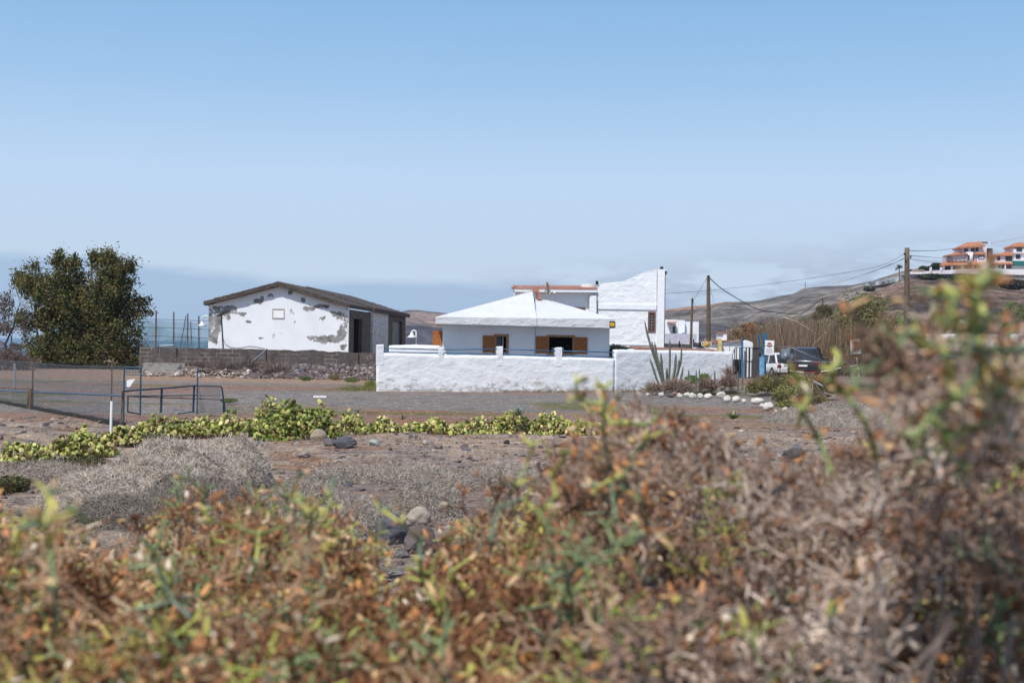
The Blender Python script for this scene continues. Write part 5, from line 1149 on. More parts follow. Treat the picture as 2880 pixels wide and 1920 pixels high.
def brush(g, blobs, n, L, rad, cols, seed, curl=.6, nseg=4, shell=.75, up=.5):
    "tangle of thin curling dead stems over low domes"
    r = rng_(seed); B = np.array([list(b_[0])+list(b_[1]) for b_ in blobs], float); ar = (B[:, 3]*B[:, 4]); k = r.choice(len(B), n, p=ar/ar.sum())
    d = unit(r, n); d[:, 2] = np.abs(d[:, 2]); rad_ = shell+(1.02-shell)*r.random(n)
    P0 = B[k, :3]+d*B[k, 3:]*rad_[:, None]
    D_ = d*(.5 if up > .2 else .05)+unit(r, n)*1.0; D_[:, 2] = D_[:, 2]*(.6 if up > .2 else .35)+up*.3; D_ /= np.linalg.norm(D_, axis=1)[:, None]
    cl = np.array(cols)[r.integers(0, len(cols), n)]*r.uniform(.65, 1.35, n)[:, None]; bend = unit(r, n)*curl
    l_ = (L*r.uniform(.5, 1.5, n)/nseg)[:, None]
    for i in range(nseg):
        P1 = P0+D_*l_; g.segs(P0, P1, rad*(1-i/nseg*.5), rad*(1-(i+1)/nseg*.5), cl, 3); P0 = P1; D_ = D_+bend/nseg+unit(r, n)*.25; D_ /= np.linalg.norm(D_, axis=1)[:, None]
def heap(g, bl_, n, L, rad, cols, seed, body):
    "lumpy heap surface with curled dead stems matted over it"
    r = rng_(seed); B = np.array([list(b_[0])+list(b_[1]) for b_ in bl_], float)
    def hm(x, y):
        h = np.zeros_like(x)
        for b_ in B:
            q = ((x-b_[0])/(b_[3]*1.15))**2+((y-b_[1])/(b_[4]*1.15))**2+.5*fbm(x, y, .9, seed % 7); h = np.maximum(h, b_[5]*np.sqrt(np.clip(1-q, 0, 1))*1.05)
        return h*(1+.55*fbm(x, y, .55, seed % 5, 4))
    x0, x1 = (B[:, 0]-B[:, 3]*1.5).min(), (B[:, 0]+B[:, 3]*1.5).max(); y0, y1 = (B[:, 1]-B[:, 4]*1.5).min(), (B[:, 1]+B[:, 4]*1.5).max()
    nx = int(min(150, max(30, (x1-x0)/.05))); ny = int(min(90, max(20, (y1-y0)/.06)))
    X, Y = np.meshgrid(np.linspace(x0, x1, nx), np.linspace(y0, y1, ny)); hh = hm(X, Y); Z = gz(X, Y)+hh-.05*(hh < .03)-.01
    idx = np.arange(nx*ny).reshape(ny, nx); F = np.stack([idx[:-1, :-1], idx[:-1, 1:], idx[1:, 1:], idx[1:, :-1]], -1).reshape(-1, 4)
    F = F[(hh.ravel()[F] > .02).any(1)]
    g.add(np.stack([X.ravel(), Y.ravel(), Z.ravel()], 1), F, np.array(body)*(1+.5*fbm(X.ravel(), Y.ravel(), .3, 4))[:, None])
    m = n*4; x = r.uniform(x0, x1, m); y = r.uniform(y0, y1, m); h = hm(x, y); e = .04; sx_ = (hm(x+e, y)-h)/e; sy_ = (hm(x, y+e)-h)/e
    k = (h > .03) & (r.random(m) < np.sqrt(1+np.minimum(sx_**2+sy_**2, 9))/2.2); x, y, h, sx_, sy_ = (a[k][:n] for a in (x, y, h, sx_, sy_)); n = len(x)
    a = r.uniform(0, 2*PI, n); T = np.stack([np.cos(a), np.sin(a), np.clip(sx_*np.cos(a)+sy_*np.sin(a), -2, 2)+r.normal(size=n)*.35], 1); T /= np.linalg.norm(T, axis=1)[:, None]
    P0 = np.stack([x, y, gz(x, y)+h+r.uniform(-.01, .03, n)], 1); cl = np.array(cols)[r.integers(0, len(cols), n)]*r.uniform(.6, 1.35, n)[:, None]; bend = unit(r, n)*1.6; bend[:, 2] *= .5
    l_ = (L*r.uniform(.5, 1.5, n)/4)[:, None]
    for i in range(4):
        P1 = P0+T*l_; P1[:, 2] = np.maximum(P1[:, 2], gz(P1[:, 0], P1[:, 1])+hm(P1[:, 0], P1[:, 1])-.01)
        g.segs(P0, P1, rad*(1-i*.12), rad*(1-(i+1)*.12), cl, 3); P0 = P1; T = T+bend/4+unit(r, n)*.3; T /= np.linalg.norm(T, axis=1)[:, None]
def E(px, py, D, rx, ry, rz): 
    "ellipsoid at picture point, radii: rx,rz given in picture pixels, ry in metres"
    s_ = D/FPX; return (P(px, py, D), (rx*s_, ry, rz*s_))
# ================================================================== BIG TAMARISK
D = 121.0
tt = thing('tree', 'big bushy dark green tree with brownish tips left of the warehouse', 'tree', (XZ(240, D), D, 0))
bl = [E(*q) for q in ((240, 900, D, 105, 3.2, 95), (165, 850, D, 70, 2.6, 75), (310, 850, D, 60, 2.5, 85), (110, 810, D, 50, 2, 42), (75, 790, D+1, 30, 1.5, 22), (90, 905, D, 45, 1.8, 28), (195, 778, D, 45, 2, 40), (170, 735, D, 16, 1, 20), (212, 745, D, 8, .8, 14), (315, 768, D, 32, 1.8, 46), (275, 735, D, 15, 1, 16), (302, 732, D, 13, 1, 14), (352, 762, D, 20, .8, 14), (366, 752, D, 7, .6, 7), (345, 800, D, 28, 1.5, 30), (375, 870, D, 35, 1.6, 30), (405, 850, D, 16, .9, 16), (420, 838, D, 7, .6, 10), (423, 880, D, 8, .7, 10), (340, 950, D-1, 55, 2.2, 55), (150, 975, D-1, 75, 2.4, 42), (250, 985, D-1.5, 100, 2.6, 45), (370, 1005, D-1, 40, 1.8, 28), (110, 1000, D, 30, 1.4, 22), (55, 770, D, 8, .8, 9), (72, 752, D, 7, .6, 8), (100, 748, D, 14, .8, 13), (168, 712, D, 5, .5, 5), (370, 745, D, 3, .4, 6), (190, 733, D, 7, .6, 10), (264, 722, D, 5, .5, 7), (395, 842, D, 12, .6, 7))]
r = rng_(19)
for k_ in range(130):      # ragged twig ends standing out of the crown
    b_ = bl[r.integers(0, 16)]; a_ = r.uniform(-.3, PI+.3); f_ = r.uniform(.95, 1.2)
    c_ = np.array(b_[0])+np.array([math.cos(a_)*b_[1][0]*f_, r.normal()*b_[1][1]*.4, math.sin(a_)*b_[1][2]*f_]); bl.append((c_, (r.uniform(.12, .28), .3, r.uniform(.25, .7))))
g = Geo(); leafcloud(g, bl, 30000, .15, [(.055, .066, .02), (.065, .072, .022), (.09, .075, .027), (.035, .046, .016), (.10, .07, .028), (.05, .072, .022)], 11, .45, .45, .3)
leafcloud(g, [(b_[0], tuple(x*1.06 for x in b_[1])) for b_ in bl], 26000, .12, [(.12, .13, .036), (.16, .125, .045), (.09, .115, .032), (.19, .135, .052)], 12, .5, .85, .3, clump=44); g.build('crown', M_leaf, tt)
g = Geo(); base = np.array([XZ(245, D), D, -.1]); limbs(g, base, [b_[0] for b_ in bl[:12]], .28, 3); limbs(g, base+(-3.0, 0, 0), [bl[3][0], bl[5][0], bl[4][0], bl[20][0]], .2, 4); limbs(g, base+(3., 0, 0), [bl[15][0], bl[19][0], bl[14][0]], .2, 5); g.build('trunk', M_bark, tt)
D = 108.0
tb_ = thing('bare_tree', 'leafless grey brown tree at the left edge of the picture', 'tree', (XZ(20, D), D, 0)); g = Geo()
baretree(g, (XZ(22, D), D, -.1), 6.6, 2, .55, 5, .16, (.15, .11, .10)); baretree(g, (XZ(-8, D), D, -.1), 6, 5, .5, 5, .13, (.16, .12, .11)); baretree(g, (XZ(52, D+1), D+1, -.1), 5.0, 8, .5, 5, .10, (.13, .10, .09)); g.build('branches', M_twig, tb_)
g = Geo(); leafcloud(g, [E(15, 860, D, 26, 1, 40), E(10, 920, D, 30, 1, 25), E(45, 975, D, 22, .8, 12), E(70, 930, D, 10, .5, 40)], 2200, .10, [(.14, .095, .07), (.17, .12, .10), (.05, .055, .02)], 21, .4, .3); g.build('dry_leaves', M_leaf, tb_)
g = Geo(); bb = [E(20, 1015, 104, 50, 2, 28), E(75, 1030, 104, 26, 1.4, 22), E(-30, 1010, 104, 30, 2, 40)]; leafcloud(g, bb, 2600, .10, [(.18, .12, .09), (.12, .085, .065), (.22, .16, .13)], 22, .4, .3); brush(g, bb, 1500, .5, .012, [(.2, .15, .12), (.1, .08, .07)], 23)
tag(g.build('dry_bush', M_leaf), 'brown dry bush under the bare tree at the left edge', 'bush')
g = Geo(); bb = [E(290, 1035, 112, 120, 2, 16), E(170, 1030, 112, 70, 2, 14), E(385, 1030, 112, 24, 1.4, 14)]; leafcloud(g, bb, 5200, .10, [(.022, .028, .012), (.035, .035, .015), (.05, .045, .02)], 24, .5, .3)
tag(g.build('undergrowth', M_leaf), 'dark undergrowth filling the foot of the big bushy tree', 'bush')
# ================================================================== PRICKLY PEARS
PADV, PADF = ico(2)
def pads(g, cx, cy, cz, rx, ry, rz, n, seed, cols, size=.057):
    r = rng_(seed)
    for i in range(n):
        d = unit(r, 1)[0]; d[2] = abs(d[2]); k = r.uniform(.7, 1.05); c = np.array([cx, cy, cz])+d*np.array([rx, ry, rz])*k
        c[2] = max(.02, c[2]*(1+.9*float(vnoise(c[0], c[1], .28))+.3*float(vnoise(c[0], c[1], .1))))
        s_ = size*r.uniform(.45, 1.35); V = PADV*np.array([s_*.8, s_*.16, s_])
        V[:, 0] *= 1+.25*(V[:, 2]/s_)
        M3 = np.array(Matrix.Rotation(r.uniform(-1.1, 1.1)+(PI if r.random() < .5 else 0), 3, 'Z') @ Matrix.Rotation(r.uniform(-.9, .9), 3, 'X') @ Matrix.Rotation(r.uniform(-.8, .8), 3, 'Y'))
        g.add(V@M3.T+c, PADF, np.array(cols[r.integers(len(cols))])*r.uniform(.75, 1.3))
YG = [(.29, .31, .07), (.44, .42, .12), (.12, .16, .03), (.58, .52, .20), (.09, .12, .03), (.50, .41, .19), (.22, .25, .05), (.17, .12, .06), (.36, .37, .09)]
GG = [(.14, .19, .035), (.21, .26, .055), (.07, .10, .02), (.44, .43, .12), (.17, .21, .04), (.28, .21, .08)]
M_pad = vcmat('cactus_pads', .5, .22, 14, .05, .3)
clumps = [(60, 1288, 66, 1240, .5, 46, YG, 'yellow green prickly pear clump at the left picture edge'),
 (215, 1272, 92, 1213, .6, 75, YG, 'yellowish prickly pear clump right of the leftmost one'),
 (335, 1238, 48, 1196, .5, 40, YG, 'small prickly pear clump below the blue gate frame'),
 (440, 1218, 72, 1163, .6, 75, YG, 'prickly pear clump at the foot of the blue barrier'),
 (560, 1216, 62, 1166, .55, 55, YG, 'prickly pear clump in front of the end of the mesh panel'),
 (655, 1216, 56, 1160, .55, 55, YG, 'prickly pear clump touching the left side of the largest one'),
 (830, 1234, 112, 1128, .8, 210, GG, 'largest and greenest prickly pear clump behind the tan boulder'),
 (770, 1190, 62, 1124, .6, 75, YG, 'taller yellow prickly pears rising at the back of the largest clump'),
 (975, 1216, 50, 1166, .5, 55, YG, 'prickly pear clump on the right shoulder of the largest one'),
 (1080, 1214, 60, 1181, .4, 36, YG, 'sparse low prickly pears next to the lone dry stalk'),
 (1215, 1214, 72, 1178, .4, 52, YG, 'low prickly pear clump straight below the left end of the white yard wall'),
 (1345, 1214, 62, 1176, .45, 48, YG, 'low prickly pear clump left of the agave clump'),
 (1440, 1213, 52, 1160, .5, 60, YG, 'yellow prickly pear clump with an agave growing on top'),
 (1545, 1215, 60, 1164, .5, 62, YG, 'dense prickly pear clump right of the agave'),
 (1650, 1218, 55, 1178, .45, 46, YG, 'last prickly pear clump to the right, half behind blurred twigs')]
clump_pos = []
for i, (px, pyb, hw, pyt, ry, n, cols, lab) in enumerate(clumps):
    Dc = DG(px, pyb, .05)+.3*0; x = XZ(px, Dc); rx = hw*(1.15 if i < 8 else 1.35)*Dc/FPX; zt = P(px, pyt, Dc)[2]
    t_ = thing('prickly_pear', lab, 'cactus', (x, Dc, gz(x, Dc)), 'prickly pear hedge along the bank'); g = Geo()
    pads(g, x, Dc+ry*.5, -.05, rx*.95, ry, (zt+.02)*.93, int(n*7), 300+i, cols); g.build('pads', M_pad, t_, True)
    g = Geo(); leafcloud(g, [((x, Dc+ry*.5, .0), (rx*.85, ry*.8, zt*.7))], n*7, .05, [(.16, .11, .05), (.10, .08, .045), (.20, .15, .08)], 320+i, .5, .5); g.build('dead_pads', M_leaf, t_)
    clump_pos.append((x, Dc, rx, zt))
def agave(px, py, D, R_, n, seed, label, cols=((.13, .19, .14), (.20, .24, .17))):
    c = P(px, py, D); t_ = Geo(); r = rng_(seed)
    for i in range(n):
        a = i*2.4; el_ = r.uniform(.25, 1.3); L = R_*r.uniform(.8, 1.1); d = np.array([math.cos(a)*math.cos(el_), math.sin(a)*math.cos(el_), math.sin(el_)]); s_ = np.cross(d, (0, 0, 1)); s_ /= np.linalg.norm(s_)
        w_ = L*.09; u_ = np.cross(s_, d); V = []; 
        for k, (t__, ww_) in enumerate(((0, .7), (.35, 1), (.7, .6), (1, .02))):
            p_ = c+d*L*t__+np.array([0, 0, -L*.12*t__**2]); V += [p_-s_*w_*ww_, p_+u_*(-w_*.35*ww_), p_+s_*w_*ww_]
        F = [(k*3+j, k*3+j+1, k*3+j+4, k*3+j+3) for k in range(3) for j in (0, 1)]; t_.add(V, F, np.array(cols[i % 2])*r.uniform(.8, 1.2))
    return tag(t_.build('agave', M_pad, None, True), label, 'agave')
agave(1457, 1168, 37, .34, 26, 1, 'blue green spiky agave on top of the hedge in the middle')
agave(2062, 1178, 45, .40, 24, 2, 'spiky agave below the white boulders seen through the twigs', ((.10, .17, .06), (.22, .25, .10)))
agave(1006, 1160, 38, .22, 14, 3, 'small pale spiky rosette at the right shoulder of the largest hedge clump', ((.18, .22, .2), (.24, .26, .2)))
agave(1133, 1180, 38, .20, 9, 4, 'tiny dark upright spiky plant in the low stretch of hedge', ((.06, .08, .06), (.09, .10, .07)))
# low green herbs in front of the hedge
for i, (px, py, D, rx, rz, lab) in enumerate(((225, 1300, 26, 85, 26, 'low dark green herbs spilling below the hedge at far left'), (90, 1310, 24.5, 70, 22, 'olive green herb cushion at the left edge below the hedge'), (430, 1232, 33, 62, 14, 'olive brown herb cushion under the barrier hedge'), (20, 1360, 21, 40, 26, 'dark green herb cushion cut by the left edge'))):
    g = Geo(); e_ = E(px, py+rz*.5, D, rx, .8, rz*1.3); leafcloud(g, [e_], 2600, .028, [(.06, .075, .03), (.09, .10, .035), (.13, .12, .06), (.16, .09, .04), (.05, .07, .04)], 400+i, .5, .5, .2); tag(g.build('herb_cushion', M_leaf), lab, 'plant')
# ================================================================== DRY BRUSH ON THE BANK
LG = [(.39, .34, .295), (.29, .25, .215), (.47, .41, .35), (.21, .18, .155), (.35, .28, .22)]
M_dry = vcmat('dry_stems', .9, .2, 50)
def dome(px, pyb, D, rx, rz, ry=1.0):
    s_ = D/FPX; x = XZ(px, D); return ((x, D, float(gz(x, D))-.05), (rx*s_, ry, rz*s_*1.15))
mounds = [([dome(620, 0, 22.5, 115, 92, .8), dome(520, 0, 21.5, 150, 98, .9), dome(410, 0, 20.4, 160, 86, 1.0), dome(290, 0, 19.2, 150, 76, 1.0)], 34000, 'largest grey heap of dead brushwood left of the boulders'),
 ([dome(570, 0, 18.6, 140, 66, .6), dome(400, 0, 17.4, 170, 56, .6)], 11000, 'darker grey dead brush heap directly in front of the largest one'),
 ([dome(1090, 1360, 24, 150, 24, 1.1), dome(930, 1350, 23, 70, 26, .6)], 6500, 'mauve grey mat of dead brush right of the boulders'),
 ([dome(1350, 1370, 23.5, 150, 22, .9)], 4500, 'pale mat of dead brush in the middle below the agave'),
 ([dome(1200, 1440, 19, 90, 60, .6)], 3200, 'small grey dead bush behind the tan cobble'),
 ([dome(850, 1430, 18.8, 110, 52, .5)], 3500, 'grey brown dead bush on the left of the dark boulder pile'),
 ([dome(1000, 1480, 17, 120, 50, .8)], 3500, 'olive brown dead bush just above the dark boulder pile'),
 ([dome(2600, 1250, 30, 260, 50, 1.5), dome(2850, 1200, 34, 200, 60, 1.5)], 6500, 'rusty grey scrub behind the blurred branches at right'),
 ([dome(2450, 1150, 45, 260, 36, 2.0)], 4500, 'dry grey scrub in front of the mesh fence at right'),
 ([dome(2760, 1120, 52, 260, 32, 2.0)], 4500, 'dry reddish scrub under the dark blue car'),
 ([dome(1900, 1330, 22, 200, 36, 1.2), dome(2250, 1330, 22, 240, 44, 1.2)], 6500, 'grey scrub mat behind the blurred rusty twigs'),
 ([dome(2700, 1450, 16, 260, 90, .8)], 4500, 'grey scrub behind the blurred twigs at lower right'),
 ([dome(120, 1330, 24, 120, 24, .8)], 2500, 'thin pale dead brush at the left under the herb cushions')]
for i, (bl_, n, lab) in enumerate(mounds):
    g = Geo(); cols = [tuple(np.array(c_)*(1.4 if i == 0 else 1 if i != 1 else .72)*((.95, .75, .66) if i in (7, 9) else (1, 1, 1))) for c_ in LG]; Dm = bl_[0][0][1]
    heap(g, bl_, int(n*1.7), .13, .0034*max(1, Dm/22), cols, 500+i, tuple(np.array(cols[1])*(.6 if i in (0, 1) else .75)))
    if i in (6, 5, 11, 7): leafcloud(g, bl_, 1200, .02, [(.14, .12, .04), (.10, .09, .035)], 520+i, .5, .6)
    tag(g.build('dead_brush', M_dry), lab, 'dead bush', 'heaps of dead brushwood on the bank')
g = Geo(); r = rng_(77); bl_ = []
for k in range(260):
    px = r.uniform(-100, 3000); D_ = 10*(40/10)**r.random(); x = XZ(px, D_)
    if fbm(x, D_, 3, 90) < .02: continue
    bl_.append(((x, D_, float(gz(x, D_))-.03), (r.uniform(.25, .6), r.uniform(.25, .6), r.uniform(.05, .13))))
brush(g, bl_, 24000, .16, .0035, LG+[(.22, .12, .07)], 78, .8, 3, .6)
stuff(g.build('dead_grass', M_dry), 'thin litter of dead stems lying over the bank', 'dry grass')
# stones
g = Geo(); r = rng_(88)
for i in range(7500):
    D_ = 9*(42/9)**(r.random()**.8); px = r.uniform(-150, 3030); x = XZ(px, D_); s_ = .012*(5.5)**(r.random()**1.6)*(D_/16)**.5
    c = np.array(STC[r.integers(5)])*r.uniform(.7, 1.5); V, F = ico(1); rr_ = np.array([r.uniform(.8, 1.3), r.uniform(.7, 1.2), r.uniform(.45, .8)])*s_
    g.add(V*(1+.22*r.normal(size=(len(V), 1)))*rr_+np.array([x, D_, float(gz(x, D_))+s_*.1]), F, c)
stuff(g.build('pebbles', M_rockv), 'small stones strewn over the bank', 'stones')
g = Geo()
for i in range(1800):
    D_ = 44*(70/44)**r.random(); px = r.uniform(-100, 2300); x = XZ(px, D_); s_ = r.uniform(.02, .05); V, F = ico(1)
    g.add(V*(1+.2*r.normal(size=(len(V), 1)))*np.array([1.2, 1, .6])*s_+np.array([x, D_, float(gz(x, D_))]), F, np.array((.25, .22, .21))*r.uniform(.5, 1.3))
stuff(g.build('gravel', M_rockv), 'coarse gravel grains on the field', 'gravel')
boulders = [(893, 1240, 23, 18, (.30, .25, .19), 0, 'smooth tan boulder at the foot of the largest prickly pear clump'), (968, 1262, 33, 18, (.10, .10, .11), 4, 'dark grey boulder right of the smooth tan one'),
 (923, 1254, 16, 12, (.13, .12, .125), 3, 'small dark rock wedged between the tan and the dark grey boulder'), (1050, 1254, 15, 10, (.34, .36, .33), 3, 'pale greenish stone lying right of the dark boulder'), (1197, 1252, 11, 8, (.40, .37, .33), 5, 'pale flat stone on the bare earth'),
 (852, 1288, 17, 11, (.24, .21, .19), 4, 'grey brown stone on the edge of the dead brush heap'), (1160, 1232, 15, 8, (.15, .14, .14), 4, 'dark rock half sunk in the bank crest'), (1425, 1246, 12, 7, (.05, .045, .045), 4, 'small black stone on the bare earth below the agave'),
 (1232, 1262, 12, 9, (.2, .15, .13), 4, 'brown stone beside the pale flat one'), (737, 1232, 15, 12, (.42, .38, .34), 5, 'bleached angular stone left of the largest prickly pear clump'), (720, 1253, 16, 8, (.17, .17, .19), 5, 'grey slab under the bleached angular stone'),
 (1088, 1532, 54, 52, (.10, .10, .115), 3, 'big dark angular boulder in the gap between the foreground shrubs'), (1168, 1484, 38, 30, (.33, .28, .23), 1, 'rounded tan cobble resting on the brown block'), (1178, 1560, 48, 42, (.12, .10, .095), 3, 'brown rock block under the rounded tan cobble'),
 (1045, 1500, 18, 16, (.19, .15, .14), 4, 'small reddish rock leaning on the left of the big dark boulder'), (1022, 1530, 22, 10, (.16, .145, .15), 4, 'flat grey stone at the left foot of the big dark boulder'), (1130, 1570, 24, 12, (.15, .135, .13), 5, 'thin slab lying before the big dark boulder'),
 (1240, 1580, 24, 15, (.17, .16, .17), 5, 'grey rock at the right foot of the brown block'), (1010, 1590, 18, 11, (.09, .09, .1), 4, 'small black rock low in the gap'), (1100, 1630, 34, 15, (.19, .18, .18), 3, 'grey stone lowest in the gap between the shrubs'), (2240, 1290, 34, 22, (.14, .13, .13), 4, 'dark rock seen through the blurred twigs on the right'), (2030, 1285, 18, 12, (.10, .10, .11), 4, 'dark stone below the agave behind the twigs')]
for i, (px, pyb, hw, hh, c, fl, lab) in enumerate(boulders):
    Dc = 25.
    for _ in range(12): Dc = DG(px, pyb, float(gz(XZ(px, Dc), Dc)))*.5+Dc*.5
    s_ = Dc/FPX; x = XZ(px, Dc); z_ = float(gz(x, Dc)); g = Geo(); g.blob((x, Dc+hw*s_*.6, z_+hh*s_*.75), (hw*s_*1.05, hw*s_*.8, hh*s_*1.15), rng_(i).uniform(-.3, .3), .16 if fl else .06, 900+i, 4, c, fl*2)
    tag(g.build('boulder', M_rockv, None, fl < 2), lab, 'rock', 'rocks lying on the bank')
wst = [(1822, 1110, 7, 6), (1860, 1110, 10, 8), (1912, 1112, 9, 8), (1932, 1110, 10, 8), (1949, 1113, 12, 10), (1970, 1114, 10, 9), (1993, 1115, 13, 9), (2030, 1111, 15, 10), (2046, 1122, 12, 10), (2070, 1123, 15, 10), (2092, 1129, 9, 8), (2132, 1129, 20, 11), (2162, 1144, 17, 13), (2144, 1141, 8, 7), (2183, 1157, 6, 5), (2208, 1151, 9, 8), (2225, 1162, 11, 9), (2241, 1172, 11, 9)]
wl_lab = ['first small grey-white stone at the left end of the row by the tall cactus', 'lone round white boulder just right of the tall cactus foot', 'round white boulder starting the unbroken row', 'pitted white boulder, second of the unbroken row', 'leaning angular white boulder, third of the unbroken row', 'white boulder, fourth of the unbroken row', 'long low white boulder, fifth of the unbroken row', 'largest high white boulder in the middle of the row', 'white boulder tucked under the largest high one', 'broad clean white boulder right of the tucked one', 'small round white boulder right of the broad clean one', 'longest sloping white boulder near the yellow green shrub', 'rough lumpy white boulder below the longest sloping one', 'small white stone against the left of the rough lumpy boulder', 'tiny white stone right of the rough lumpy boulder', 'dull white stone behind the blurred green twig', 'dull white boulder near the right end of the row', 'bright white boulder ending the row at lower right']
for i, (px, py, hw, hh) in enumerate(wst):
    Dc = DG(px, py+hh*.8, .12); s_ = Dc/FPX; x = XZ(px, Dc); g = Geo(); z_ = P(px, py, Dc)[2]; g.blob((x, Dc+hw*s_*.5, z_), (hw*s_*.98, hw*s_*.75, hh*s_*1.0), rng_(i+50).uniform(-.5, .5), .2 if i in (3, 12) else .1, 950+i, 3, (.53, .505, .46) if i else (.4, .38, .35), 3)
    tag(g.build('white_boulder', M_wrock, None, True), wl_lab[i], 'rock', 'row of whitewashed boulders')
for i, (px, py, D_, hw, hh, lb) in enumerate(((1884, 1112, 66, 13, 6, 'dark rock between the first two white boulders'), (1899, 1108, 67, 10, 7, 'reddish rock left of the unbroken white row'))):
    g = Geo(); s_ = D_/FPX; q = P(px, py, D_); g.blob(q, (hw*s_, hw*s_, hh*s_), 0, .2, 980+i, 3, ((.12, .10, .10), (.22, .13, .10))[i], 5); tag(g.build('boulder', M_rockv), lb, 'rock')
# ================================================================== COLUMNAR CACTI
M_cact = simple('grey_green_cactus', (.135, .14, .11), .8, 0, .35, 9, .5, 30, .02)
def cstem(g, pts, D, r0, seed):
    P3 = np.array([P(x, y, D) for x, y in pts])[::-1]; T = np.linspace(0, len(P3)-1, 14); Q = np.array([[np.interp(t_, range(len(P3)), P3[:, k]) for k in range(3)] for t_ in T])
    rr_ = r0*np.concatenate([np.linspace(.9, 1, 9), [.97, .9, .8, .6, .2]]); n = 14
    m0 = g.n; g.tube(Q, rr_, n)
    V = g.v[-1]; V = V.reshape(14, n, 3); c = Q[:, None]; k = np.where(np.arange(n) % 2 == 0, 1.12, .8)[None, :, None]; g.v[-1] = (c+(V-c)*k).reshape(-1, 3)
def cactus(name, stems, D, lab, r0=.060):
    b0 = stems[0][-1]; x = XZ(b0[0], D); t_ = thing(name, lab, 'cactus', P(b0[0], b0[1], D), 'columnar cacti by the yard wall')
    for i, st_ in enumerate(stems):
        g = Geo(); s2 = list(st_); lx, ly = s2[-1]; 
        cstem(g, s2, D+.15*math.sin(i*2.1), r0*(.8 if i in (0, 3) else 1), i); g.build('stem', M_cact, t_, True)
cactus('columnar_cactus', [[(1812.8, 902), (1819, 933), (1833, 984), (1851, 1035), (1869, 1099)], [(1833, 958), (1837, 985), (1846, 1020), (1862, 1070), (1871, 1098)], [(1841, 960), (1847, 1004), (1861, 1050), (1875, 1099)], [(1827, 1007), (1836, 1032), (1846, 1064), (1860, 1095)], [(1859, 992), (1861, 1035), (1870, 1098)]], 70.5, 'tallest columnar cactus with crooked thin tip before the white wall')
cactus('columnar_cactus', [[(1884, 953), (1884, 1010), (1881, 1096)], [(1875, 1033), (1876, 1060), (1878, 1096)]], 71, 'straight single-stemmed pale columnar cactus in the middle of the group')
cactus('columnar_cactus', [[(1917, 969), (1916, 1010), (1905, 1055), (1888, 1098)], [(1901, 994), (1899, 1035), (1886, 1098)], [(1910, 1010), (1908, 1040), (1891, 1090)], [(1922, 1030), (1917, 1055), (1912, 1075), (1905, 1095)]], 70.8, 'columnar cactus with stems forking to the right of the straight one')
for i, (x0, y0, x1, y1, lb) in enumerate(((1937, 1038, 1935, 1090, 'thin short cactus column just right of the forked cactus'), (1967, 1035, 1965, 1104, 'medium lone cactus column standing before the green bush'), (1958, 1040, 1958, 1104, 'knobbly cactus column close left of the medium lone one'), (2010, 1040, 2009, 1099, 'lone cactus column midway to the barred gate'), (2075, 1045, 2075, 1096, 'thin cactus column under the left side of the barred gate'), (2088, 1060, 2088, 1096, 'shorter thin column right beside it under the gate'), (2098, 1080, 2097, 1108, 'stubby low cactus column nearest the yellow green shrub'))):
    cactus('columnar_cactus', [[(x0, y0), (x0, (y0+y1)/2), (x1, y1)]], 70, lb, .05)
# ================================================================== SHRUBS ROUND THE CACTI AND FENCE
def shrub(name, bl_, n, size, cols, seed, lab, cat='shrub', nb=0, bcol=((.2, .14, .1),), group=None, asp=.45, up=.3):
    t_ = thing(name, lab, cat, (bl_[0][0][0], bl_[0][0][1], max(0, float(gz(bl_[0][0][0], bl_[0][0][1])))), group)
    g = Geo(); leafcloud(g, bl_, n, size, cols, seed, asp, .5, up); g.build('foliage', M_leaf, t_)
    g = Geo(); bs = np.array(t_.location); limbs(g, bs, [np.array(b_[0])+(0, 0, b_[1][2]*.5) for b_ in bl_]+[np.array(b_[0])+(b_[1][0]*.6, 0, b_[1][2]*.2) for b_ in bl_], .03, seed, .2, 5, 4)
    if nb: brush(g, bl_, nb, .35, .009, bcol, seed+1, .4, 3, .4, 1.5)
    g.build('stems', M_twig, t_); return t_
shrub('evergreen_bush', [E(1740, 992, 79, 28, .8, 22), E(1722, 1000, 79, 12, .6, 34), E(1757, 985, 79, 12, .6, 14)], 2600, .06, [(.025, .06, .02), (.05, .11, .03), (.02, .04, .015), (.09, .16, .05)], 31, 'dark green leafy bush at the right end of the bungalow')
shrub('green_bush', [E(1945, 1068, 71.5, 20, .6, 13), E(1982, 1062, 71.5, 16, .5, 13)], 1500, .05, [(.08, .17, .03), (.14, .26, .05), (.05, .1, .02)], 32, 'bright green bush behind the thin cactus columns')
shrub('dry_shrub', [E(1900, 1094, 69.5, 36, .6, 18), E(1840, 1100, 69.5, 22, .5, 12), E(1925, 1097, 69, 22, .5, 18)], 900, .05, [(.2, .13, .09), (.28, .2, .13)], 33, 'brown dry shrub tangled among the cactus feet', nb=1800, bcol=((.22, .15, .11), (.3, .23, .18)))
shrub('dry_shrub', [E(1990, 1092, 70.5, 24, .6, 20), E(2045, 1086, 71, 24, .6, 22), E(2050, 1056, 71.5, 9, .4, 18)], 800, .05, [(.2, .11, .07), (.16, .13, .07)], 34, 'reddish brown dry shrub between the lone cactus column and the gate', nb=1500, bcol=((.2, .12, .09), (.28, .2, .16)))
YGS = [(.20, .20, .06), (.28, .26, .08), (.12, .14, .04), (.10, .10, .04), (.33, .29, .12)]
shrub('yellow_green_shrub', [E(2160, 1078, 70, 42, 1.0, 24), E(2120, 1088, 69, 20, .8, 18)], 3800, .055, YGS, 35, 'yellow green shrub right of the barred gate', nb=300)
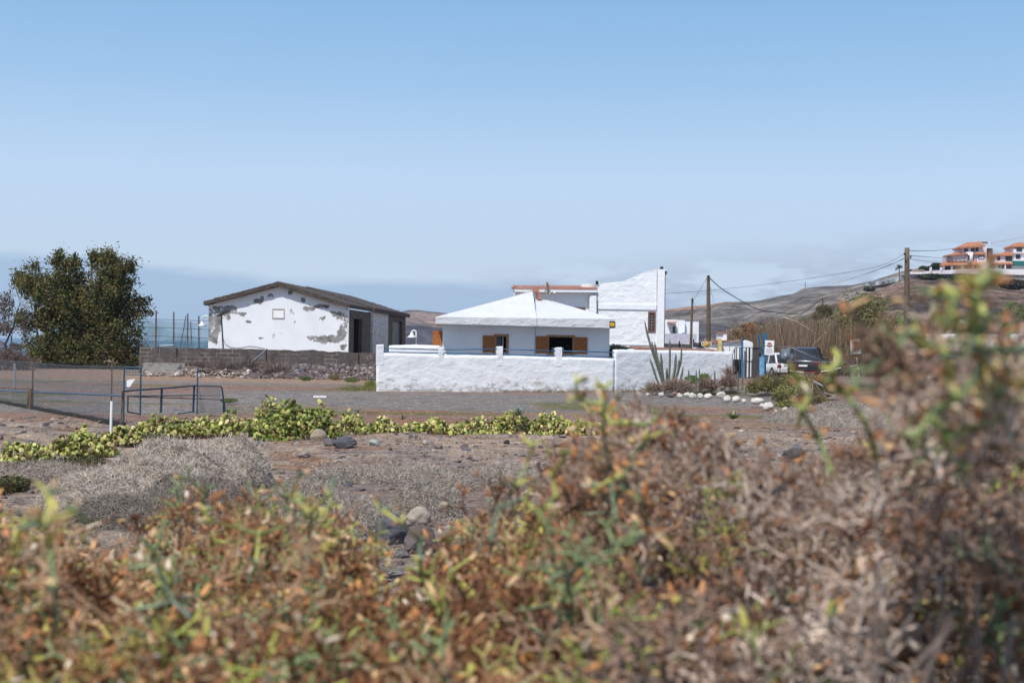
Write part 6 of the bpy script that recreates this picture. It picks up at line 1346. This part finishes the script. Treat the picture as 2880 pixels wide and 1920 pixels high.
shrub('yellow_green_shrub', [E(2240, 1085, 66, 48, 1.2, 34), E(2205, 1110, 63, 36, 1.0, 26)], 4800, .055, YGS, 36, 'broad yellow green shrub under the white hatchback')
shrub('yellow_green_shrub', [E(2310, 1088, 66, 36, 1.2, 36), E(2280, 1128, 60, 50, 1.0, 22)], 4200, .055, [tuple(np.array(c_)*(.9, .75, .8)) for c_ in YGS], 37, 'browner yellow green shrub in front of the dark car', nb=500)
shrub('yellow_green_shrub', [E(2225, 1142, 57, 46, .8, 18)], 2200, .045, YGS, 38, 'low yellow green shrub beside the rough white boulder')
for i, (px, py, D_, rx, rz, lb, cols) in enumerate(((862, 1064, 86, 16, 6, 'small green tuft at the rubble foot under the wall crack', ((.08, .12, .03), (.12, .15, .04))), (990, 1068, 84, 22, 7, 'green tuft in the rubble left of the white yard wall', ((.08, .12, .03), (.14, .16, .05))), (1010, 1092, 70, 62, 10, 'yellow green grass patch against the left end of the white yard wall', ((.18, .19, .05), (.13, .15, .04), (.25, .2, .07))), (1042, 1082, 71, 18, 14, 'taller grass tuft right at the white wall corner', ((.2, .2, .05), (.14, .17, .04))), (940, 1060, 88, 14, 8, 'brown weed tuft on the rubble slope', ((.17, .12, .06),)), (645, 1126, 52, 22, 5, 'green weed patch behind the blue barrier end', ((.12, .14, .05),)))):
    g = Geo(); leafcloud(g, [E(px, py, D_, rx, .8, rz)], 1400, .04, cols, 600+i, .25, .3, 1.5); tag(g.build('weeds', M_leaf), lb, 'weeds')
g = Geo(); bl_ = []
for x in np.linspace(1420, 1725, 30):
    a_, z_ = WA.hit(x, 1100); q = WA.w(a_, -.12, 0); bl_.append(((q[0], q[1], .02), (.28, .12, .12+.05*math.sin(x*.2))))
for x in np.linspace(1740, 1850, 12):
    a_, z_ = WB.hit(x, 1095); q = WB.w(a_, -.12, 0); bl_.append(((q[0], q[1], .02), (.35, .14, .16)))
leafcloud(g, bl_, 3800, .04, ((.22, .16, .08), (.17, .14, .06), (.28, .2, .12)), 61, .25, .3, 1.5); stuff(g.build('weeds', M_leaf), 'strip of dry weeds along the foot of the white yard wall', 'weeds')
g = Geo()
bs_ = [E(x, y, d_, rx, 1.5, rz) for x, y, d_, rx, rz in ((480, 1042, 99, 60, 8), (560, 1040, 99, 30, 8), (640, 1046, 98, 50, 9), (700, 1040, 100, 40, 10), (780, 1048, 95, 35, 8))]
brush(g, bs_, 3600, .8, .014, [(.16, .12, .10), (.10, .08, .07), (.22, .17, .14)], 62, .4, 3, .4); tag(g.build('brushwood', M_dry), 'pile of dark dead branches dumped against the block wall', 'brushwood')
# ================================================================== CANES, REEDS, BUSHES BEHIND THE CARS
r = rng_(91); n = 9000; px = r.uniform(2050, 2600, n); Dd = r.uniform(94, 118, n)
topy = np.interp(px, [2050, 2085, 2120, 2150, 2190, 2260, 2320, 2380, 2450, 2520, 2600], [975, 925, 910, 895, 888, 882, 890, 880, 900, 920, 960])+np.abs(r.normal(size=n))*40+14*np.sin(px*.09)*np.sin(px*.031)+10
A = np.array([(XZ(p_, d_), d_, float(gz(XZ(p_, d_), d_))-.1) for p_, d_ in zip(px, Dd)]); Bt = np.array([P(p_, t_, d_) for p_, t_, d_ in zip(px, topy, Dd)]); lean = r.normal(size=n)*.9
Bt[:, 0] += lean; mid = (A+Bt)/2; mid[:, 0] += lean*.1-.0
cl = np.array([(.19, .125, .09), (.13, .09, .065), (.28, .20, .15), (.09, .065, .045), (.15, .125, .065)])[r.integers(0, 5, n)]*r.uniform(.7, 1.3, n)[:, None]
g = Geo(); g.segs(A, mid, .018, .015, cl, 3); g.segs(mid, Bt, .015, .006, cl, 3)
B_ = []; 
for k in range(9): B_.append(E(2080+k*58, 960+10*math.sin(k*3), 106, 40, 6, 60))
leafcloud(g, B_, 26000, .16, [(.20, .13, .085), (.14, .10, .06), (.26, .185, .12), (.10, .10, .045)], 92, .10, .2, 1.2)
stuff(g.build('cane_thicket', M_twig), 'wide brown thicket of dead canes behind the parked cars', 'cane thicket')
g = Geo(); pts = [P(2203, 892, 96), P(2240, 904, 96), P(2270, 922, 96), P(2301, 943, 96)]; g.tube(pts, .03, 5); tag(g.build('bent_cane', simple('straw_cane', (.45, .35, .25), .8), None, True), 'single pale cane bent in an arc over the thicket', 'cane')
g = Geo(); g.tube([P(2290, 966, 95), P(2325, 932, 95)], .025, 5); tag(g.build('bent_cane', bpy.data.materials['straw_cane']), 'single pale cane slanting the other way below the arched one', 'cane')
def reed(px, pyb, pyt, D, n, spread, seed, lab, cols):
    base = P(px, pyb, D); zt = P(px, pyt, D)[2]; r = rng_(seed); t_ = thing('giant_reed', lab, 'reed', base, 'giant reed clumps on the slope'); g = Geo(); gl_ = Geo()
    for i in range(n):
        b_ = base+np.array([r.normal()*spread*.5, r.normal()*.6, 0]); h = (zt-base[2])*r.uniform(.45, 1.0); lx = r.normal()*spread*.45
        pts = np.array([b_+np.array([lx*t__**1.5, 0, h*t__]) for t__ in np.linspace(0, 1, 6)]); g.tube(pts, np.linspace(.03, .01, 6), 4, (.2, .17, .08), False)
        m = 15; tt_ = r.uniform(.25, 1, m); Pm = np.array([[np.interp(q, np.linspace(0, 1, 6), pts[:, k]) for k in range(3)] for q in tt_])
        dx = r.choice([-1, 1], m)*r.uniform(.25, .6, m); d1 = np.stack([dx, r.normal(size=m)*.3, r.uniform(.0, .35, m)], 1); P1 = Pm+d1*.55; P2 = P1+np.stack([dx*.5, d1[:, 1]*.5, -r.uniform(.25, .55, m)], 1)*.8
        cl = np.array(cols)[r.integers(0, len(cols), m)]*r.uniform(.7, 1.3, m)[:, None]
        gl_.segs(Pm, P1, .035, .035, cl, 3); gl_.segs(P1, P2, .035, .004, cl, 3)
    g.build('canes', M_twig, t_); gl_.build('leaves', M_leaf, t_)
RC = [(.17, .19, .06), (.26, .24, .10), (.10, .13, .04), (.24, .16, .08)]
reed(2425, 960, 812, 104, 75, 1.6, 1, 'tall yellow green giant reed clump left of the thick brown pole', RC)
reed(2395, 985, 880, 98, 50, 1.5, 2, 'lower straw coloured reed clump left under the tall one', [(.28, .22, .11), (.2, .15, .08), (.15, .15, .05)])
reed(2478, 985, 900, 100, 45, 1.5, 3, 'dull reed clump between the tall one and the thick brown pole', RC)
reed(2530, 990, 890, 98, 40, 1.2, 4, 'greenish reed clump around the foot of the thick brown pole', RC)
reed(2585, 1000, 930, 96, 35, 1.4, 5, 'low reed clump right of the thick brown pole foot', [(.12, .13, .05), (.18, .16, .07)])
shrub('ochre_bush', [E(2110, 925, 100, 22, 1, 18), E(2095, 955, 99, 28, 1, 22), E(2070, 935, 100, 10, .6, 10)], 2600, .10, [(.28, .13, .06), (.22, .11, .05), (.3, .2, .1)], 41, 'rusty ochre bush above the white gate pier', asp=.25, up=.8)
shrub('brown_bush', [E(2318, 875, 120, 24, 1, 20), E(2300, 890, 118, 16, 1, 14)], 1500, .14, [(.16, .08, .05), (.12, .10, .05), (.1, .11, .05)], 42, 'rust brown bush under the slim distant pole', asp=.2)
for i, (px, py, D_, rx, rz, c_, lb) in enumerate(((2850, 880, 150, 34, 28, 1, 'bright green bush on the slope at the right edge'), (2835, 915, 140, 30, 18, 1, 'lower green bush under the bright one at the right edge'), (2560, 935, 130, 40, 40, 0, 'dark green bush behind the thick brown pole foot'), (2640, 920, 125, 60, 40, 0, 'dark olive bush behind the blurred twigs right of the pole'), (2730, 925, 125, 60, 36, 2, 'dusty bush above the white wall'), (2800, 945, 118, 44, 26, 0, 'dark bush over the right end of the white wall'))):
    shrub('slope_bush', [E(px, py, D_, rx, 2, rz), E(px-rx*.5, py+rz*.4, D_-1, rx*.6, 1.5, rz*.7), E(px+rx*.5, py+rz*.3, D_-1, rx*.55, 1.5, rz*.7)], 3000, .14, [[(.03, .045, .015), (.05, .06, .02), (.07, .06, .03)], [(.08, .14, .02), (.12, .2, .03), (.05, .09, .02)], [(.12, .09, .05), (.09, .08, .04)]][c_], 700+i, lb)
for i, (px, py, D_, rx, rz, c_, lb) in enumerate(((2650, 795, 385, 24, 11, (.12, .13, .07), 'round grey green cushion bush below the retaining wall'), (2622, 778, 390, 42, 8, (.05, .06, .03), 'dark bush strip under the left part of the retaining wall'), (2700, 778, 390, 30, 8, (.05, .06, .03), 'dark bush strip under the big villa'), (2595, 755, 405, 8, 6, (.03, .045, .02), 'small dark tree at the left end of the villa terrace'), (2633, 748, 404, 13, 8, (.02, .035, .015), 'dark round tree on the terrace left of the big villa'), (2613, 756, 404, 7, 6, (.03, .045, .02), 'low dark shrub between the two terrace trees'), (2510, 815, 330, 14, 7, (.1, .1, .055), 'olive cushion bush below the lone palm'), (2445, 812, 330, 14, 5, (.09, .08, .05), 'low dark bush on the ridge left of the lone palm'), (2850, 800, 330, 40, 14, (.06, .055, .04), 'dark scrub patch on the slope at the right edge'))):
    shrub('hill_bush', [E(px, py, D_, rx, 2.5, rz)], 1700, .35, [c_, tuple(np.array(c_)*1.5), tuple(np.array(c_)*.7)], 740+i, lb)
def palm(px, pyb, pyt, D, R_, seed, lab):
    b_ = P(px, pyb, D); t_ = thing('palm_tree', lab, 'palm tree', b_, 'palms on the hill ridge'); tp = P(px, pyt, D); g = Geo(); g.tube([b_-(0, 0, .5), lerp(b_, tp, .5)+(.1, 0, 0), tp], [R_*.22, R_*.12, R_*.12], 7); g.build('trunk', M_bark, t_)
    g = Geo(); r = rng_(seed); A = []; B = []
    for i in range(34):
        a = r.uniform(0, 2*PI); e0 = r.uniform(-.5, 1.2); d = np.array([math.cos(a)*math.cos(e0), math.sin(a)*math.cos(e0), math.sin(e0)]); p1 = tp+d*R_*.6; p2 = p1+(d+np.array([0, 0, -.7]))*R_*.5; A += [tp, p1]; B += [p1, p2]
    g.segs(A, B, R_*.07, R_*.05, (.05, .065, .03), 4); g.build('fronds', M_leaf, t_)
palm(2529, 794, 752, 350, 1.0, 1, 'lone palm tree on the ridge left of the thick brown pole'); palm(2485, 806, 796, 330, .6, 2, 'tiny palm on the slope left of the lone palm'); palm(2542, 790, 778, 350, .6, 3, 'small palm behind the thick brown pole')
g = Geo(); q = P(2265, 807, 700); g.tube([q-(0, 0, 1), P(2265, 793, 700)], .18, 5); tag(g.build('ridge_mast', M_grey), 'thin mast on the hill ridge', 'mast')
# ================================================================== FOREGROUND SHRUBS (out of focus)
def sprig(r, depth=5, L=.021, rad=.0018, spread=.95, p3=.25):
    A = []; B = []; ra = []; rb = []; lv = []; tips = []
    def rec(p, d, l, rd, k):
        q = p+d*l; A.append(p); B.append(q); ra.append(rd); rb.append(rd*.88); lv.append(k)
        if k >= depth or (k > 1 and r.random() < .14): tips.append((q, d)); return
        m = 3 if r.random() < p3 else 2; a0 = r.uniform(0, 2*PI); s_ = np.cross(d, (.3, .5, .81)); s_ /= np.linalg.norm(s_); t_ = np.cross(d, s_)
        for j in range(m):
            a = a0+j*2*PI/m+r.normal()*.3; an = spread*r.uniform(.55, 1.1); d2 = d*math.cos(an)+(s_*math.cos(a)+t_*math.sin(a))*math.sin(an); d2[2] += .12; d2 /= np.linalg.norm(d2)
            rec(q, d2, l*r.uniform(.7, 1.1), rd*.88, k+1)
    rec(np.zeros(3), np.array([0, 0, 1.]), L, rad, 0)
    return np.array(A), np.array(B), np.array(ra), np.array(rb), np.array(lv), tips
rt = rng_(2024); TPL = [sprig(rt, 4 if i % 3 else 5) for i in range(16)]
def rotmat(d, a):
    q = Vector(d).to_track_quat('Z', 'Y').to_matrix().to_3x3() @ Matrix.Rotation(a, 3, 'Z'); return np.array(q)
def tabl(px, pts): return np.interp(px, [q[0] for q in pts], [q[1] for q in pts])
T2 = [(-700, 1430), (0, 1480), (200, 1560), (350, 1560), (500, 1470), (600, 1420), (700, 1440), (850, 1425), (950, 1470), (1010, 1650), (1160, 1670), (1230, 1560), (1300, 1460), (1400, 1450), (1500, 1430), (1600, 1360), (1700, 1310), (1800, 1290), (1900, 1290), (2000, 1340), (2100, 1400), (2200, 1440), (2350, 1430), (2450, 1400), (2550, 1340), (2650, 1290), (2880, 1300), (3600, 1280)]
T1 = [(-900, 1500), (0, 1580), (200, 1680), (500, 1740), (800, 1740), (940, 1720), (1000, 1750), (1180, 1760), (1260, 1720), (1400, 1690), (1700, 1640), (2000, 1620), (2200, 1600), (2400, 1540), (2550, 1440), (2650, 1340), (2760, 1300), (2880, 1310), (3800, 1290)]
fgs = [(-200, 1.3, 'left'), (330, 1.7, 'left'), (800, 1.6, 'mid'), (1330, 1.7, 'mid'), (1720, 1.7, 'rust'), (2150, 1.6, 'grey'), (2560, 1.35, 'grey'), (2900, 1.1, 'green')]
flab = ['blurred green and orange shrub at the lower left corner', 'blurred rusty shrub with pale seed heads, second from the left', 'blurred shrub with bright yellow green tips left of the rock gap', 'blurred shrub with blue green forked twigs right of the rock gap', 'blurred rust brown shrub with one tall green shoot in the middle', 'blurred shrub of bare grey twigs below the white boulder row', 'blurred tangle of thicker grey twigs at lower right', 'blurred tall shrub with vivid green shoots at the right edge']
cen = np.array([(XZ(a, b_, 2.0), b_) for a, b_, _ in fgs])
parts = [{'g': Geo(), 'd': Geo(), 'l': Geo()} for _ in fgs]
def style_at(px):
    w_ = {'green': .30, 'flake': .5, 'grey': .2}
    gr = float(np.interp(px, [0, 500, 900, 1400, 1750, 2000, 2300, 2600, 2800, 3200], [.34, .34, .38, .34, .24, .15, .11, .16, .28, .28]))
    gy_ = float(np.interp(px, [0, 900, 1500, 1900, 2200, 2700, 3200], [.08, .10, .12, .25, .6, .5, .4]))
    return gr, gy_
r = rng_(4242); N = 9500
FLK = np.array([(.60, .29, .11), (.48, .20, .07), (.26, .11, .045), (.74, .48, .25), (.18, .08, .04), (.78, .64, .48), (.56, .24, .08), (.62, .40, .21), (.32, .16, .08), (.42, .38, .09)])
FV, FF = ico(1)
NX = 300
for i in range(N+NX):
    px = r.uniform(-700, 3500); u = r.random(); D_ = 1.0+1.25*math.sqrt(u) if r.random() < .8 else r.uniform(2.2, 3.0)
    f = min(1, (D_-1.0)/1.2); ty = tabl(px, T1)*(1-f)+tabl(px, T2)*f
    if D_ > 2.2: ty = tabl(px, T2)+25+(D_-2.2)*60
    dens = float(np.interp(px, [960, 1010, 1160, 1210, 1900, 2050, 2500, 2600], [1, .3, .3, 1, .9, .6, .6, .8])) if D_ > 1.5 else 1
    if r.random() > dens: continue
    if i >= N+270: px = r.uniform(2570, 2920); D_ = r.uniform(.88, 1.05); ty = r.uniform(900, 1090)
    elif i >= N+232: px = 2480+abs(r.normal())*190; D_ = r.uniform(.95, 1.4); ty = r.uniform(850, 1330) if px > 2600 else r.uniform(1050, 1380)
    elif i >= N: px = r.uniform(1560, 2560); D_ = r.uniform(1.4, 2.2); ty = tabl(px, T2)-r.uniform(0, 170)
    z = P(px, ty, D_)[2]; dep = .085+r.exponential(.06); out_l = r.random() < .035
    if out_l: dep = .02
    if i >= N: dep = .05
    p_ = np.array([XZ(px, D_, z), D_, z-dep]); k = int(np.argmin(((cen-p_[:2])**2).sum(1)))
    gr, gy_ = style_at(px); gr *= .3 if i >= N else 1; q = r.random(); ty_ = 'g' if q < gr else 'd'
    A, B, ra, rb, lv, tips = TPL[r.integers(16)]
    d = np.array([r.normal()*.9, r.normal()*.9, 1.0]); d /= np.linalg.norm(d); R3 = rotmat(d, r.uniform(0, 6.28)); s_ = r.uniform(.55, 1.05)*(1.2 if ty_ == 'g' and r.random() < .3 else 1)*(.8 if i >= N else 1)
    A2 = A@R3.T*s_+p_; B2 = B@R3.T*s_+p_; m = lv/5.
    if ty_ == 'g':
        c0 = np.array([(.09, .13, .07), (.12, .165, .05), (.13, .18, .135), (.16, .20, .15)][r.integers(4)]); c1 = np.array([(.42, .46, .10), (.55, .45, .13), (.26, .34, .15)][r.integers(3)]); cl = c0*(1-m[:, None])+c1*m[:, None]; thick = 1.25
    else:
        gyk = float(np.interp(px, [1500, 2000, 2600, 3000], [0, 1, 1, .5])); c0 = lerp(np.array([(.31, .16, .085), (.23, .105, .05), (.40, .26, .16), (.16, .075, .04)][r.integers(4)]), np.array([(.38, .29, .235), (.28, .195, .15), (.50, .40, .33), (.20, .125, .085)][r.integers(4)]), gyk); cl = np.tile(c0*r.uniform(.7, 1.2), (len(A), 1)); thick = 1.1 if r.random() < .7 else 1.7
    cl = cl*r.uniform(.72, 1.32, len(cl))[:, None]
    if ty_ == 'g' and r.random() < .75:      # dying shoots: some branches of a green tuft have already browned
        dead = r.random(len(cl)) < r.uniform(.1, .5); cl[dead] = np.array([(.36, .24, .14), (.26, .14, .08), (.45, .36, .22)][r.integers(3)])
        keep = np.ones(len(cl), bool) if r.random() < .4 else lv <= 3; A2, B2, ra, rb, cl = A2[keep], B2[keep], ra[keep], rb[keep], cl[keep]
    parts[k][ty_].segs(A2, B2, ra*s_*thick, rb*s_*thick, cl, 4)
    nf = 0 if r.random() < gy_ else r.integers(5, 13)
    brn = px > 1450 and r.random() < .6
    if ty_ == 'g': nf = r.integers(2, 9)
    for _ in range(nf):
        tp, dd_ = tips[r.integers(len(tips))]; c = (np.array(tp)@R3.T)*s_+p_; d3 = dd_@R3.T; RR = rotmat(d3+r.normal(size=3)*.5, 0); w_ = r.uniform(.0018, .0042); V = FV*np.array([w_, w_*.55, w_*r.uniform(1.5, 3.4)])*np.stack([1-.45*FV[:, 2]]*2+[np.ones(len(FV))], 1)
        parts[k]['l'].add(V@RR.T+c, FF, (np.array((.26, .115, .055)) if brn else FLK[r.integers(len(FLK))])*r.uniform(.75, 1.25))
# traced forked shoots that stand clear of the mass
hero = [(.80, 7, [(2786, 775), (2768, 790), (2757, 815), (2740, 850), (2736, 920), (2752, 964), (2756, 1040), (2700, 1115), (2627, 1161), (2569, 1233)]), (.80, 7, [(2757, 803), (2790, 798), (2816, 768)]), (.82, 7, [(2617, 824), (2663, 819), (2670, 857), (2690, 900), (2736, 920)]), (.8, 7, [(2739, 808), (2688, 829), (2683, 852), (2670, 870)]), (.8, 7, [(2650, 910), (2688, 918), (2726, 944), (2752, 964), (2770, 1000)]),
 (.85, 7, [(2555, 936), (2599, 972), (2637, 992), (2663, 1002), (2719, 989), (2790, 989), (2890, 980)]), (.85, 7, [(2663, 1002), (2684, 1077), (2680, 1126), (2627, 1161)]), (.88, 7, [(2627, 1161), (2654, 1214), (2669, 1279), (2719, 1314)]), (.88, 7, [(2654, 1214), (2673, 1230), (2726, 1203), (2784, 1188)]), (.85, 7, [(2760, 860), (2775, 900), (2760, 930), (2736, 920)]), (.9, 7, [(2820, 985), (2840, 1040), (2810, 1100), (2780, 1180), (2784, 1188)]),
 (1.1, 6, [(2359, 1000), (2340, 1042), (2340, 1073), (2378, 1107), (2430, 1180), (2470, 1300)]), (1.1, 6, [(2378, 1107), (2409, 1084), (2474, 1086)]), (1.2, 6, [(2236, 1057), (2263, 1099), (2275, 1119), (2255, 1153), (2300, 1230), (2340, 1330)]), (1.2, 6, [(2255, 1153), (2244, 1199)]),
 (1.35, 4, [(1620, 1076), (1623, 1123), (1698, 1138), (1698, 1215), (1717, 1330), (1730, 1450)]), (1.35, 4, [(1702, 1092), (1698, 1138)]), (1.4, 4, [(1698, 1157), (1721, 1192), (1759, 1192), (1817, 1196), (1847, 1173)]), (1.4, 4, [(1866, 1211), (1817, 1238), (1790, 1265), (1767, 1314), (1740, 1400)]), (1.3, 4, [(1623, 1123), (1600, 1125)]),
 (1.25, 3, [(1495, 1253), (1484, 1299), (1453, 1364), (1403, 1429), (1380, 1520)]), (1.25, 3, [(1595, 1272), (1553, 1337), (1564, 1395), (1526, 1429), (1518, 1460), (1490, 1540)]), (1.25, 3, [(1518, 1444), (1472, 1402), (1396, 1429)]), (1.3, 4, [(1683, 1368), (1725, 1345), (1755, 1337), (1763, 1376), (1801, 1406), (1820, 1480)]),
 (1.5, 2, [(841, 1337), (818, 1398), (875, 1437), (870, 1520), (860, 1600)]), (1.5, 2, [(875, 1437), (925, 1391), (940, 1345)]), (1.5, 2, [(577, 1433), (588, 1467), (672, 1483), (730, 1502), (818, 1475)]), (1.5, 2, [(730, 1502), (720, 1580), (700, 1650)]), (1.4, 3, [(1074, 1433), (1128, 1471), (1181, 1521), (1181, 1571), (1190, 1650)]),
 (.95, 0, [(134, 1385), (145, 1461), (126, 1473), (57, 1481)]), (.95, 0, [(130, 1473), (138, 1534), (153, 1649), (160, 1780)]), (.95, 0, [(145, 1461), (210, 1440), (262, 1470)]), (1.0, 0, [(40, 1560), (60, 1480), (110, 1460)]), (1.9, 5, [(2260, 1680), (2130, 1540), (2120, 1480)]), (1.1, 6, [(2330, 1730), (2340, 1690)])]
r = rng_(55); mpd = math.tan(0)
for D_, k, pts in hero:
    Q = np.array([P(x, y, D_+.04*math.sin(j*1.7+x)) for j, (x, y) in enumerate(pts)]); n = len(Q); m = np.linspace(1, 0, n-1)[:, None]
    yel = np.array([.52, .50, .13]); grn = np.array([(.15, .22, .13), (.22, .28, .09)][r.integers(2)]); cl = yel*np.clip(m*1.6-.6, 0, 1)+grn*(1-np.clip(m*1.6-.6, 0, 1))
    for j in range(n-1):      # short straight joints, slightly swollen at the forks
        parts[k]['g'].segs([Q[j]], [Q[j+1]], np.array([.0019 if k > 5 else .0015]), np.array([.0023 if k > 5 else .0018]), cl[j:j+1], 6)
    for j in range(n-1):
        q = Q[j]
        for _ in range(3 if j == 0 else 2):
            d = r.normal(size=3); d[2] = abs(d[2])*.8; d /= np.linalg.norm(d); e_ = q+d*r.uniform(.006, .013); parts[k]['g'].segs([q], [e_], np.array([.0018]), np.array([.0013]), [yel if r.random() < .5 else grn], 5)
            if r.random() < .8:
                w_ = r.uniform(.0015, .0028); RR = rotmat(d+r.normal(size=3)*.3, 0); parts[k]['l'].add(FV*np.array([w_, w_*.7, w_*2.3])@RR.T+e_, FF, FLK[r.integers(len(FLK))]*r.uniform(.8, 1.2))
# woody stems from each shrub's foot up into its canopy
for k, (a, b_, st_) in enumerate(fgs):
    cx, cy = cen[k]; gz0 = float(gz(cx, cy)); t_ = thing('foreground_shrub', flab[k], 'shrub', (cx, cy, gz0), 'blurred shrubs close to the camera')
    g = Geo(); r = rng_(800+k); A = []; B = []; ra = []; rb = []
    for s_ in range(34):
        px = a+r.normal()*300; D_ = max(.95, b_+r.normal()*.35); f = min(1, max(0, (D_-1.0)/1.2)); ty = tabl(px, T1)*(1-f)+tabl(px, T2)*f; z = P(px, ty, D_)[2]-.07; tp = np.array([XZ(px, D_, z), D_, z]); bs = np.array([cx+r.normal()*.05, cy+r.normal()*.05, gz0-.03])
        pts = [bs]; nn = 13
        for j in range(1, nn+1):
            t__ = j/nn; pts.append(lerp(bs, tp, t__)+r.normal(size=3)*.032*(1-.3*t__))
        for j in range(nn): A.append(pts[j]); B.append(pts[j+1]); ra.append(.005*(1-j/nn)+.0016); rb.append(.005*(1-(j+1)/nn)+.0016)
    g.segs(A, B, np.array(ra), np.array(rb), (.22, .17, .14), 5); g.build('stems', M_twig, t_)
    for key, nm, mt in (('g', 'green_shoots', M_fg), ('d', 'dead_twigs', M_twig), ('l', 'dried_bracts', M_fg)):
        if parts[k][key].n: parts[k][key].build(nm, mt, t_)

# ================================================================== AIR
g = Geo(); g.box(-2600, 3200, -12, 3300, -27, 240)
M_haze = bpy.data.materials.new('sea_air'); M_haze.use_nodes = True; t = M_haze.node_tree
for n_ in list(t.nodes):
    if n_.type == 'BSDF_PRINCIPLED': t.nodes.remove(n_)
v_ = t.nodes.new('ShaderNodeVolumePrincipled'); v_.inputs['Color'].default_value = (.78, .86, 1, 1); v_.inputs['Density'].default_value = .0001; v_.inputs['Anisotropy'].default_value = .3
t.links.new(v_.outputs[0], t.nodes['Material Output'].inputs['Volume'])
hz = g.build('haze', M_haze); hz['kind'] = 'stuff'; hz['label'] = 'thin bluish sea haze in the air over the far hills'; hz['category'] = 'haze'
